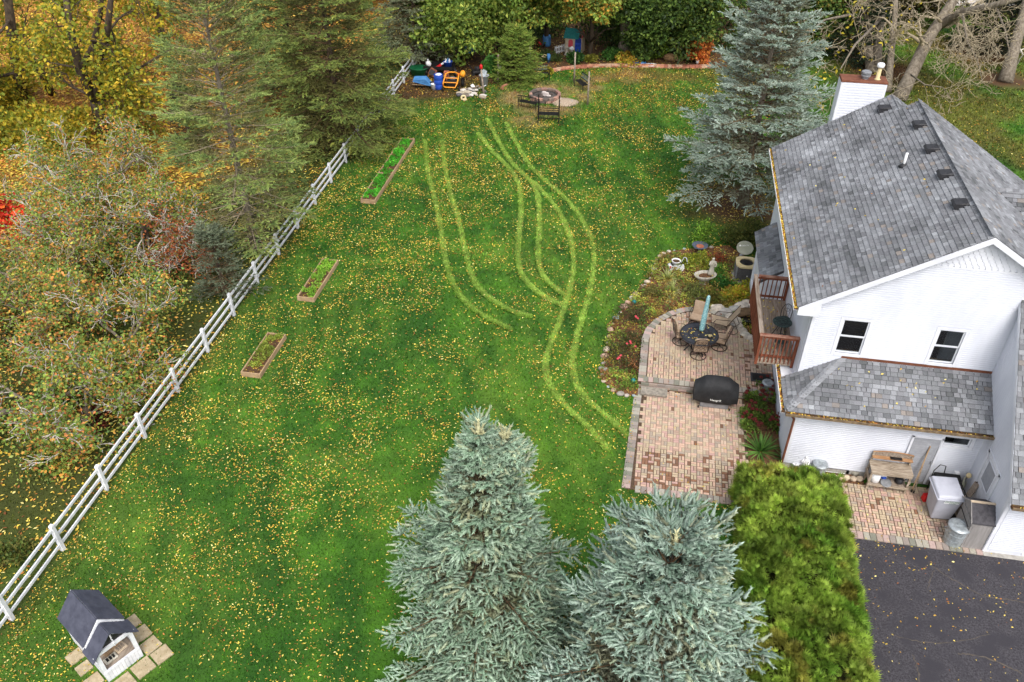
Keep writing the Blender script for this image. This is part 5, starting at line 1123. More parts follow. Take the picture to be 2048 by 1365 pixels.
bigtree('bare_tree', 'bare tree with one heavy trunk leaning right over the back lawn', bl, [(rel([(1797, 200, 0), (1822, 150, 1.2), (1855, 80, 2.8), (1885, 35, 4.0), (1915, -10, 5.2)], bl), [.5, .42, .38, .34, .28]), (rel([(1868, 60, 3.2), (1920, 25, 4.6), (1985, 12, 5.6), (2060, -10, 6.6)], bl), [.3, .24, .2, .14]), (rel([(1925, 15, 4.8), (1928, 50, 4.4), (1935, 85, 3.6), (1955, 120, 3.0), (1965, 165, 2.2)], bl), [.08, .07, .05, .04, .02]), (rel([(1822, 150, 1.6), (1850, 170, 1.8), (1885, 175, 1.6), (1900, 195, 1.2)], bl), [.06, .04, .03, .015]), (rel([(1990, 10, 5.6), (2010, 60, 4.8), (2020, 110, 4.0)], bl), [.08, .05, .02])], 0, YP, .2, 122, bark='bark', twig='twig_tan', twl=1.9, depth=4)
bigtree('bare_tree', 'straight grey trunk with a mulch ring at the right picture edge', RTREE, [(rel([(2010, 165, 0), (2028, 100, 1.6), (2050, 20, 3.6), (2075, -80, 6.5)], RTREE), [.5, .36, .32, .25])], 0, YP, .2, 123, bark='bark', twig='twig_grey', twl=2.0, depth=4)
# ---- cedar by the posts, border plants
spruce('cedar_tree', 'feathery yellow green cedar behind the iron bench and posts', G(1032, 166), 3.5, 1.35, 131, [S(96,126,50), S(140,158,66), S(110,104,56)], z0=.15, whorl=.22, nb=(8, 10), shoot=.28, tpl=SHOOT_F, dens=.9, prof=.55, latstep=.22, shootstep=.16, trunk_r=.08, lv=(.6, 1.3), tipcol=S(176,170,80))
b_ = G(985, 150); shrub('border_shrub', 'bright green shrub between the two leftmost wooden posts', b_, 1.3, .9, 132, [S(70,120,50), S(96,140,60)], 1500, .2)
for i, (px, h_, r0, pal, lb) in enumerate((((1222, 118), .8, 1.0, [S(60,104,44), S(84,128,52)], 'green leafy border plant left of the big trunk'), ((1258, 128), .8, 1.0, [S(190,180,60), S(160,160,56), S(206,150,60)], 'yellow hosta in front of the big trunk'), ((1312, 116), 1.3, .75, [S(120,160,52), S(150,176,64)], 'rounded lime green shrub in the back border'), ((1150, 126), .9, .65, [S(50,92,40), S(72,112,46)], 'dark green plant below the toy playhouse'), ((1180, 122), .4, .5, [S(180,176,70), S(150,150,60)], 'small yellow plant right of the playhouse post'), ((1092, 146), .4, .5, [S(190,176,60), S(150,150,50)], 'small golden plant behind the iron bench'), ((1100, 118), .5, .9, [S(66,84,42), S(84,96,46)], 'dull green ground plant left of the picket panel'))):
    b_ = G(*px); shrub('border_plant', lb, b_, h_, r0, 140+i, pal, 900, .17)
# ---- hedge
rs = np.random.RandomState(151); t = thing('cedar_hedge', 'clipped yellow green cedar hedge beside the driveway', 'hedge', (5.35, 15.0, 0)); n = 42000
hw, hl = 1.50, 4.15
def htop(u, v): return 1.45+.45*fbm(u+40, v+40, .6, 70)+.30*vnoise(u+9, v+3, 2.2, 71)
a = rs.rand(n); uu = rs.uniform(-1, 1, n)*hw; vv = rs.uniform(-1, 1, n)*hl; ed = np.clip(np.abs(uu)/hw, 0, 1)**5; ed2 = np.clip(np.abs(vv)/hl, 0, 1)**9
top = a < .5; zt = htop(uu, vv)*(1-.30*ed)*(1-.25*ed2); sgn = np.sign(rs.uniform(-1, 1, n)); bul = 1+.10*(fbm(vv+10, zt*0+rs.rand(n)*2, 1.1, 72)-.5)
sz = rs.rand(n)**.8; side = ~top; endm = side & (rs.rand(n) < .2); sidem = side & ~endm
uu = np.where(sidem, sgn*hw*(1+.16*(fbm(vv+10, sz*2, 1.2, 72)-.5)-.12*np.abs(sz-.45)), uu); vv = np.where(endm, sgn*hl*(1+.05*(fbm(uu+10, sz*2, 1.2, 73)-.5)), vv); zt = np.where(side, sz*htop(uu, vv)*.82, zt)
dep = rs.rand(n)*.12; Nn = np.stack([np.where(sidem, sgn, .25*uu/hw), np.where(endm, sgn, 0), np.where(side, .45, 1.0)], 1); Nn /= np.linalg.norm(Nn, axis=1, keepdims=True)
P = np.stack([uu, vv, zt], 1)-Nn*dep[:, None]; nc = 1500; ci = rs.randint(0, nc, n); CN = P[:nc]-Nn[:nc]*.10; Dn = rs.normal(size=(n, 3))+Nn[:nc][ci]*.9; Dn /= np.linalg.norm(Dn, axis=1, keepdims=True); rr_ = rs.rand(n)**.5; P = CN[ci]+Dn*rr_[:, None]*np.array([.20, .20, .24])*rs.uniform(.75, 1.3, nc)[ci][:, None]; P[:, 2] = np.maximum(P[:, 2], .04); ck = rs.uniform(.6, 1.3, nc)[ci]*(.55+.45*rr_); Nn = Dn  # fronds coloured darker towards each clump's centre, painting shade into the gaps
FR = [];  FV = []
for k_ in range(5):
    an = R(-50+25*k_); l_ = (.62, .85, 1.0, .85, .62)[k_]; o_ = len(FV); dx, dy = math.sin(an), math.cos(an); FV += [(dx*.08-dy*.09, dy*.08+dx*.09-.0, 0), (dx*.08+dy*.09, dy*.08-dx*.09, 0), (dx*l_, dy*l_, .06*(k_ % 2))]; FR.append((o_, o_+1, o_+2))
FV, FR = np.array(FV), np.array(FR); X, Y, Z = axes(Nn*1.1+np.array([[0, 0, .3]])+rs.normal(0, .3, (n, 3)), rs)
pn = fbm(P[:, 0]+3, P[:, 1]+7, 1.1, 74); kk = np.clip((pn-.3)*2.2, 0, 1)[:, None]; kk = np.clip(kk*.6+.8*(fbm(P[:, 0]+P[:, 2], P[:, 1]+7, 4.0, 77)-.3)[:, None], 0, 1); C_ = np.array(S(98,138,42))*(1-kk)+np.array(S(178,198,84))*kk
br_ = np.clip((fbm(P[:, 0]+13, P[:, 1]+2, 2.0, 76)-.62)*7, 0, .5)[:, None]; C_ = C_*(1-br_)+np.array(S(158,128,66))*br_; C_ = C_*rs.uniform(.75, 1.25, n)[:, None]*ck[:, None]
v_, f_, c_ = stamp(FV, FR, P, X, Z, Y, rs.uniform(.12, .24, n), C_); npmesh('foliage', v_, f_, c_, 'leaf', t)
mat('hedge_core', S(40,42,20), S(62,58,28), scale=6, rough=1, bump=1)
q = MB(); q.box((0, 0, .62), (hw*1.62, hl*1.86, 1.2), taper=.92); q.build('gap_shade_core', 'hedge_core', t)  # solid dark box, coloured so the gaps between fronds look shaded
for i in range(5): q = MB(); q.tube([(0, -3.2+1.6*i, 0), (.05, -3.2+1.6*i, 1.2)], [.08, .04], 7); q.build('trunk', 'bark', t)
# ---- flower bed planting
def tuft(name, label, base, n, L, wd, seed, pal, spread=1.0, cat='plant', group=None, droop=.5):
    rs = np.random.RandomState(seed); t = thing(name, label, cat, base, 0, group); V, F, C = [], [], []; pal = np.array(pal)
    for i in range(n):
        a = rs.uniform(0, 6.28); el = rs.uniform(.25, 1.35); l_ = L*rs.uniform(.7, 1.2); d = np.array((math.cos(a), math.sin(a))); sdv = np.array((-d[1], d[0], 0))*wd*.5; c = pal[rs.randint(len(pal))]*rs.uniform(.75, 1.2); o_ = len(V)
        for k_ in range(5):
            s_ = k_/4; r0 = s_*l_*math.cos(el)*spread; z_ = s_*l_*math.sin(el)-droop*l_*s_*s_*math.cos(el); p = np.array((d[0]*r0, d[1]*r0, max(.02, z_))); w_ = (1-s_**2.2)*(.7+.6*s_); V += [p-sdv*w_, p+sdv*w_]; C += [c, c]
        F += [(o_+2*k_, o_+2*k_+1, o_+2*k_+3, o_+2*k_+2) for k_ in range(4)]
    npmesh('blades', V, F, np.array(C), 'leaf', t)
    q = MB(); q.lathe([(.05, -.03), (.06, .03), (.02, .06)], 8); q.build('root_crown', 'twig_brown', t); return t
VG_ = [S(206,212,140), S(184,196,110), S(222,224,170), S(150,170,84)]
for i, (px, L, n, lb) in enumerate((((1335, 560), .75, 170, 'largest pale variegated grass tuft in the stone edged bed'), ((1345, 583), .65, 130, 'middle pale variegated grass tuft, nearer the patio'), ((1342, 602), .45, 80, 'smallest pale grass tuft at the bed edge by the curved patio'))): tuft('ornamental_grass', lb, G(*px), n, L, .022, 160+i, VG_, group='variegated grass tufts')
tuft('yucca', 'large green yucca clump below the red sedum', G(1520, 905), 110, .85, .05, 165, [S(96,140,60), S(120,160,80), S(72,112,52)], cat='plant', droop=.25)
tuft('yucca', 'smaller yucca beside the mudroom corner', G(1572, 922), 60, .6, .045, 166, [S(96,140,60), S(120,160,80), S(72,112,52)], droop=.3)
for i, (px, h_, r0, pal, n, sz, lb) in enumerate((((1262, 640), .55, .85, [S(70,86,48), S(96,104,62), S(110,84,60)], 1300, .07, 'rose bush with a pink bloom, farthest of the roses'), ((1250, 690), .5, .8, [S(70,86,48), S(96,104,62), S(120,90,60)], 1100, .07, 'rose bush in the middle of the narrow bed'), ((1240, 722), .6, .85, [S(64,80,44), S(90,98,58), S(104,78,56)], 1300, .07, 'rose bush with red blooms, nearest the step block'),
    ((1245, 762), .25, .7, [S(120,156,60), S(150,176,76), S(96,130,54)], 900, .08, 'low lime green ground cover at the tip of the rose bed'), ((1395, 530), .5, .8, [S(150,164,52), S(176,176,60), S(110,130,46)], 1100, .1, 'yellow green leafy perennial behind the fountain'), ((1432, 522), .45, .65, [S(150,70,50), S(176,96,60), S(110,90,56)], 900, .08, 'reddish shrub behind the fountain statue'), ((1446, 570), .35, .6, [S(60,118,48), S(84,140,58)], 1100, .09, 'deep green clump between the statue and the condenser'), ((1475, 600), .42, .75, [S(196,190,56), S(160,170,56), S(206,160,70)], 1500, .13, 'bright yellow green shrub beside the balcony'), ((1425, 600), .4, .7, [S(130,140,56), S(110,120,50), S(150,130,60)], 900, .09, 'olive perennial behind the closed umbrella'), ((1385, 592), .4, .7, [S(92,104,56), S(116,120,64)], 900, .09, 'grey green perennial behind the curved patio edge'), ((1310, 590), .35, .7, [S(110,110,60), S(130,120,60)], 700, .08, 'faded perennial by the border stones'), ((1440, 545), .35, .6, [S(84,130,50), S(110,150,60)], 700, .09, 'green clump right of the statue head'), ((1505, 585), .5, .6, [S(150,160,56), S(186,180,60)], 800, .12, 'yellow shrub pressed against the balcony corner'))):
    shrub('rose_bush' if 'rose bush' in lb else 'perennial', lb, G(*px, .04), h_, r0, 170+i, pal, n, sz, cat='plant')
b_ = G(1405, 492); shrub('feathery_shrub', 'tall feathery light green shrub at the lawn edge of the bed', b_, 1.5, .55, 190, [S(110,150,50), S(140,176,64), S(84,124,44)], 1500, .1, cat='plant')
b_ = G(1492, 492); shrub('boxwood', 'rounded dark olive boxwood behind the satellite dish', b_, 1.5, 1.15, 191, [S(70,84,34), S(92,102,44), S(112,112,52)], 6500, .09, clumps=34)
for i, (px, n) in enumerate((((1272, 635), 3), ((1258, 685), 2), ((1266, 690), 2), ((1240, 715), 4))):   # rose blooms belong to the bushes near them
    rb = [o for o in bpy.data.objects if o.name.startswith('rose_bush') and o.parent is None]; host = rb[(0, 1, 1, 2)[i]]; r_ = random.Random(i)
    for k_ in range(n):
        q = MB(); p = G(px[0]+r_.uniform(-5, 5), px[1]+r_.uniform(-4, 4), .58)-host.location; q.rock(p, (.055, .055, .04), i*9+k_, sub=1); q.build('bloom', 'red_faded', host, smooth=True)
rs = np.random.RandomState(200); sed = []
for i, (px, lb, r0) in enumerate((((1507, 805), 'sedum clump with dark red heads beside the grill', .3), ((1497, 835), 'sedum clump with dark red heads at the patio edge', .35), ((1540, 800), 'sedum clump with dark red heads under the side gutter', .35), ((1525, 835), 'green leafed sedum clump in the middle of the narrow bed', .4), ((1545, 855), 'sedum clump with dark red heads against the mudroom wall', .33), ((1500, 860), 'sedum clump with dark red heads just above the yucca', .3), ((1528, 782), 'sedum clump nearest the galvanised can below the balcony', .28))):
    t = shrub('sedum', lb, G(*px, .04), .42, r0*1.25, 201+i, [S(104,134,52), S(132,150,66), S(84,112,46)], 500, .09, cat='plant', group='red sedum clumps')
    for k_ in range(9 if 'green' not in lb else 3):
        a = rs.uniform(0, 6.28); q_ = math.sqrt(rs.rand())*r0*1.2; q = MB(); c = (math.cos(a)*q_, math.sin(a)*q_, .44+rs.uniform(-.06, .06))
        for m_ in range(7): a2 = m_*.9; q.rock((c[0]+.045*math.cos(a2)*(m_ > 0), c[1]+.045*math.sin(a2)*(m_ > 0), c[2]+.01*(m_ == 0)), (.032, .032, .02), m_+k_, sub=1)
        q.build('flower_head', 'sedum_red' if 'sedum_red' in M else mat('sedum_red', S(74,20,18), S(110,38,32), scale=20, rough=.9), t)
# ================================================================== fence, beds, furniture, small things
# ---- white three-rail fence
f0 = Vector((-16.1335, 10.932, 0)); fa = -.0121; fd = Vector((math.sin(fa), math.cos(fa), 0)); fn = 20
fence = thing('rail_fence', 'white three rail fence running along the left side of the lawn', 'fence', (0, 0, 0))
frg = random.Random(4)
def fpt(k): return f0+fd*(2.44*k)
for k in range(-1, fn):
    p = fpt(k); q = MB(); q.box((0, 0, .53), (.12, .12, 1.08)); q.box((0, 0, 1.10), (.135, .135, .06), taper=.75)
    q.build('post', 'white_paint', fence, loc=p, rz=-fa+frg.uniform(-.03, .03), bevel=.006)
    if k < fn-1:
        p2 = fpt(k+1)
        for z_ in (.97, .62, .27):
            q = MB(); e = fd*.062; q.bar(p+e+Vector((0, 0, z_+frg.uniform(-.012, .012))), p2-e+Vector((0, 0, z_+frg.uniform(-.012, .012))), .045, .095); q.build('rail', 'white_paint', fence)
# ---- raised beds
def raised(label, u0, u1, v0, v1, h, mt, seed, div=None, pal=None, cover=.6):
    cu, cv = (u0+u1)/2, (v0+v1)/2; w_, l_ = u1-u0, v1-v0; t = thing('raised_bed', label, 'planter', (cu, cv, 0), 0, 'raised garden beds'); th_ = .045
    for x_ in (-w_/2+th_/2, w_/2-th_/2): q = MB(); q.box((x_, 0, h/2), (th_, l_-.002, h)); q.build('board', mt, t, bevel=.004)
    for y_ in [-l_/2+th_/2, l_/2-th_/2]+([div-cv] if div else []): q = MB(); q.box((0, y_, h/2-.002), (w_-2*th_-.001, th_, h-.004)); q.build('board', mt, t, bevel=.004)
    q = MB(); q.box((0, 0, h*.36), (w_-2*th_-.004, l_-2*th_-.004, h*.72)); q.build('soil', 'soil', t)
    rs = np.random.RandomState(seed); L_ = []; n = int(l_*14)
    for i in range(n):
        c = np.array((rs.uniform(-.38, .38)*w_, rs.uniform(-.47, .47)*l_, h*.74))
        if fbm([c[0]*2+seed], [c[1]*1.3], 1.0, seed)[0] < 1-cover-.08: continue
        P, D = cloud(rs, c+np.array((0, 0, .05)), (.13, .13, .08), 46, .2); P[:, 0] = np.clip(P[:, 0], -w_/2+.08, w_/2-.08); P[:, 1] = np.clip(P[:, 1], -l_/2+.08, l_/2-.08); P[:, 2] = np.maximum(P[:, 2], h*.73)
        L_.append(leafset(rs, P, .075, np.array(pal)*rs.uniform(.85, 1.15), None, -.3, D))
    P = np.stack([rs.uniform(-.42, .42, 160)*w_, rs.uniform(-.48, .48, 160)*l_, np.full(160, h*.75)], 1); X, Y, Z = axes(np.stack([rs.normal(0, .3, 160), rs.normal(0, .3, 160), np.ones(160)], 1), rs)
    L_.append(stamp(LT, LF, P, X, Y, Z, rs.uniform(.06, .1, 160), leafcols(160, [.2, .2, .05, .25, .2, .1])))
    v_, f_, c_ = merge(L_); o_ = npmesh('greens', v_, f_, c_, 'leaf', t); o_['kind'] = 'stuff'
LIME = [S(140,190,60), S(110,170,50), S(160,200,80)]
raised('raised bed nearest the camera with pale dry looking greens', -14.33, -13.55, 21.94, 24.48, .22, 'timber', 301, pal=[S(176,186,80), S(150,170,66), S(130,150,60)], cover=.55)
raised('middle raised bed with bright lime greens, beside the fence', -14.12, -13.36, 27.07, 30.17, .22, 'timber', 302, pal=LIME, cover=.56)
raised('longest raised bed farthest away, split by a cross board', -14.2, -13.42, 35.86, 43.45, .24, 'timber', 303, div=38.9, pal=[S(84,190,50), S(110,200,60), S(70,160,44)], cover=.66)
# ---- little roofed well house by the nearest fence corner
Wb = Vector((-12.21, 10.13, 0)); wx = Vector((.5, .866, 0)); wy = Vector((-.866, .5, 0)); wrz = math.atan2(wx.y, wx.x)
t = thing('garden_shelter', 'small white gabled shelter with a dark grey plank roof by the fence corner', 'shelter', Wb, wrz)   # local x along the front, y to the back
hw_, hd = .50, 1.82
for sx in (-1, 1):
    for y_ in (.05, hd-.05): q = MB(); q.box((sx*(hw_-.05), y_, .58), (.1, .1, 1.16)); q.build('post', 'white_paint', t)
    q = MB(); q.box((sx*(hw_-.02), hd/2, .22), (.03, hd-.2, .44)); q.build('side_panel', 'white_paint', t)
    q = MB(); q.box((sx*(hw_-.03), hd/2, 1.1), (.06, hd-.2, .1)); q.build('side_beam', 'white_paint', t)
for i in range(11): q = MB(); q.box((-hw_+.045+i*.091, -.012, .19), (.086, .025, .38)); q.build('front_plank', 'white_paint', t)
q = MB(); q.box((0, .01, .385), (1.0, .05, .03)); q.build('sill', 'white_paint', t); q = MB(); q.box((0, hd-.02, .6), (.9, .03, 1.2)); q.build('back_panel', 'white_paint', t)
q = MB(); q.box((0, .02, 1.13), (.98, .06, .1)); q.build('front_beam', 'white_paint', t)
for sx in (-1, 1):
    q = MB(); q.prism([(sx*.52, -.02, 1.10), (0, -.02, 1.58), (0, -.02, 1.66), (sx*.56, -.02, 1.13)], (0, .04, 0)); q.build('gable_board', 'white_paint', t)
q = MB(); q.prism([(-.42, .05, 1.18), (.42, .05, 1.18), (0, .05, 1.56)], (0, .02, 0)); q.build('lattice', 'black_metal', t)
def planks(name, y0, y1, ez, rz_, hwid, nrow, parent):
    sl = Vector((hwid, 0, ez-rz_)); L_ = sl.length; sl.normalize()
    for sx in (-1, 1):
        d = Vector((sx*sl.x, 0, sl.z)); nrm = Vector((sx*-sl.z, 0, sl.x)).normalized(); nrm = nrm if nrm.z > 0 else -nrm
        for i in range(nrow):
            a, b_ = L_*i/nrow, L_*(i+1)/nrow+.015
            P = [Vector((0, y0, rz_))+d*a+nrm*.022, Vector((0, y0, rz_))+d*b_+nrm*.034, Vector((0, y0, rz_))+d*b_+nrm*.014, Vector((0, y0, rz_))+d*a+nrm*.002]
            q = MB(); q.prism(P, (0, y1-y0, 0)); q.build(name, 'roof_paint', parent)
rf = part('roof', t); planks('roof_plank', .43, 1.78, 1.2, 1.8, .545, 7, rf)
rp = part('porch_roof', t); planks('roof_plank', -.10, .46, 1.05, 1.66, .60, 7, rp)
for sx in (-1, 1):
    q = MB(); q.prism([(sx*.545, .40, 1.19), (0, .40, 1.80), (0, .40, 1.66), (sx*.50, .40, 1.09)], (0, .035, 0)); q.build('fascia', 'white_paint', rf)
    q = MB(); q.prism([(sx*.545, 1.78, 1.19), (0, 1.78, 1.80), (0, 1.78, 1.70), (sx*.50, 1.78, 1.11)], (0, .03, 0)); q.build('fascia', 'white_paint', rf)
q = MB(); q.box((0, .9, .30), (.9, 1.6, .03)); q.build('floor', 'timber_grey', t)
for i, (x_, y_, s_, mt, nm, lb) in enumerate(((-.16, .30, (.34, .2, .06), 'statue_stone', 'tray', 'grey metal tray lying inside the little white shelter'), (.17, .42, (.3, .26, .05), 'tan_plastic', 'cushion', 'tan cushion lying inside the little white shelter'), (.0, .62, (.5, .3, .12), 'timber', 'wooden_box', 'low wooden box at the back of the little white shelter'))):
    p = Wb+wx*x_+wy*y_; o_ = thing(nm, lb, 'clutter', (p.x, p.y, .317), wrz+.12*i)
    q = MB(); q.box((0, 0, s_[2]/2), s_); q.build('body', mt, o_, bevel=.015)
    q = MB()
    for k in range(3): q.box((-s_[0]*.25+k*s_[0]*.25, 0, s_[2]+.006), (s_[0]*.17, s_[1]*.6, .012))
    q.build('slots', 'black_rubber' if i == 0 else 'timber_grey', o_)
o_ = thing('hanging_chain', 'thin white chain hanging at the gable of the little shelter', 'chain', Wb+wy*-.06+Vector((0, 0, 1.1)))
q = MB(); 
for k in range(8): q.ring((0, 0, .05+k*.06), .022, .006, 8, 4, M3=rot3(R(90), 0, R(90)*(k % 2)))
q.build('links', 'plain_white', o_)
slabp = thing('slab_path', 'tan square paving slabs beside the little white shelter', 'paving', Wb, wrz)
for x_, y_, s_ in ((.78, .1, .46), (.80, .62, .46), (.80, 1.14, .44), (.30, -.34, .5), (-.26, -.36, .48), (.83, -.38, .46), (1.28, .12, .02), (-.74, .3, .4), (-.72, .85, .36), (-.70, 1.35, .4)):
    if s_ < .1: continue
    q = MB(); q.box((0, 0, .012), (s_, s_*.94, .06)); q.build('slab', 'paver_slab' if 'paver_slab' in M else mat('paver_slab', S(158,142,112), S(184,168,140), scale=7, rough=.95, bump=.4), slabp, loc=(x_, y_, 0), rz=random.Random(int(x_*99)).uniform(-.05, .05), bevel=.01)
# ---- stones edging the flower bed
edge = thing('stone_edging', 'rounded pale stones edging the curved flower bed', 'stones', (0, 0, 0)); ergn = random.Random(6)
EP = smooth_line([G(*p)[:2] for p in [(1276, 792), (1258, 794), (1240, 790), (1222, 780), (1210, 770), (1204, 758), (1206, 735), (1210, 708), (1216, 680), (1222, 655), (1236, 632), (1252, 610), (1268, 595), (1284, 578), (1298, 562), (1306, 545), (1310, 524), (1322, 510), (1342, 503), (1368, 499), (1400, 497), (1430, 496)]], 2)
acc = 0; SC_ = [S(196,180,160), S(170,160,150), S(206,196,184), S(180,150,130), S(150,144,136), S(160,176,180)]
for (x1, y1), (x2, y2) in zip(EP[:-1], EP[1:]):
    acc += math.hypot(x2-x1, y2-y1)
    if acc > .25:
        acc = ergn.uniform(-.14, .08); s_ = ergn.choice((.06, .08, .1, .12, .15)); q = MB(); q.rock((x1, y1, s_*.35), (s_*ergn.uniform(.9, 1.3), s_*ergn.uniform(.8, 1.1), s_*.72), ergn.random(), col=ergn.choice(SC_)); q.build('stone', 'stone', edge, smooth=True, colour=True)
pr = thing('rockery', 'pale rocks around the little pond beside the raised patio', 'rocks', (0, 0, 0))
for i, (x_, y_, s_) in enumerate(((1438, 617, .3), (1450, 622, .3), (1462, 632, .24), (1455, 640, .2), (1470, 640, .26), (1478, 650, .22), (1485, 660, .2), (1492, 668, .2), (1500, 675, .22), (1470, 618, .26), (1482, 612, .3), (1495, 606, .28), (1428, 612, .16), (1508, 682, .18), (1465, 650, .15), (1505, 612, .22))):
    p = G(x_, y_, .3); q = MB(); q.rock((p.x, p.y, .24), (s_*1.1, s_*.85, s_*.7), i+3, col=ergn.choice([S(214,200,180), S(196,186,172), S(170,166,160), S(220,212,196)])); q.build('rock', 'stone', pr, smooth=True, colour=True)
p = G(1496, 632, .2); q = MB(); q.lathe([(.50, -.15), (.52, .14), (.02, .145)], 18, (p.x, p.y, .1)); o_ = q.build('pond', 'pond_water'); tag(o_, kind='structure')
q = thing('driftwood', 'coiled grey brown driftwood lying over the little pond', 'wood', (p.x, p.y, .24))
for i in range(5): m_ = MB(); m_.tube([(-.5, -.25+.12*i, .02), (-.1, -.12+.10*i, .1), (.35, -.1+.09*i, .09), (.55, .02+.07*i, .03)], [.05, .07, .06, .03], 7); m_.build('branch', 'twig_brown', q, smooth=True)
wr = thing('wall_rocks', 'row of round tan rocks along the mudroom wall', 'rocks', (0, 0, 0))
for i, x_ in enumerate((1654, 1667, 1681, 1694, 1706, 1719)):
    p = G(x_, 955+i*.8, .06); q = MB(); q.rock((p.x, p.y, .08), (.12, .1, .1), i+50, col=ergn.choice([S(190,166,136), S(206,190,164), S(176,160,140)])); q.build('rock', 'stone', wr, smooth=True, colour=True)
p = G(1710, 946, .1); q = MB(); q.rock((p.x, p.y, .1), (.17, .12, .13), 60, col=S(150,146,134)); q.build('rock', 'stone', wr, smooth=True, colour=True)
# ---- patio table, chairs, umbrella
TC_ = G(1399, 668, UP_Z+.72); tz = UP_Z
t = thing('patio_table', 'round dark metal patio table strewn with yellow leaves', 'table', (TC_.x, TC_.y, tz))
q = MB(); q.lathe([(.70, .67), (.735, .68), (.74, .705), (.72, .72), (.03, .722)], 40); q.build('tabletop', 'table_black', t, bevel=0)
q = MB(); q.ring((0, 0, .725), .42, .012, 32, 5); q.ring((0, 0, .725), .26, .01, 28, 5); q.ring((0, 0, .728), .71, .014, 40, 5); q.build('cast_ring', 'black_metal', t)
for i in range(4): a = i*math.pi/2+.4; q = MB(); q.tube([(.18*math.cos(a), .18*math.sin(a), .68), (.42*math.cos(a), .42*math.sin(a), .45), (.36*math.cos(a), .36*math.sin(a), .2), (.55*math.cos(a), .55*math.sin(a), 0)], .024, 7); q.build('leg', 'black_metal', t)
q = MB(); q.ring((0, 0, .2), .34, .015, 24, 5); q.build('stretcher', 'black_metal', t)
t = thing('patio_umbrella', 'closed teal patterned umbrella standing in the patio table', 'umbrella', (TC_.x+.03, TC_.y+.05, tz))
q = MB(); q.cyl((0, 0, 0), (.06, .02, 2.35), .02, n=10); q.build('pole', 'bronze_metal', t)
q = MB(); q.lathe([(.085, .86), (.10, .95), (.10, 1.3), (.088, 1.8), (.066, 2.25), (.06, 2.42), (.04, 2.47), (.01, 2.48)], 16, M3=rot3(0, .03, 0)); V_ = q.v
q.v = [(x_*(1+.16*math.sin(5*math.atan2(y_, x_))), y_*(1+.16*math.sin(5*math.atan2(y_, x_))), z_) for x_, y_, z_ in V_]; q.build('canopy', 'umbrella_teal', t, smooth=True)
q = MB(); q.ring((.045, 0, 1.55), .10, .012, 16, 5); q.build('tie_strap', 'umbrella_teal', t)
q = MB(); q.lathe([(.28, 0), (.28, .05), (.08, .08), (.04, .3)], 20); q.build('base', 'black_metal', t)
TO2 = Vector((TC_.x, TC_.y, tz+.73))
t = thing('table_lantern', 'small dark lantern standing on the patio table', 'lantern', TO2+Vector((.38, -.18, 0)))
q = MB(); q.lathe([(.10, 0), (.11, .02), (.04, .04)], 12); q.build('base', 'black_metal', t); q = MB(); q.lathe([(.05, .04), (.07, .1), (.05, .2)], 12); q.build('globe', 'cream', t, smooth=True)
q = MB(); q.lathe([(.08, .2), (.03, .26), (.012, .28)], 12); q.ring((0, 0, .3), .05, .006, 12, 4, M3=rot3(R(90), 0, 0)); q.build('cap', 'black_metal', t)
def swivel(label, loc, rz):
    t = thing('patio_chair', label, 'chair', loc, rz, 'swivel patio chairs round the table')   # faces +y
    q = MB(); q.ring((0, 0, .025), .30, .02, 28, 6); q.build('base_ring', 'bronze_metal', t)
    for i in range(6): a = i*math.pi/3; q = MB(); q.tube([(0, 0, .12), (.15*math.cos(a), .15*math.sin(a), .085), (.29*math.cos(a), .29*math.sin(a), .03)], .012, 5); q.build('spoke', 'bronze_metal', t)
    q = MB(); q.cyl((0, 0, .08), (0, 0, .36), .03, n=10); q.build('pedestal', 'bronze_metal', t)
    q = MB(); q.box((0, 0, .36), (.5, .48, .04)); q.build('seat_frame', 'bronze_metal', t, bevel=.015)
    q = MB(); q.box((0, .01, .43), (.53, .52, .12)); q.build('seat_cushion', 'cushion', t, bevel=.045)
    q = MB(); q.box((0, -.20, .74), (.48, .09, .56), (R(12), 0, 0)); q.build('back_cushion', 'cushion', t, bevel=.04)
    def bp(x_, z_): # point on the back frame
        return (x_, -.25-.21*(z_-.4), z_)
    q = MB(); q.tube([bp(-.27, .36), bp(-.28, .7), bp(-.25, .98), bp(-.12, 1.07), bp(0, 1.09), bp(.12, 1.07), bp(.25, .98), bp(.28, .7), bp(.27, .36)], .018, 6); q.build('back_frame', 'bronze_metal', t)
    q = MB()
    for i in range(-3, 4):
        for sg in (-1, 1):
            P = []
            for k in range(6):
                z_ = .44+.1*k; x_ = i*.16+sg*(k-2.5)*.085
                if abs(x_) <= .25: P.append(bp(x_, z_))
            if len(P) > 1: q.tube(P, .007, 4)
    o_ = q.build('back_lattice', 'bronze_metal', t); o_['kind'] = 'stuff'
    for sx in (-1, 1): q = MB(); q.tube([(sx*.27, -.30, .66), (sx*.30, -.1, .67), (sx*.30, .14, .65), (sx*.28, .24, .56), (sx*.25, .2, .38)], .015, 6); q.build('armrest', 'bronze_metal', t)
for px, lb, face in (((1360, 684), 'swivel patio chair on the left of the round table', -1.35), ((1396, 712), 'swivel patio chair nearest the camera with its latticed back showing', .12), ((1438, 695), 'swivel patio chair on the right of the round table, back to the balcony', 1.25), ((1392, 650), 'swivel patio chair behind the round table left of the umbrella', 2.85)):
    p = G(px[0], px[1], UP_Z); swivel(lb, (p.x, p.y, UP_Z), face)
p = G(1440, 668, UP_Z); t = thing('lounge_chair', 'tan sling recliner behind the table turned towards it', 'chair', (p.x+.1, p.y+.35, UP_Z), 1.45)
q = MB(); q.prism([(-.27, .45, .40), (-.27, -.15, .34), (-.27, -.15, .365), (-.27, .45, .425)], (.54, 0, 0)); q.build('seat_sling', 'sling', t)
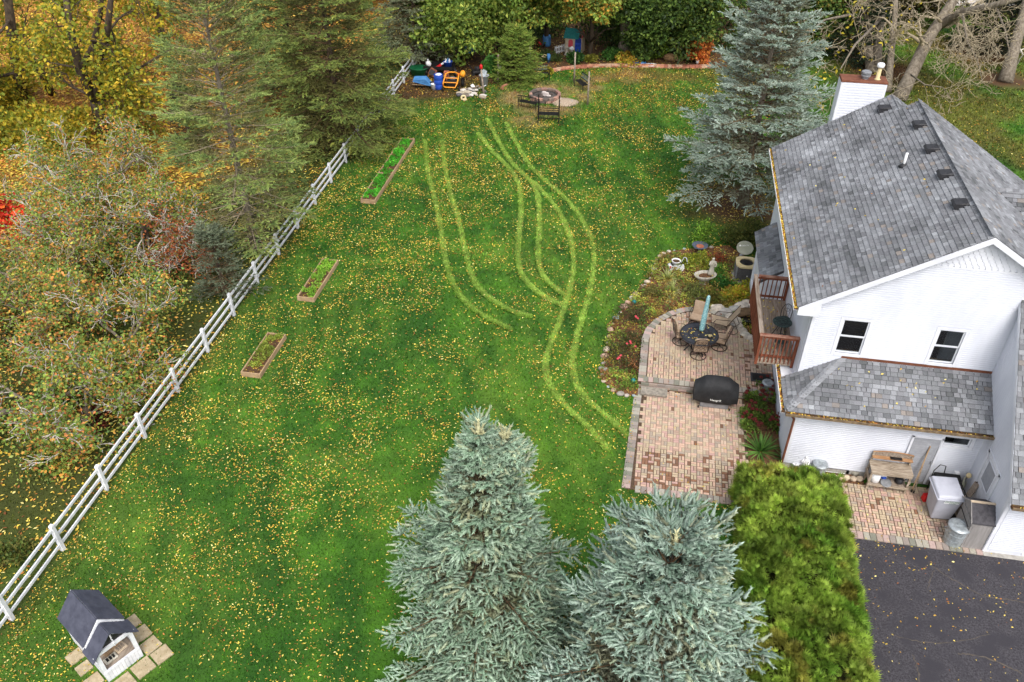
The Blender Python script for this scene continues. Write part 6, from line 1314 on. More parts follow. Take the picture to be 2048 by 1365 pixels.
q = MB(); q.prism([(-.27, -.15, .345), (-.27, -.52, 1.06), (-.27, -.545, 1.05), (-.27, -.175, .34)], (.54, 0, 0)); q.build('back_sling', 'sling', t)
for sx in (-.29, .29):
    q = MB(); q.tube([(sx, .5, .43), (sx, -.14, .35), (sx, -.53, 1.08)], .016, 6); q.build('side_rail', 'bronze_metal', t)
    q = MB(); q.tube([(sx, .42, .02), (sx, .1, .02), (sx, -.5, .02), (sx, -.62, .18), (sx, -.38, .66), (sx, -.1, .64), (sx, .3, .6), (sx, .4, .4)], .014, 6); q.build('armrest', 'bronze_metal', t)
    q = MB(); q.tube([(sx, -.1, .36), (sx, -.3, .02)], .014, 6); q.tube([(sx, .3, .4), (sx, .3, .02)], .014, 6); q.build('leg', 'bronze_metal', t)
# leaves on the table
r_ = np.random.RandomState(9); k = 46; a = r_.uniform(0, 6.28, k); rr = .68*np.sqrt(r_.rand(k)); P = np.stack([TC_.x+rr*np.cos(a), TC_.y+rr*np.sin(a), np.full(k, tz+.737)], 1); X, Y, Z = axes(np.stack([r_.normal(0, .2, k), r_.normal(0, .2, k), np.ones(k)], 1), r_)
v_, f_, c_ = stamp(LT, LF, P, X, Y, Z, r_.uniform(.07, .11, k), leafcols(k, [.4, .3, .2, .08, .02, .0])); o_ = npmesh('table_leaves', v_, f_, c_, 'dry_leaf'); tag(o_, 'yellow leaves lying on the round table', 'leaves', kind='stuff')
# ---- grill under its cover
p = G(1435, 792); t = thing('covered_grill', 'large barbecue grill under a black fabric cover at the patio step', 'grill', (3.30, 23.45, 0), .0)
prof = [(-.30, .12), (-.33, .45), (-.30, .86), (-.22, 1.02), (.0, 1.16), (.22, 1.18), (.30, 1.05), (.32, .5), (.30, .14)]
q = MB(); xs = [(-.78, .86), (-.74, .93), (-.52, 1.0), (-.48, 1.06), (0, 1.07), (.48, 1.05), (.52, .99), (.74, .92), (.78, .84)]; nP = len(prof); VV_ = []
for i, (x_, s_) in enumerate(xs):
    for j, (y_, z_) in enumerate(prof):
        edge_ = abs(x_)/.78; sag = .10*edge_**3 if j in (0, 8) else 0; wv = .018*math.sin(x_*9+j*2.1)
        zz_ = z_*(1 if z_ < .5 else (s_ if edge_ < .66 else s_*.93)); VV_.append((x_, (y_+wv)*(1-.12*(edge_ > .9)), zz_-.0+(.16*(edge_**2) if j in (0, 8) else 0)))
q.add(VV_, [tuple((i*nP+j, i*nP+(j+1) % nP, (i+1)*nP+(j+1) % nP, (i+1)*nP+j)) for i in range(len(xs)-1) for j in range(nP)]+[tuple(range(nP)), tuple((len(xs)-1)*nP+j for j in range(nP-1, -1, -1))])
cov = q.build('cover', 'black_cover', t, smooth=True, subsurf=1)
lettering('Nexgrill', .12, 'text_white', t, frame4((.0, -.345, .5), (1, 0, -.0), (0, .1, 1)), 'cover_lettering')
for x_, y_ in ((-.55, -.25), (.55, -.25), (-.55, .22), (.55, .22)): q = MB(); q.cyl((x_-.02, y_, .05), (x_+.02, y_, .05), .05, n=12); q.build('caster', 'black_rubber', t)
for i in range(2):
    q = MB(); q.box((0, 0, .14), (1.0, .45, .2)) if i == 0 else q.box((0, 0, .03), (.01, .01, .01))
    if i == 0: q.build('cabinet', 'steel_grey', t)
# ---- balcony furniture
DZ = 2.971
p = G(1571, 645, DZ+.68); t = thing('bistro_table', 'small round black cast table on the balcony', 'table', (p.x-.1, p.y, DZ))
q = MB(); q.ring((0, 0, .68), .31, .014, 30, 6); q.build('rim', 'verdigris', t); q = MB(); q.lathe([(.30, .672), (.30, .684), (.02, .685)], 26); q.build('tabletop', 'verdigris', t)
q = MB()
for rr in (.1, .2): q.ring((0, 0, .688), rr, .008, 20, 4)
for i in range(8): a = i*.785; q.tube([(.05*math.cos(a), .05*math.sin(a), .688), (.30*math.cos(a+.2), .30*math.sin(a+.2), .688)], .007, 4)
o_ = q.build('scrollwork', 'black_metal', t); o_['kind'] = 'stuff'
for i in range(3): a = i*2.09+.5; q = MB(); q.tube([(.1*math.cos(a), .1*math.sin(a), .66), (.14*math.cos(a), .14*math.sin(a), .35), (.28*math.cos(a), .28*math.sin(a), 0)], .016, 6); q.build('leg', 'black_metal', t)
def bistro(label, loc, rz):
    t = thing('bistro_chair', label, 'chair', loc, rz, 'balcony bistro chairs')
    q = MB(); q.lathe([(.19, .43), (.2, .445), (.18, .46), (.02, .462)], 18); q.build('seat', 'verdigris', t)
    for i in range(4): a = i*1.57+.785; q = MB(); q.tube([(.15*math.cos(a), .15*math.sin(a), .43), (.13*math.cos(a), .13*math.sin(a), .2), (.22*math.cos(a), .22*math.sin(a), 0)], .013, 5); q.build('leg', 'black_metal', t)
    q = MB(); q.tube([(-.17, -.12, .44), (-.18, -.2, .7), (-.1, -.24, .88), (0, -.25, .93), (.1, -.24, .88), (.18, -.2, .7), (.17, -.12, .44)], .013, 6); q.build('back_frame', 'black_metal', t)
    q = MB()
    for x_ in (-.08, 0, .08): q.tube([(x_, -.15, .46), (x_*1.3, -.21, .7), (x_*.5, -.245, .9)], .009, 4)
    q.ring((0, -.215, .7), .07, .008, 14, 4, M3=rot3(R(90), 0, 0)); q.build('back_scroll', 'verdigris', t)
bistro('bistro chair behind the balcony table under the gutter corner', (5.24, 24.42, DZ), 2.9); bistro('bistro chair in front of the balcony table near the front railing', (5.02, 23.12, DZ), -.3)
# ---- under the balcony: mat, bin
t = thing('door_mat', 'dark door mat below the balcony, dotted with yellow leaves', 'mat', (5.02, 24.95, UP_Z+.002)); q = MB(); q.box((0, 0, .012), (.75, .5, .02)); q.build('mat', 'resin_dark', t, bevel=.006); q = MB(); q.box((0, 0, .0225), (.62, .38, .004)); q.build('pile', 'black_rubber', t)
def galv(label, loc, r0, h, rz=0, name='galvanised_can', lidm='galvanised'):
    t = thing(name, label, 'bin', loc, rz, 'galvanised cans')
    q = MB(); n = 32; prof = [(r0*.84, 0), (r0*.86, .02), (r0*.97, h*.92), (r0, h*.93), (r0, h*.96)]; q.lathe(prof, n); q.v = [(x_*(1+(.012 if i % 2 else -.012)*(1 < (i//n) < 4 or i//n == 1)), y_*(1+(.012 if i % 2 else -.012)), z_) for i, (x_, y_, z_) in enumerate(q.v)]; q.build('body', 'galvanised', t)
    for z_ in (h*.33, h*.66): q = MB(); q.ring((0, 0, z_), r0*(.86+.11*z_/h)+.004, .008, 30, 4); q.build('hoop', 'galvanised', t)
    q = MB(); q.lathe([(r0*1.06, h*.95), (r0*1.07, h*.98), (r0*.98, h+.02), (r0*.6, h+.055), (r0*.55, h+.045), (r0*.2, h+.06), (.01, h+.062)], 32); q.build('lid', lidm, t, smooth=True)
    q = MB(); q.tube([(-.07, 0, h+.05), (-.05, 0, h+.1), (.05, 0, h+.1), (.07, 0, h+.05)], .012, 6); q.build('lid_handle', 'galvanised', t)
    for sx in (-1, 1): q = MB(); q.tube([(sx*r0*.95, -.08, h*.76), (sx*(r0*1.0+.05), -.06, h*.72), (sx*(r0*1.0+.05), .06, h*.72), (sx*r0*.95, .08, h*.76)], .009, 5); q.build('side_handle', 'galvanised', t)
p = G(1537, 782, .0); galv('small galvanised can below the balcony by the red sedum', (p.x-.12, p.y-.15, .03), .2, .48)
p = G(1633, 944); galv('galvanised can against the mudroom wall by the hedge', (p.x, p.y-.15, .03), .23, .5)
p = G(1903, 1084); galv('large galvanised trash can with a domed lid beside the grey cabinet', (p.x, p.y, .03), .30, .72)
# ---- air conditioner, dish, fountain
t = thing('air_conditioner', 'square tan topped air conditioning condenser on a pad beside the balcony', 'air conditioner', (4.72, 32.1, 0))
q = MB(); q.box((0, 0, .05), (1.0, 1.0, .1)); q.build('pad', 'concrete', t, bevel=.01)
q = MB(); q.box((0, 0, .47), (.78, .78, .72)); q.build('coil', 'dark_plastic', t)
for i in range(13):
    q = MB(); z_ = .15+i*.052; q.box((0, -.40, z_), (.80, .02, .014)); q.box((-.40, 0, z_), (.02, .78, .014)); q.box((.40, 0, z_), (.02, .78, .014)); q.build('louvre', 'condenser_grey', t)
for x_, y_ in ((-.4, -.4), (.4, -.4), (-.4, .4), (.4, .4)): q = MB(); q.box((x_, y_, .47), (.06, .06, .76)); q.build('corner_post', 'steel_grey', t)
q = MB(); n = 32; inner = [(.3*math.cos(2*math.pi*i/n), .3*math.sin(2*math.pi*i/n)) for i in range(n)]; outer = []
for i in range(n):
    a = 2*math.pi*i/n; c_, s_ = math.cos(a), math.sin(a); m_ = max(abs(c_), abs(s_)); k_ = min(.45/m_, .52); outer.append((c_*k_, s_*k_))
vs = [(x_, y_, .9) for x_, y_ in inner]+[(x_, y_, .9) for x_, y_ in outer]+[(x_, y_, .82) for x_, y_ in outer]+[(x_, y_, .82) for x_, y_ in inner]
q.add(vs, [(i, n+i, n+(i+1) % n, (i+1) % n) for i in range(n)]+[(n+i, 2*n+i, 2*n+(i+1) % n, n+(i+1) % n) for i in range(n)]+[(3*n+i, i, (i+1) % n, 3*n+(i+1) % n) for i in range(n)]+[(2*n+i, 3*n+i, 3*n+(i+1) % n, 2*n+(i+1) % n) for i in range(n)]); q.build('top_panel', 'cream', t)
q = MB()
for rr in (.08, .14, .2, .26): q.ring((0, 0, .885), rr, .005, 26, 4)
for i in range(10): a = i*.628; q.tube([(.04*math.cos(a), .04*math.sin(a), .89), (.3*math.cos(a), .3*math.sin(a), .885)], .005, 4)
o_ = q.build('grille', 'black_metal', t); o_['kind'] = 'stuff'
for i in range(4): a = i*1.57; q = MB(); q.add([(.05*math.cos(a), .05*math.sin(a), .8), (.28*math.cos(a-.3), .28*math.sin(a-.3), .78), (.28*math.cos(a+.35), .28*math.sin(a+.35), .83), (.05*math.cos(a+.6), .05*math.sin(a+.6), .82)], ((0,1,2,3),)); q.build('fan_blade', 'steel_grey', t)
q = MB(); q.lathe([(.07, .76), (.07, .86), (.02, .87)], 14); q.build('fan_motor', 'black_metal', t); q = MB(); q.lathe([(.03, 0), (.03, .01)], 12, (0, 0, 0), M3=rot3(R(90), 0, 0)); q.v = [(x_+.08, y_-.412, z_+.42) for x_, y_, z_ in q.v]; q.build('badge', 'plain_white', t)
t = thing('satellite_dish', 'oval pale grey satellite dish on a short mast behind the condenser', 'satellite dish', (4.66, 33.1, 0))
m3 = rot3(R(38), 0, R(12)); q = MB(); prof = [(.01, 0), (.15, .008), (.27, .03), (.375, .065), (.38, .062), (.27, .02), (.15, -.004), (.01, -.012)]
q.lathe(prof, 32, (0, 0, .98), sx=1.0, sy=.88, M3=m3); q.build('reflector', 'dish_grey', t, smooth=True)
q = MB(); q.tube([(0, 0, 0), (0, .02, .7), (0, -.02, .95)], .03, 8); q.build('mast', 'steel_grey', t); q = MB(); q.tube([Vector((0, 0, .98))+m3 @ Vector((-.1, -.30, .0)), Vector((0, 0, .98))+m3 @ Vector((-.28, -.42, .2))], .016, 6); q.build('feed_arm', 'steel_grey', t); q = MB(); q.box(Vector((0, 0, .98))+m3 @ Vector((-.29, -.41, .24)), (.1, .08, .1), (.5, 0, .2)); q.build('feed_horn', 'steel_grey', t)
M4 = m3.to_4x4(); M4.translation = Vector((.03, 0, .98))+m3 @ Vector((0, .12, .032)); lettering('DIRECTV', .085, 'text_white', t, M4, 'dish_lettering'); q = MB(); q.box(Vector((0, 0, .98))+m3 @ Vector((-.2, .13, .03)), (.07, .07, .004), (R(38), 0, R(12))); q.build('dish_emblem', 'text_white', t)
p = G(1408, 566); t = thing('garden_fountain', 'shell shaped stone basin with a standing robed figure at its rim', 'fountain', (p.x, p.y, .03), .25)
q = MB(); n = 24; rim = []
for i in range(n): a = math.pi*.02+math.pi*1.96*i/(n-1); rr = .44*(1+.10*math.cos(2*a)); rim.append((rr*math.cos(a)*1.05, rr*math.sin(a)*.8))
VV_ = []; 
for sc_, z_ in ((.45, .10), (.85, .30), (1.0, .42), (.92, .43), (.75, .34), (.35, .27)): VV_ += [(x_*sc_, y_*sc_, z_) for x_, y_ in rim]
q.add(VV_, [(k*n+i, k*n+(i+1) % n, (k+1)*n+(i+1) % n, (k+1)*n+i) for k in range(5) for i in range(n)]+[tuple(5*n+i for i in range(n))]); q.build('basin', 'statue_stone', t, smooth=True)
q = MB(); q.lathe([(.24, 0), (.2, .04), (.12, .1), (.16, .16)], 18); q.build('pedestal', 'statue_stone', t, smooth=True); q = MB(); q.lathe([(.27, .335), (.01, .34)], 20, sx=1.05, sy=.8); q.build('leaf_litter', 'mulch', t)
def robed(h, seed=0):
    q = MB(); q.lathe([(.15*h, 0), (.155*h, .06*h), (.12*h, .3*h), (.10*h, .5*h), (.115*h, .66*h), (.125*h, .76*h), (.085*h, .82*h), (.04*h, .85*h), (.055*h, .88*h), (.07*h, .93*h), (.055*h, .985*h), (.01*h, 1.0*h)], 16, sx=1.1, sy=.8)
    q.tube([(.12*h, 0, .77*h), (.19*h, -.03*h, .6*h), (.12*h, -.15*h, .55*h), (.04*h, -.17*h, .6*h)], [.045*h, .04*h, .032*h, .025*h], 8); q.tube([(-.12*h, 0, .77*h), (-.19*h, -.05*h, .62*h), (-.13*h, -.16*h, .66*h), (-.1*h, -.17*h, .78*h)], [.045*h, .04*h, .032*h, .025*h], 8)
    q.v = [(x_*(1+.06*math.sin(7*math.atan2(y_, x_)+seed)), y_, z_) for x_, y_, z_ in q.v]; return q
q = robed(.85); q.v = [(x_+.27, y_+.06, z_+.36) for x_, y_, z_ in q.v]; q.build('figure', 'statue_stone', t, smooth=True)
p = G(1350, 540); t = thing('cart_planter', 'weathered white toy cart carrying a round pot in the flower bed', 'planter', (p.x, p.y, .05), .3)
q = MB(); q.box((0, 0, .16), (.62, .42, .08), (0, 0, 0)); q.build('deck', 'white_paint', t, bevel=.02); q = MB(); q.box((.06, .0, .225), (.5, .34, .04), (0, .1, .1)); q.build('tray', 'dark_plastic', t)
q = MB(); q.prism([(-.33, -.22, .06), (-.26, -.22, .28), (.3, -.22, .34), (.36, -.22, .1)], (0, .03, 0)); q.build('side_board', 'white_paint', t)
for x_ in (-.2, .22): q = MB(); q.cyl((x_, -.24, .09), (x_, -.2, .09), .09, n=14); q.build('wheel', 'plain_white', t); q = MB(); q.cyl((x_, .2, .09), (x_, .24, .09), .09, n=14); q.build('wheel', 'plain_white', t)
q = MB(); q.box((-.28, -.18, .24), (.08, .06, .05)); q.build('lamp', 'red_plastic', t)
q = MB(); q.tube([(.28, .1, .25), (.4, .14, .5), (.48, .05, .5), (.5, -.1, .3)], .015, 6); q.build('handle', 'white_paint', t)
t2 = thing('flower_pot', 'white pot of dry stems standing on the toy cart', 'pot', (p.x, p.y, .30)); q = MB(); q.lathe([(.13, 0), (.2, .18), (.21, .2), (.18, .2), (.16, .15), (.01, .15)], 20); q.build('pot', 'plain_white', t2, smooth=True); q = MB(); q.lathe([(.17, .16), (.01, .18)], 14); q.build('soil', 'soil', t2)
p = G(1398, 506); t = thing('bird_bath', 'dark blue shallow bird bath bowl at the lawn edge of the bed', 'bird bath', (p.x, p.y, 0)); q = MB(); q.lathe([(.12, .3), (.36, .40), (.37, .42), (.34, .415), (.12, .34), (.01, .335)], 24); q.build('bowl', 'blue_grey' if 'blue_grey' in M else mat('blue_grey', S(70,80,96), S(100,108,122), scale=6, rough=.5), t, smooth=True); q = MB(); q.lathe([(.14, 0), (.06, .06), (.05, .3)], 14); q.build('stand', 'blue_grey', t); q = MB(); q.lathe([(.2, .36), (.01, .365)], 14); q.build('leaf_litter', 'terracotta', t)
for i, (px, m_, lb) in enumerate((((1266, 768), 'teal_plastic', 'teal gazing ball in the corner of the rose bed'), ((1268, 610), 'teal_plastic', 'small teal ornament among the border stones'))):
    p = G(*px); t = thing('garden_ball', lb, 'ornament', (p.x, p.y, .04)); q = MB(); q.lathe([(.05, 0), (.06, .02), (.03, .04)], 10); q.build('stand', 'dark_plastic', t); q = MB(); q.lathe([(.02, .03), (.07, .06), (.09, .12), (.07, .18), (.01, .21)], 16); q.build('ball', m_, t, smooth=True)
# ---- potting bench and the things round it
p = G(1735, 975); t = thing('potting_bench', 'weathered wooden potting bench with a slatted lower shelf against the mudroom wall', 'bench', (8.72, 20.36, .024))
W2, D2 = 1.24, .48
for x_ in (-W2/2+.03, W2/2-.03):
    for y_, h_ in ((-D2/2+.03, .84), (D2/2-.03, 1.28)): q = MB(); q.box((x_, y_, h_/2), (.06, .05, h_)); q.build('leg', 'timber_old', t)
    q = MB(); q.box((x_*1.06, 0, .5), (.03, D2, .1)); q.build('side_rail', 'timber_old', t)
for i in range(4): q = MB(); q.box((0, -D2/2-.03+.07+i*.135, .855), (W2+.04, .13, .03)); q.build('top_board', 'timber_old', t)
q = MB(); q.box((.02, 0, .874), (.09, D2, .01)); q.build('batten', 'timber_old', t); q = MB(); q.box((0, -D2/2-.02, .79), (W2, .025, .1)); q.build('apron', 'timber_old', t)
for i in range(7): q = MB(); q.box((0, -D2/2+.05+i*.065, .26), (W2-.06, .045, .025)); q.build('shelf_slat', 'timber_grey', t)
q = MB(); q.box((0, -D2/2+.0, .24), (W2, .03, .08)); q.build('shelf_rail', 'timber_old', t)
q = MB(); q.prism([(-W2/2, D2/2-.03, 1.0)]+[(W2*(i/10-.5), D2/2-.03, 1.28+.07*math.sin(math.pi*i/10)) for i in range(11)]+[(W2/2, D2/2-.03, 1.0)], (0, .022, 0)); q.build('backboard', 'timber_grey', t)
q = MB(); q.tube([(W2*(i/10-.5), D2/2-.04, 1.30+.07*math.sin(math.pi*i/10)) for i in range(11)], .02, 5); q.build('crest_rail', 'cedar_orange', t)
q = MB(); q.box((0, D2/2-.1, 1.13), (W2-.02, .13, .03)); q.build('back_shelf', 'cedar_orange', t); q = MB(); q.box((.1, D2/2-.11, 1.16), (.36, .1, .03)); q.build('tool_slot', 'black_metal', t)
bz = .024+.2725
t = thing('propane_tank', 'white propane tank on the lower shelf of the potting bench', 'tank', (8.33, 20.28, bz)); q = MB(); q.lathe([(.1, 0), (.11, .02), (.15, .06), (.155, .24), (.13, .32), (.05, .36), (.03, .38)], 22); q.build('tank', 'plain_white', t, smooth=True); q = MB(); q.ring((0, 0, .42), .09, .018, 18, 6); q.build('collar', 'plain_white', t); q = MB(); q.lathe([(.03, .37), (.03, .43)], 8); q.build('valve', 'bronze_metal', t)
t = thing('soil_bag', 'blue and white plastic bag on the potting bench shelf', 'bag', (8.6, 20.42, bz)); q = MB(); q.rock((0, 0, .11), (.13, .09, .12), 4); q.build('bag', 'plain_white', t, smooth=True); q = MB(); q.rock((.01, -.03, .11), (.09, .075, .07), 5); q.build('print', 'blue_plastic', t, smooth=True)
t = thing('bucket_lid', 'round grey lid leaning on the potting bench shelf', 'lid', (8.68, 20.22, bz+.035)); q = MB(); q.lathe([(.17, 0), (.175, .02), (.15, .025), (.02, .03)], 24, M3=rot3(R(16), 0, 0)); q.build('lid', 'steel_grey', t, smooth=True); q = MB(); q.ring((0, 0, .02), .12, .006, 20, 4, M3=rot3(R(16), 0, 0)); q.build('rim', 'galvanised', t)
t = thing('watering_can', 'dark round watering can on the right of the bench shelf', 'watering can', (9.1, 20.34, bz)); q = MB(); q.lathe([(.1, 0), (.13, .04), (.12, .16), (.07, .2)], 16); q.build('body', 'dark_plastic', t, smooth=True); q = MB(); q.tube([(.1, 0, .08), (.2, 0, .2), (.24, 0, .26)], .015, 6); q.build('spout', 'dark_plastic', t); q = MB(); q.tube([(-.1, 0, .12), (-.16, 0, .2), (-.05, 0, .27), (.04, 0, .2)], .012, 6); q.build('handle', 'dark_plastic', t)
for i, (a_, b_2, lb, m_) in enumerate((((9.55, 20.25, .03), (9.72, 20.65, 1.75), 'tan pole leaning on the screen door, nearer the bench', 'timber'), ((9.62, 20.22, .03), (9.70, 20.64, 1.55), 'grey wooden pole leaning on the screen door beside the tan pole', 'timber_grey'))):
    t = thing('garden_pole', lb, 'pole', a_); d = Vector(b_2)-Vector(a_); q = MB(); q.tube([(0, 0, 0), d], .02, 7); q.build('shaft', m_, t); q = MB(); q.tube([d*.0, d*.06], .026, 7); q.build('ferrule', 'black_metal', t)
t = thing('fuel_can', 'red plastic fuel can standing on the pavers beside the grey bin', 'can', (9.95, 19.98, .026), .2); q = MB(); q.box((0, 0, .13), (.3, .2, .26), taper=.9); q.build('body', 'red_plastic', t, bevel=.03); q = MB(); q.tube([(-.08, 0, .25), (-.07, 0, .31), (.07, 0, .31), (.08, 0, .25)], .016, 6); q.build('handle', 'red_plastic', t); q = MB(); q.cyl((.1, 0, .25), (.16, 0, .34), .022, .015); q.build('spout', 'black_rubber', t)
# wheeled bin
t = thing('wheeled_bin', 'large grey wheeled refuse bin with a green lettered label', 'bin', (10.18, 19.52, .026), .06); t.scale = (1.1, 1.1, 1.08)
q = MB(); q.add([(-.27,-.30,.02),(.27,-.30,.02),(.27,.26,.1),(-.27,.26,.1),(-.35,-.40,.98),(.35,-.40,.98),(.35,.38,.98),(-.35,.38,.98)], ((3,2,1,0),(4,5,6,7),(0,1,5,4),(1,2,6,5),(2,3,7,6),(3,0,4,7))); q.build('body', 'bin_grey', t, bevel=.05)
q = MB(); q.box((0, -.01, .965), (.78, .86, .05)); q.build('rim', 'bin_grey', t, bevel=.02)
q = MB(); q.add([(-.37,-.42,.99),(.37,-.42,.99),(.37,.42,.99),(-.37,.42,.99),(-.33,-.36,1.07),(.33,-.36,1.07),(.34,.38,1.09),(-.34,.38,1.09)], ((3,2,1,0),(4,5,6,7),(0,1,5,4),(1,2,6,5),(2,3,7,6),(3,0,4,7))); q.build('lid', 'bin_grey', t, bevel=.03)
for i in range(3): q = MB(); q.box((.355, -.2+.2*i, 1.045), (.07, .06, .05)); q.build('hinge_slot', 'black_rubber', t)
for y_ in (-.24, .22): q = MB(); q.cyl((.30, y_-.04, .12), (.30, y_+.04, .12), .12, n=18); q.build('wheel', 'black_rubber', t)
q = MB(); q.tube([(.36, -.3, .95), (.44, -.3, 1.0), (.44, .3, 1.0), (.36, .3, .95)], .018, 6); q.build('handle_bar', 'black_rubber', t)
q = MB(); q.add([(-.16,-.397,.80),(.24,-.397,.80),(.25,-.405,.93),(-.15,-.405,.93)], ((0,1,2,3),)); q.v = [(x_, -.395-(z_-.80)*.1, z_) for x_, y_, z_ in q.v]; q.build('label_plate', 'plain_white', t)
lettering('DUNCAN', .085, 'text_green', t, frame4((.045, -.412, .885), (1, 0, 0), (0, -.1, 1)), 'label_lettering'); lettering('DISPOSAL', .042, 'text_green', t, frame4((.07, -.407, .825), (1, 0, 0), (0, -.1, 1)), 'label_lettering')
t = thing('tub_cart', 'black folding cart frame standing behind the grey wheeled bin', 'cart', (10.35, 20.32, .026)); q = MB(); q.tube([(-.3, .1, .05), (-.32, .12, .9), (-.2, .15, 1.15), (-.02, .15, 1.12), (.0, .12, .85)], .016, 6); q.build('handle', 'black_metal', t); q = MB(); q.box((.15, .1, .6), (.8, .28, .3)); q.build('tub', 'black_rubber', t, bevel=.04)
t = thing('meter_box', 'small white utility box on the mudroom wall', 'box', (10.8, 20.62, .62)); q = MB(); q.box((0, 0, .1), (.16, .1, .2)); q.build('box', 'plain_white', t, bevel=.015); q = MB(); q.box((0, -.055, .1), (.1, .02, .12)); q.build('cover', 'white_metal', t)
t = thing('plank', 'grey plank leaning against the garage wall behind the bin', 'plank', (10.78, 19.6, .026)); q = MB(); q.bar((0, 0, .0), (.38, .35, 1.05), .03, .2, up=(.3, -1, 0)); q.build('board', 'timber_grey', t)
t = thing('garden_hose', 'pale hose reel and tools bundled in the corner by the house door', 'hose', (11.02, 20.38, .03)); 
for k in range(4): q = MB(); q.ring((0, 0, .55+.04*k), .15-.01*k, .018, 20, 6, M3=rot3(R(70), 0, R(60))); q.build('coil', 'dish_grey', t)
q = MB(); q.tube([(0, 0, 0), (.02, 0, .9)], .02, 6); q.build('stand', 'steel_grey', t); q = MB(); q.rock((.05, .02, .9), (.09, .09, .08), 3); q.build('float', 'cream', t, smooth=True)
# storage cabinet
t = thing('storage_cabinet', 'grey resin storage cabinet with a dark sloped lid against the garage wall', 'cabinet', (10.93, 18.65, .03), 0)
q = MB(); q.prism([(-.36, -.46, 0), (-.36, .46, 0), (-.36, .46, 1.15), (-.36, 0, 1.48), (-.36, -.46, 1.15)], (.61, 0, 0)); q.build('body', 'resin_grey', t, bevel=.012)
for sy in (-1, 1): q = MB(); q.prism([(-.42, 0, 1.50), (-.42, sy*.52, 1.13), (-.42, sy*.52, 1.17), (-.42, 0, 1.545)], (.68, 0, 0)); q.build('roof_panel', 'resin_dark', t)
q = MB(); q.bar((-.43, 0, 1.545), (.26, 0, 1.545), .07, .03); q.build('ridge_strip', 'tan_plastic', t); q = MB(); q.prism([(-.428, -.54, 1.12), (-.428, 0, 1.50), (-.428, .54, 1.12), (-.428, .54, 1.17), (-.428, 0, 1.56), (-.428, -.54, 1.17)], (.02, 0, 0)); q.build('gable_trim', 'resin_grey', t)
for y_ in (-.205, .205): q = MB(); q.box((-.372, y_, .56), (.024, .39, 1.06)); q.build('door', 'resin_grey', t, bevel=.008)
for z_ in (.3, .85): q = MB(); q.tube([(-.39, -.4, z_), (-.40, .4, z_)], .012, 5); q.build('hinge_strap', 'black_metal', t)
q = MB(); q.ring((-.40, 0, .62), .05, .012, 14, 5, M3=rot3(0, R(90), 0)); q.build('handle', 'black_metal', t)
q = MB(); q.box((-.05, -.466, .55), (.5, .012, .9)); q.build('side_panel', 'resin_grey', t)
t = thing('cherub_statue', 'white plaster figure beside the yucca at the mudroom corner', 'statue', (G(1605, 937).x, G(1605, 937).y-.1, .03)); q = robed(.62, 2); q.build('figure', 'plain_white', t, smooth=True); q = MB(); q.lathe([(.14, 0), (.13, .05), (.1, .06)], 12); q.build('plinth', 'concrete', t)
p = G(1588, 930); t = thing('flower_pot', 'small white pot left of the white plaster figure', 'pot', (p.x, p.y-.15, .03)); q = MB(); q.lathe([(.08, 0), (.12, .2), (.13, .22), (.1, .22), (.01, .18)], 16); q.build('pot', 'plain_white', t, smooth=True); q = MB(); q.lathe([(.1, .19), (.01, .2)], 12); q.build('soil', 'soil', t)
# ================================================================== far end: fire pit, benches, playhouse, junk corner
t = thing('fire_pit', 'ring of pinkish stone blocks round a heap of ash', 'fire pit', (PIT.x, PIT.y, 0)); prg = random.Random(8)
for row_ in range(2):
    for i in range(16):
        a = 2*math.pi*(i+.5*row_)/16; q = MB(); q.box((0, 0, 0), (.34, .2, .15), col=prg.choice([S(150,116,104), S(128,110,100), S(170,132,116), S(100,90,84)])); q.build('block', 'stone', t, loc=(.92*math.cos(a), .92*math.sin(a), .075+.155*row_), rz=a+math.pi/2+prg.uniform(-.06, .06), bevel=.015, colour=True)
q = MB(); q.lathe([(.85, .0), (.84, .16), (.5, .22), (.2, .25), (.01, .26)], 20); q.build('ash_bed', 'ash', t, smooth=True)
for i in range(9): a = i*2.4; q = MB(); q.rock((.35*math.cos(a)*(i/9+.3), .35*math.sin(a)*(i/9+.3)-.1, .27), (.16, .1, .07), i, col=prg.choice([S(190,180,174), S(80,70,66), S(160,150,146)])); q.build('debris', 'stone', t, colour=True)
p = G(1128, 205); t = thing('sand_heap', 'low heap of grey gravelly sand right of the fire pit', 'sand heap', (p.x, p.y, 0)); q = MB(); q.lathe([(.95, 0), (.8, .05), (.5, .12), (.2, .17), (.01, .18)], 22, sx=1.0, sy=.8); q.v = [(x_*(1+.12*math.sin(3*math.atan2(y_, x_))), y_, z_) for x_, y_, z_ in q.v]; q.build('heap', 'sand', t, smooth=True)
for i in range(10): a = i*2.1; q = MB(); q.rock((.5*math.cos(a), .4*math.sin(a), .1), (.07, .06, .05), i, sub=1); q.build('pebble', 'concrete', t)
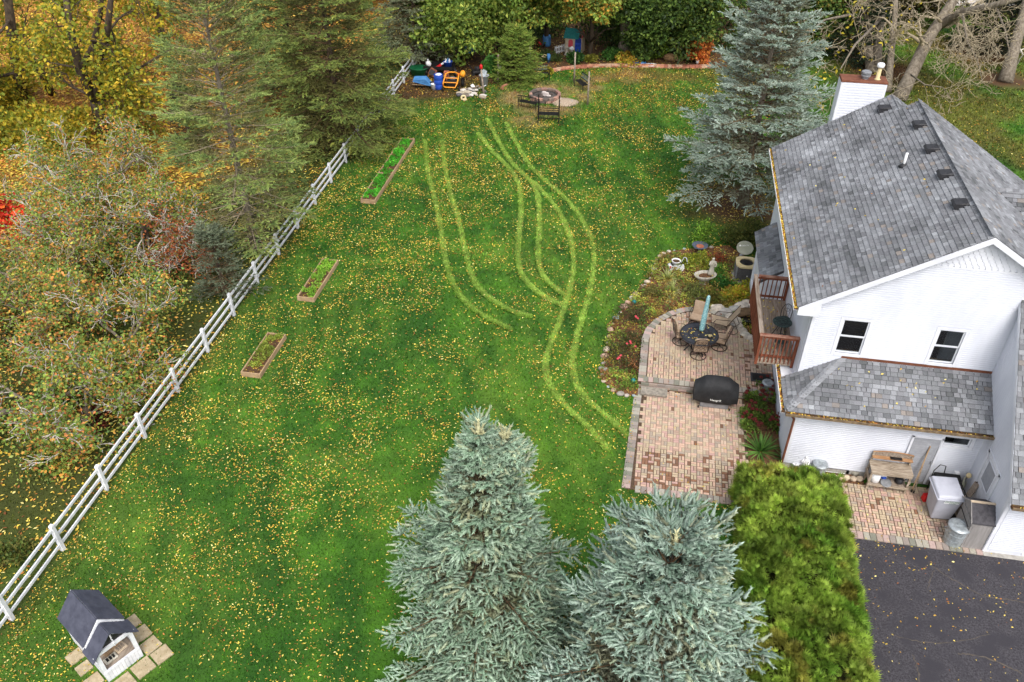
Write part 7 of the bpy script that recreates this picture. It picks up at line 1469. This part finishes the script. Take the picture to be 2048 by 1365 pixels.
# iron benches
def iron_bench(label, loc, rz, lace=True):
    t = thing('iron_bench', label, 'bench', loc, rz, 'black iron benches round the fire pit')  # faces -y
    for i in range(6): q = MB(); q.bar((-.58, -.2+.075*i, .43), (.58, -.2+.075*i, .43), .055, .022); q.build('seat_slat', 'black_metal', t)
    for sx in (-.6, .6):
        q = MB(); q.tube([(sx, -.24, 0), (sx, -.22, .42), (sx, -.22, .62), (sx, 0, .66), (sx, .22, .62)], .022, 6); q.build('leg', 'black_metal', t); q = MB(); q.tube([(sx, .24, 0), (sx, .2, .42), (sx, .3, .9)], .022, 6); q.build('leg', 'black_metal', t)
    q = MB(); q.bar((-.6, .3, .88), (.6, .3, .88), .03, .045); q.bar((-.6, .23, .56), (.6, .23, .56), .03, .04); q.build('back_rail', 'black_metal', t)
    if lace:
        q = MB()
        for i in range(10): x_ = -.54+.12*i; q.ring((x_, .267, .72), .062, .012, 10, 4, sy=2.2, M3=rot3(R(78), 0, 0))
        for i in range(9): x_ = -.48+.12*i; q.tube([(x_-.05, .24, .58), (x_+.05, .295, .86)], .009, 4); q.tube([(x_+.05, .24, .58), (x_-.05, .295, .86)], .009, 4)
        o_ = q.build('back_lattice', 'iron_green' if 'iron_green' in M else mat('iron_green', S(70,84,80), S(110,124,120), scale=9, rough=.6), t); o_['kind'] = 'stuff'
    else:
        for i in range(8): q = MB(); x_ = -.5+.143*i; q.tube([(x_, .235, .57), (x_, .30, .88)], .01, 4); q.build('back_bar', 'black_metal', t)
    return t
pa, pb = G(1062, 162), G(1097, 158); iron_bench('black iron bench with a lattice back behind the fire pit', ((pa.x+pb.x)/2, (pa.y+pb.y)/2, 0), .35)
pa = G(1160, 178); iron_bench('black iron bench turned sideways right of the fire pit', (pa.x+.1, pa.y, 0), -1.0)
pa, pb = G(1040, 216), G(1072, 224); iron_bench('black iron bench seen from behind, left of the tall frame', ((pa.x+pb.x)/2, (pa.y+pb.y)/2+.2, 0), math.pi-.25, lace=False)
pa, pb = G(1077, 247), G(1116, 247); c_ = (pa+pb)/2; t = thing('arbor_seat', 'tall black metal arbor seat frame in front of the fire pit', 'frame', (c_.x, c_.y, 0), .08); w_ = .62
for sx in (-w_, w_):
    for y_, h_ in ((0, 1.75), (.5, 1.3)): q = MB(); q.tube([(sx, y_, 0), (sx, y_, h_)], .03, 6); q.build('post', 'black_metal', t)
    q = MB(); q.tube([(sx, 0, .66), (sx, .5, .66)], .02, 5); q.build('arm', 'black_metal', t)
for y_, z_ in ((0, .95), (0, .32), (0, .82), (.5, .5)): q = MB(); q.bar((-w_, y_, z_), (w_, y_, z_), .03, .035); q.build('cross_rail', 'black_metal', t)
for i in range(5): q = MB(); q.bar((-w_+.04, .08+.09*i, .5), (w_-.04, .08+.09*i, .5), .06, .02); q.build('seat_slat', 'black_metal', t)
for i in range(5): x_ = -.45+.225*i; q = MB(); q.tube([(x_, 0, .33), (x_, 0, .82)], .006, 4); q.build('wire', 'black_metal', t)
q = MB(); q.ring((w_+.12, -.1, .16), .16, .015, 18, 5, M3=rot3(R(80), 0, .4)); q.build('wheel', 'black_metal', t)
# wooden posts
for px, top, lb in (((968, 192), 1.7, 'leaning wooden post by the junk pile with a red lantern on top'), ((996, 166), 1.9, 'wooden post with a small white bucket hung on it'), ((1060, 141), 1.75, 'wooden post behind the lattice backed bench'), ((1148, 166), 2.0, 'tall wooden post in front of the toy playhouse'), ((1175, 210), 2.1, 'wooden post right of the fire pit beside the sideways bench')):
    p = G(*px); t = thing('wooden_post', lb, 'post', p); r_ = random.Random(int(px[0])); lx, ly = (r_.uniform(-.05, .05), r_.uniform(-.05, .05)) if px[0] != 968 else (-.16, .05)
    q = MB(); q.tube([(0, 0, -.1), (lx*.5, ly*.5, top*.5), (lx, ly, top)], [.065, .058, .052], 8); q.build('pole', 'timber_grey', t, smooth=True); q = MB(); q.cyl((lx, ly, top), (lx, ly, top+.015), .054, .045, 8); q.build('end_cap', 'timber_old', t)
p = G(968, 192); t = thing('red_lantern', 'small red lantern on top of the leaning post', 'lantern', p+Vector((-.16, .05, 1.72))); q = MB(); q.lathe([(.07, 0), (.1, .05), (.1, .22), (.05, .28), (.01, .32)], 14); q.build('body', 'red_plastic', t, smooth=True); q = MB(); q.ring((0, 0, .34), .05, .008, 12, 4, M3=rot3(R(90), 0, 0)); q.build('handle', 'black_metal', t)
p = G(1001, 140, 1.0); t = thing('hanging_bucket', 'small white bucket hung on a wooden post', 'bucket', (G(996, 166).x+.17, G(996, 166).y-.08, .88)); q = MB(); q.lathe([(.08, 0), (.12, .2), (.13, .21), (.11, .2), (.01, .03)], 16); q.build('bucket', 'plain_white', t, smooth=True); q = MB(); q.tube([(-.12, 0, .2), (0, 0, .32), (.12, 0, .2)], .008, 4); q.build('handle', 'steel_grey', t)
# brick edging of the back border
be = thing('brick_edging', 'two course red brick edging curving round the back border', 'edging', (0, 0, 0)); EPS = smooth_line(EDGE, 2); acc = 0; brg = random.Random(10)
for (x1, y1), (x2, y2) in zip(EPS[:-1], EPS[1:]):
    L_ = math.hypot(x2-x1, y2-y1); k = max(1, round(L_/.3)); a = math.atan2(y2-y1, x2-x1)
    for i in range(k):
        s_ = (i+.5)/k
        for row_ in range(2):
            q = MB(); q.box((0, 0, 0), (L_/k*.95, .22-.05*row_, .1), col=brg.choice([S(176,116,92), S(196,140,112), S(160,104,84), S(190,156,130)])); q.build('brick', 'stone', be, loc=(x1+(x2-x1)*s_, y1+(y2-y1)*s_+.05*row_, .05+.102*row_), rz=a+brg.uniform(-.05, .05), colour=True)
# playhouse
p = G(1148, 109); t = thing('playhouse', 'plastic toy playhouse with a teal roof, blue door and red shutter', 'playhouse', (p.x-.02, p.y+.55, 0), -.12)
for x_, y_, sx, sy in ((0, -.5, 1.22, .05), (0, .5, 1.22, .05), (-.6, 0, .05, .98), (.6, 0, .05, .98)): q = MB(); q.box((x_, y_, .58), (sx, sy, 1.16)); q.build('wall', 'tan_plastic', t, bevel=.01)
q = MB(); q.prism([(-.62, -.48, 1.16), (-.62, .48, 1.16), (-.62, 0, 1.55)], (.05, 0, 0)); q.prism([(.57, -.48, 1.16), (.57, .48, 1.16), (.57, 0, 1.55)], (.05, 0, 0)); q.build('gable', 'red_faded', t)
for sy in (-1, 1): q = MB(); q.prism([(-.72, 0, 1.60), (-.72, sy*.62, 1.10), (-.72, sy*.62, 1.14), (-.72, 0, 1.66)], (1.1, 0, 0)); q.build('roof', 'teal_plastic', t)
for i in range(7): q = MB(); q.prism([(-.70+.165*i, 0, 1.665), (-.70+.165*i, -.62, 1.145), (-.70+.165*i, -.62, 1.16), (-.70+.165*i, 0, 1.68)], (.02, 0, 0)); q.build('roof_rib', 'teal_plastic', t)
q = MB(); q.prism([(.12, -.54, 0), (.58, -.54, 0), (.58, -.54, 1.0)]+[(.35+.23*math.cos(a), -.54, 1.0+.22*math.sin(a)) for a in [i*math.pi/8 for i in range(1, 8)]]+[(.12, -.54, 1.0)], (0, .02, 0)); q.build('doorway', 'blue_deep', t)
q = MB(); q.box((.35, -.555, .42), (.44, .03, .82)); q.build('door', 'blue_plastic', t, bevel=.01); q = MB(); q.box((.27, -.573, .65), (.1, .012, .14)); q.build('door_window', 'blue_deep', t); q = MB(); q.box((.43, -.573, .65), (.1, .012, .14)); q.build('door_window', 'blue_deep', t)
q = MB(); q.prism([(-.36, -.53, .5), (-.04, -.53, .5), (-.04, -.53, .92), (-.12, -.53, 1.02), (-.28, -.53, 1.02), (-.36, -.53, .92)], (0, -.03, 0)); q.build('shutter', 'red_faded', t); q = MB(); q.box((-.625, -.1, .7), (.03, .4, .5)); q.build('shutter', 'red_faded', t)
p0, p1 = G(1110, 110), G(1131, 104); t = thing('picket_panel', 'short white picket fence panel beside the playhouse', 'fence', (p0.x, p0.y, 0), math.atan2(p1.y-p0.y, p1.x-p0.x)); L_ = (p1-p0).length*1.05
for i in range(8): q = MB(); x_ = L_*i/7; q.prism([(x_-.025, 0, .03), (x_+.025, 0, .03), (x_+.025, 0, .56), (x_, 0, .61), (x_-.025, 0, .56)], (0, .02, 0)); q.build('picket', 'plain_white', t)
for z_ in (.14, .46): q = MB(); q.box((L_/2, .035, z_), (L_, .025, .05)); q.build('rail', 'plain_white', t)
for i, (px, h_, lb, m_) in enumerate((((1133, 110), .75, 'pale stone figure between picket panel and playhouse', 'statue_stone'), ((1360, 114), 1.0, 'white standing statue in the back border under dark leaves', 'plain_white'))):
    p = G(*px); t = thing('garden_statue', lb, 'statue', (p.x, p.y, 0)); q = robed(h_, i); q.build('figure', m_, t, smooth=True); q = MB(); q.box((0, 0, .03), (.3, .24, .06)); q.build('plinth', 'concrete', t)
p = G(1143, 112); t = thing('toadstool_ornament', 'white capped toadstool ornament below the red shutter', 'ornament', (p.x, p.y, 0)); q = MB(); q.lathe([(.1, 0), (.08, .35), (.07, .5)], 12); q.build('stem', 'statue_stone', t, smooth=True); q = MB(); q.lathe([(.07, .46), (.2, .48), (.16, .58), (.06, .66), (.01, .68)], 16); q.build('cap', 'plain_white', t, smooth=True)
p = G(1097, 124); t = thing('watering_ornament', 'blue watering can figure with a pale spout in the back border', 'ornament', (p.x, p.y, 0)); q = MB(); q.lathe([(.13, 0), (.13, .5), (.1, .56), (.01, .57)], 16); q.build('can', 'blue_light', t, smooth=True); q = MB(); q.tube([(-.12, 0, .3), (-.5, 0, .34), (-.3, 0, .5), (-.1, 0, .42)], .025, 6); q.build('spout', 'cream', t)
p = G(1091, 98); t = thing('blue_barrel', 'teal blue plastic barrel in the dark behind the border', 'barrel', (p.x, p.y+.6, 0)); q = MB(); q.lathe([(.25, 0), (.3, .1), (.3, .7), (.26, .8), (.02, .82)], 20); q.build('barrel', 'blue_light', t, smooth=True)
for z_ in (.25, .55): q = MB(); q.ring((0, 0, z_), .3, .015, 24, 5); q.build('hoop', 'blue_light', t)
p = G(1077, 96); t = thing('red_ball', 'small red ball left of the blue barrel', 'ball', (p.x, p.y+.4, .16)); q = MB(); q.rock((0, 0, 0), (.16, .16, .16), 90); q.v = [tuple(Vector(v).normalized()*.16) for v in q.v]; q.build('ball', 'red_plastic', t, smooth=True)
for i, (px, m_, lb) in enumerate((((1278, 130), 'blue_light', 'crumpled blue tarp at the brick edging'), ((1300, 133), 'plain_white', 'flat white and blue sheet on the brick edging'))):
    p = G(*px); t = thing('tarp', lb, 'tarp', (p.x, p.y, .05)); q = MB(); q.rock((0, 0, .06+.0*i), (.5, .3, .16 if i == 0 else .06), 71+i); q.build('cloth', m_, t, smooth=False); q = MB(); q.rock((.05, .1, .2 if i == 0 else .08), (.16, .12, .1 if i == 0 else .04), 75+i); q.build('fold', 'plain_white' if i == 0 else 'blue_light', t)
p = G(1395, 128); t = thing('cat_ornament', 'white cat shaped ornament under the orange maple', 'ornament', (p.x, p.y, 0)); q = MB(); q.rock((0, 0, .16), (.16, .2, .17), 5); q.build('body', 'plain_white', t, smooth=True); q = MB(); q.rock((0, -.12, .36), (.11, .1, .1), 6); q.prism([(-.09, -.12, .42), (-.03, -.12, .44), (-.07, -.12, .52)], (0, .03, 0)); q.prism([(.09, -.12, .42), (.03, -.12, .44), (.07, -.12, .52)], (0, .03, 0)); q.build('head', 'plain_white', t, smooth=False)
p = G(1342, 121); t = thing('border_boulder', 'brown boulder in the back border left of the white statue', 'boulder', (p.x, p.y, .1)); q = MB(); q.rock((0, 0, .1), (.55, .35, .28), 33, col=S(132,104,72)); q.build('stone', 'stone', t, smooth=True, colour=True); q = MB(); q.rock((.4, -.1, .02), (.25, .2, .14), 34, col=S(112,92,66)); q.build('chip', 'stone', t, smooth=True, colour=True)
# ---- junk corner
p = G(878, 178); t = thing('plastic_drum', 'bright blue plastic drum in the junk corner', 'drum', (p.x, p.y, 0)); q = MB(); q.lathe([(.27, 0), (.3, .04), (.3, .32), (.285, .34), (.3, .36), (.3, .62), (.285, .64), (.3, .66), (.3, .92), (.26, .98), (.24, .96), (.01, .94)], 24); q.build('drum', 'blue_plastic', t, smooth=True); q = MB(); q.rock((0, 0, .97), (.2, .2, .06), 5); q.build('bag', 'plain_white', t)
q = MB(); q.ring((0, 0, .95), .28, .02, 26, 5); q.build('rim', 'blue_deep', t)
p = G(870, 176); t = thing('paint_bucket', 'white paint bucket in front of the blue drum', 'bucket', (p.x-.02, p.y-.28, 0)); q = MB(); q.lathe([(.15, 0), (.18, .36), (.19, .37), (.16, .37), (.01, .3)], 18); q.build('bucket', 'plain_white', t, smooth=True); q = MB(); q.ring((0, 0, .33), .185, .01, 20, 4); q.build('band', 'dish_grey', t)
p = G(844, 176); t = thing('wheelbarrow', 'overturned light blue wheelbarrow tray at the fence end', 'wheelbarrow', (p.x, p.y, 0), .1)
q = MB(); q.add([(-.5,-.3,.62),(.3,-.3,.66),(.7,-.25,.2),(-.55,-.32,.5),(-.5,.3,.66),(.3,.3,.70),(.7,.25,.24),(-.55,.32,.54)], ((0,1,5,4),(1,2,6,5),(0,3,2,1),(4,5,6,7),(3,0,4,7),(3,7,6,2))); q.build('tray', 'blue_light', t)
for sy in (-.25, .25): q = MB(); q.tube([(-.6, sy, .3), (.2, sy*.8, .25), (.75, sy*.3, .2)], .025, 6); q.build('handle', 'timber', t); q = MB(); q.tube([(-.2, sy, .6), (-.25, sy, 0)], .02, 5); q.build('leg', 'black_metal', t)
q = MB(); q.ring((.6, 0, .2), .17, .05, 18, 6, M3=rot3(R(90), 0, 0)); q.build('wheel', 'black_rubber', t)
p = G(838, 152); t = thing('green_tub', 'dark green plastic tub behind the blue wheelbarrow', 'tub', (p.x, p.y, 0)); q = MB(); q.lathe([(.4, 0), (.5, .55), (.53, .57), (.47, .56), (.01, .4)], 22, sx=1.2); q.build('tub', 'green_plastic', t, smooth=True); q = MB(); q.ring((0, 0, .57), .52, .02, 26, 5, sx=1.2); q.build('rim', 'green_plastic', t)
p = G(905, 178); t = thing('mower_frame', 'orange tubular frame of a stripped riding mower', 'mower', (p.x, p.y, 0), .08)
q = MB(); q.tube([(-.52, -.5, .35), (-.5, -.55, .9-.3), (-.42, .1, .95), (-.2, .3, 1.0), (.2, .3, 1.0), (.45, .1, .95), (.42, -.55, .6), (.3, -.7, .35), (-.35, -.7, .35), (-.52, -.5, .35)], .045, 7); q.build('frame', 'orange_paint', t, smooth=True)
for y_, z_ in ((-.45, .58), (-.1, .75)): q = MB(); q.tube([(-.47, y_, z_), (.45, y_, z_)], .035, 6); q.build('cross_tube', 'orange_paint', t)
q = MB(); q.box((0, .15, .4), (.7, .8, .4)); q.build('engine', 'black_rubber', t, bevel=.05); q = MB(); q.lathe([(.2, .6), (.2, .68), (.05, .7)], 16, (0, .2, 0)); q.build('fan_cover', 'steel_grey', t)
for x_, y_, r0 in ((-.62, .5, .3), (.62, .5, .3), (-.55, -.5, .2), (.55, -.5, .2)): q = MB(); q.ring((x_, y_, r0), r0*.7, r0*.3, 18, 8, M3=rot3(0, R(90), 0)); o_ = q.build('tyre', 'black_rubber', t, smooth=True); q = MB(); q.cyl((x_-.04, y_, r0), (x_+.04, y_, r0), r0*.45, n=14); q.build('wheel_hub', 'orange_paint', t)
q = MB(); q.tube([(.5, .2, .9), (.62, .3, 1.1), (.75, .2, 1.1)], .05, 6); q.rock((.72, .1, 1.0), (.2, .2, .2), 3); q.build('fender', 'orange_paint', t)
q = MB(); q.rock((.35, .45, .8), (.12, .1, .14), 4); q.build('fuel_tank', 'red_plastic', t)
p = G(888, 150); t = thing('garden_trailer', 'black garden trailer carrying tubs behind the blue drum', 'trailer', (p.x-.3, p.y, 0), .05)
q = MB(); q.box((0, 0, .5), (2.0, 1.0, .06)); q.build('bed', 'black_metal', t); q = MB(); q.box((0, -.5, .62), (2.0, .03, .2)); q.build('side_rail', 'black_metal', t); q = MB(); q.box((0, .5, .62), (2.0, .03, .2)); q.build('side_rail', 'black_metal', t)
for x_ in (-.9, 1.12): q = MB(); q.ring((x_, -.3, .32), .24, .09, 20, 8, M3=rot3(0, R(90), .15)); q.build('tyre', 'black_rubber', t, smooth=True); q = MB(); q.cyl((x_-.05, -.3, .32), (x_+.07, -.3, .32), .16, n=14); q.build('wheel_hub', 'plain_white', t)
tp = Vector((p.x-.3, p.y, .535))
t = thing('blue_tub', 'blue tub of cleaning bottles standing on the black trailer', 'tub', tp+Vector((.62, -.05, 0))); q = MB(); q.lathe([(.24, 0), (.31, .42), (.33, .43), (.28, .42), (.01, .3)], 20); q.build('tub', 'blue_plastic', t, smooth=True)
for i in range(4): q = MB(); q.lathe([(.06, .3), (.07, .5), (.03, .56), (.02, .62)], 10, (.12*math.cos(i*1.6), .12*math.sin(i*1.6), 0)); q.build('bottle', 'blue_light' if i % 2 else 'plain_white', t)
t = thing('white_sack', 'white plastic sack at the left end of the black trailer', 'sack', tp+Vector((-.75, -.1, 0))); q = MB(); q.rock((0, 0, .22), (.22, .18, .24), 14); q.build('sack', 'plain_white', t, smooth=True); q = MB(); q.lathe([(.04, .42), (.08, .5), (.02, .52)], 8); q.build('knot', 'plain_white', t)
t = thing('leaf_blower', 'red and white leaf blower lying on the black trailer', 'tool', tp+Vector((.1, -.25, 0)), .3); q = MB(); q.box((-.1, 0, .12), (.5, .16, .14), (0, -.5, 0)); q.build('body', 'red_plastic', t, bevel=.03); q = MB(); q.tube([(.1, 0, .24), (.4, 0, .42)], .06, 8); q.build('tube', 'plain_white', t)
p = G(948, 190); t = thing('rubble_pile', 'pile of broken concrete and scrap beside the leaning post', 'rubble', (p.x, p.y, 0)); rrg = random.Random(15)
for i in range(26): x_, y_ = rrg.uniform(-.9, .7), rrg.uniform(-.5, .7); s_ = rrg.uniform(.08, .26); q = MB(); q.rock((x_, y_, s_*.4+.1*max(0, .6-abs(x_))), (s_*1.3, s_, s_*.5), i, col=rrg.choice([S(180,168,148), S(150,138,120), S(120,110,100), S(196,190,182), S(90,88,92)]), sub=1); q.build('chunk', 'stone', t, colour=True)
for i in range(5): q = MB(); q.box((rrg.uniform(-.6, .5), rrg.uniform(.1, .8), .3), (rrg.uniform(.3, .6), .2, .04), (rrg.uniform(-.5, .5), rrg.uniform(-.5, .5), rrg.uniform(0, 3))); q.build('scrap', rrg.choice(['galvanised', 'steel_grey', 'timber_grey', 'plain_white']), t)
p = G(927, 199); t = thing('cable_spool', 'small pale spool lying on the grass in front of the rubble', 'spool', (p.x, p.y, .1)); q = MB(); q.ring((0, 0, 0), .13, .06, 18, 7, M3=rot3(R(60), 0, .3)); q.build('ring', 'cream', t, smooth=True); q = MB(); q.ring((.12, -.2, -.03), .11, .05, 16, 6); q.build('ring', 'cream', t, smooth=True)
p = G(968, 175); t = thing('grey_trash_bin', 'grey plastic trash bin behind the leaning post', 'bin', (p.x-.05, p.y+.3, 0)); q = MB(); q.lathe([(.24, 0), (.32, .7), (.34, .71), (.3, .7), (.01, .5)], 20); q.build('bin', 'bin_grey', t, smooth=True); q = MB(); q.add([(-.3,-.1,.72),(.1,-.3,.6),(.2,.1,.95),(-.1,.3,1.0)], ((0,1,2,3),)); q.build('loose_sheet', 'galvanised', t)
p = G(866, 158); t = thing('toolbox', 'brown open case propped between wheelbarrow and drum', 'case', (p.x, p.y, 0), -.3); q = MB(); q.box((0, 0, .45), (.5, .1, .5), (R(-30), .4, 0)); q.build('case', 'rust', t, bevel=.02); q = MB(); q.box((.0, -.08, .46), (.36, .02, .34), (R(-30), .4, 0)); q.build('panel', 'dark_plastic', t)
p = G(893, 168); t = thing('cardboard_box', 'brown cardboard box between the drum and the mower', 'box', (p.x, p.y+.1, 0)); q = MB(); q.box((0, 0, .4), (.3, .3, .8)); q.build('box', 'terracotta', t); q = MB(); q.box((0, -.155, .4), (.03, .01, .8), (0, .5, 0)); q.build('strap', 'black_rubber', t)
p = G(933, 108); t = thing('blue_tarp', 'blue tarpaulin bundle half hidden under the low boughs', 'tarp', (p.x, p.y, .0)); q = MB(); q.rock((0, 0, .5), (1.0, .6, .5), 41); q.build('cloth', 'blue_light', t); q = MB(); q.ring((0, -.1, .6), .7, .02, 20, 4, sy=.7); q.build('rope', 'cream', t)
p = G(955, 150); t = thing('old_mower', 'dark old mower lying under the bushes behind the posts', 'mower', (p.x, p.y, 0), .3); q = MB(); q.box((0, 0, .22), (.7, .5, .2)); q.build('deck', 'black_metal', t, bevel=.06); q = MB(); q.lathe([(.18, .3), (.2, .5), (.1, .56)], 14); q.build('engine', 'dark_plastic', t); q = MB(); q.tube([(-.3, .2, .3), (-.7, .2, .9), (-.7, -.2, .9), (-.3, -.2, .3)], .02, 6); q.build('handle', 'black_metal', t)
for x_, y_ in ((-.3, -.28), (.3, -.28), (-.3, .28), (.3, .28)): q = MB(); q.cyl((x_, y_-.03, .12), (x_, y_+.03, .12), .12, n=14); q.build('wheel', 'black_rubber', t)
SC.cycles.max_bounces = 6; SC.cycles.diffuse_bounces = 3; SC.cycles.glossy_bounces = 3; SC.cycles.transmission_bounces = 4; SC.cycles.transparent_max_bounces = 6
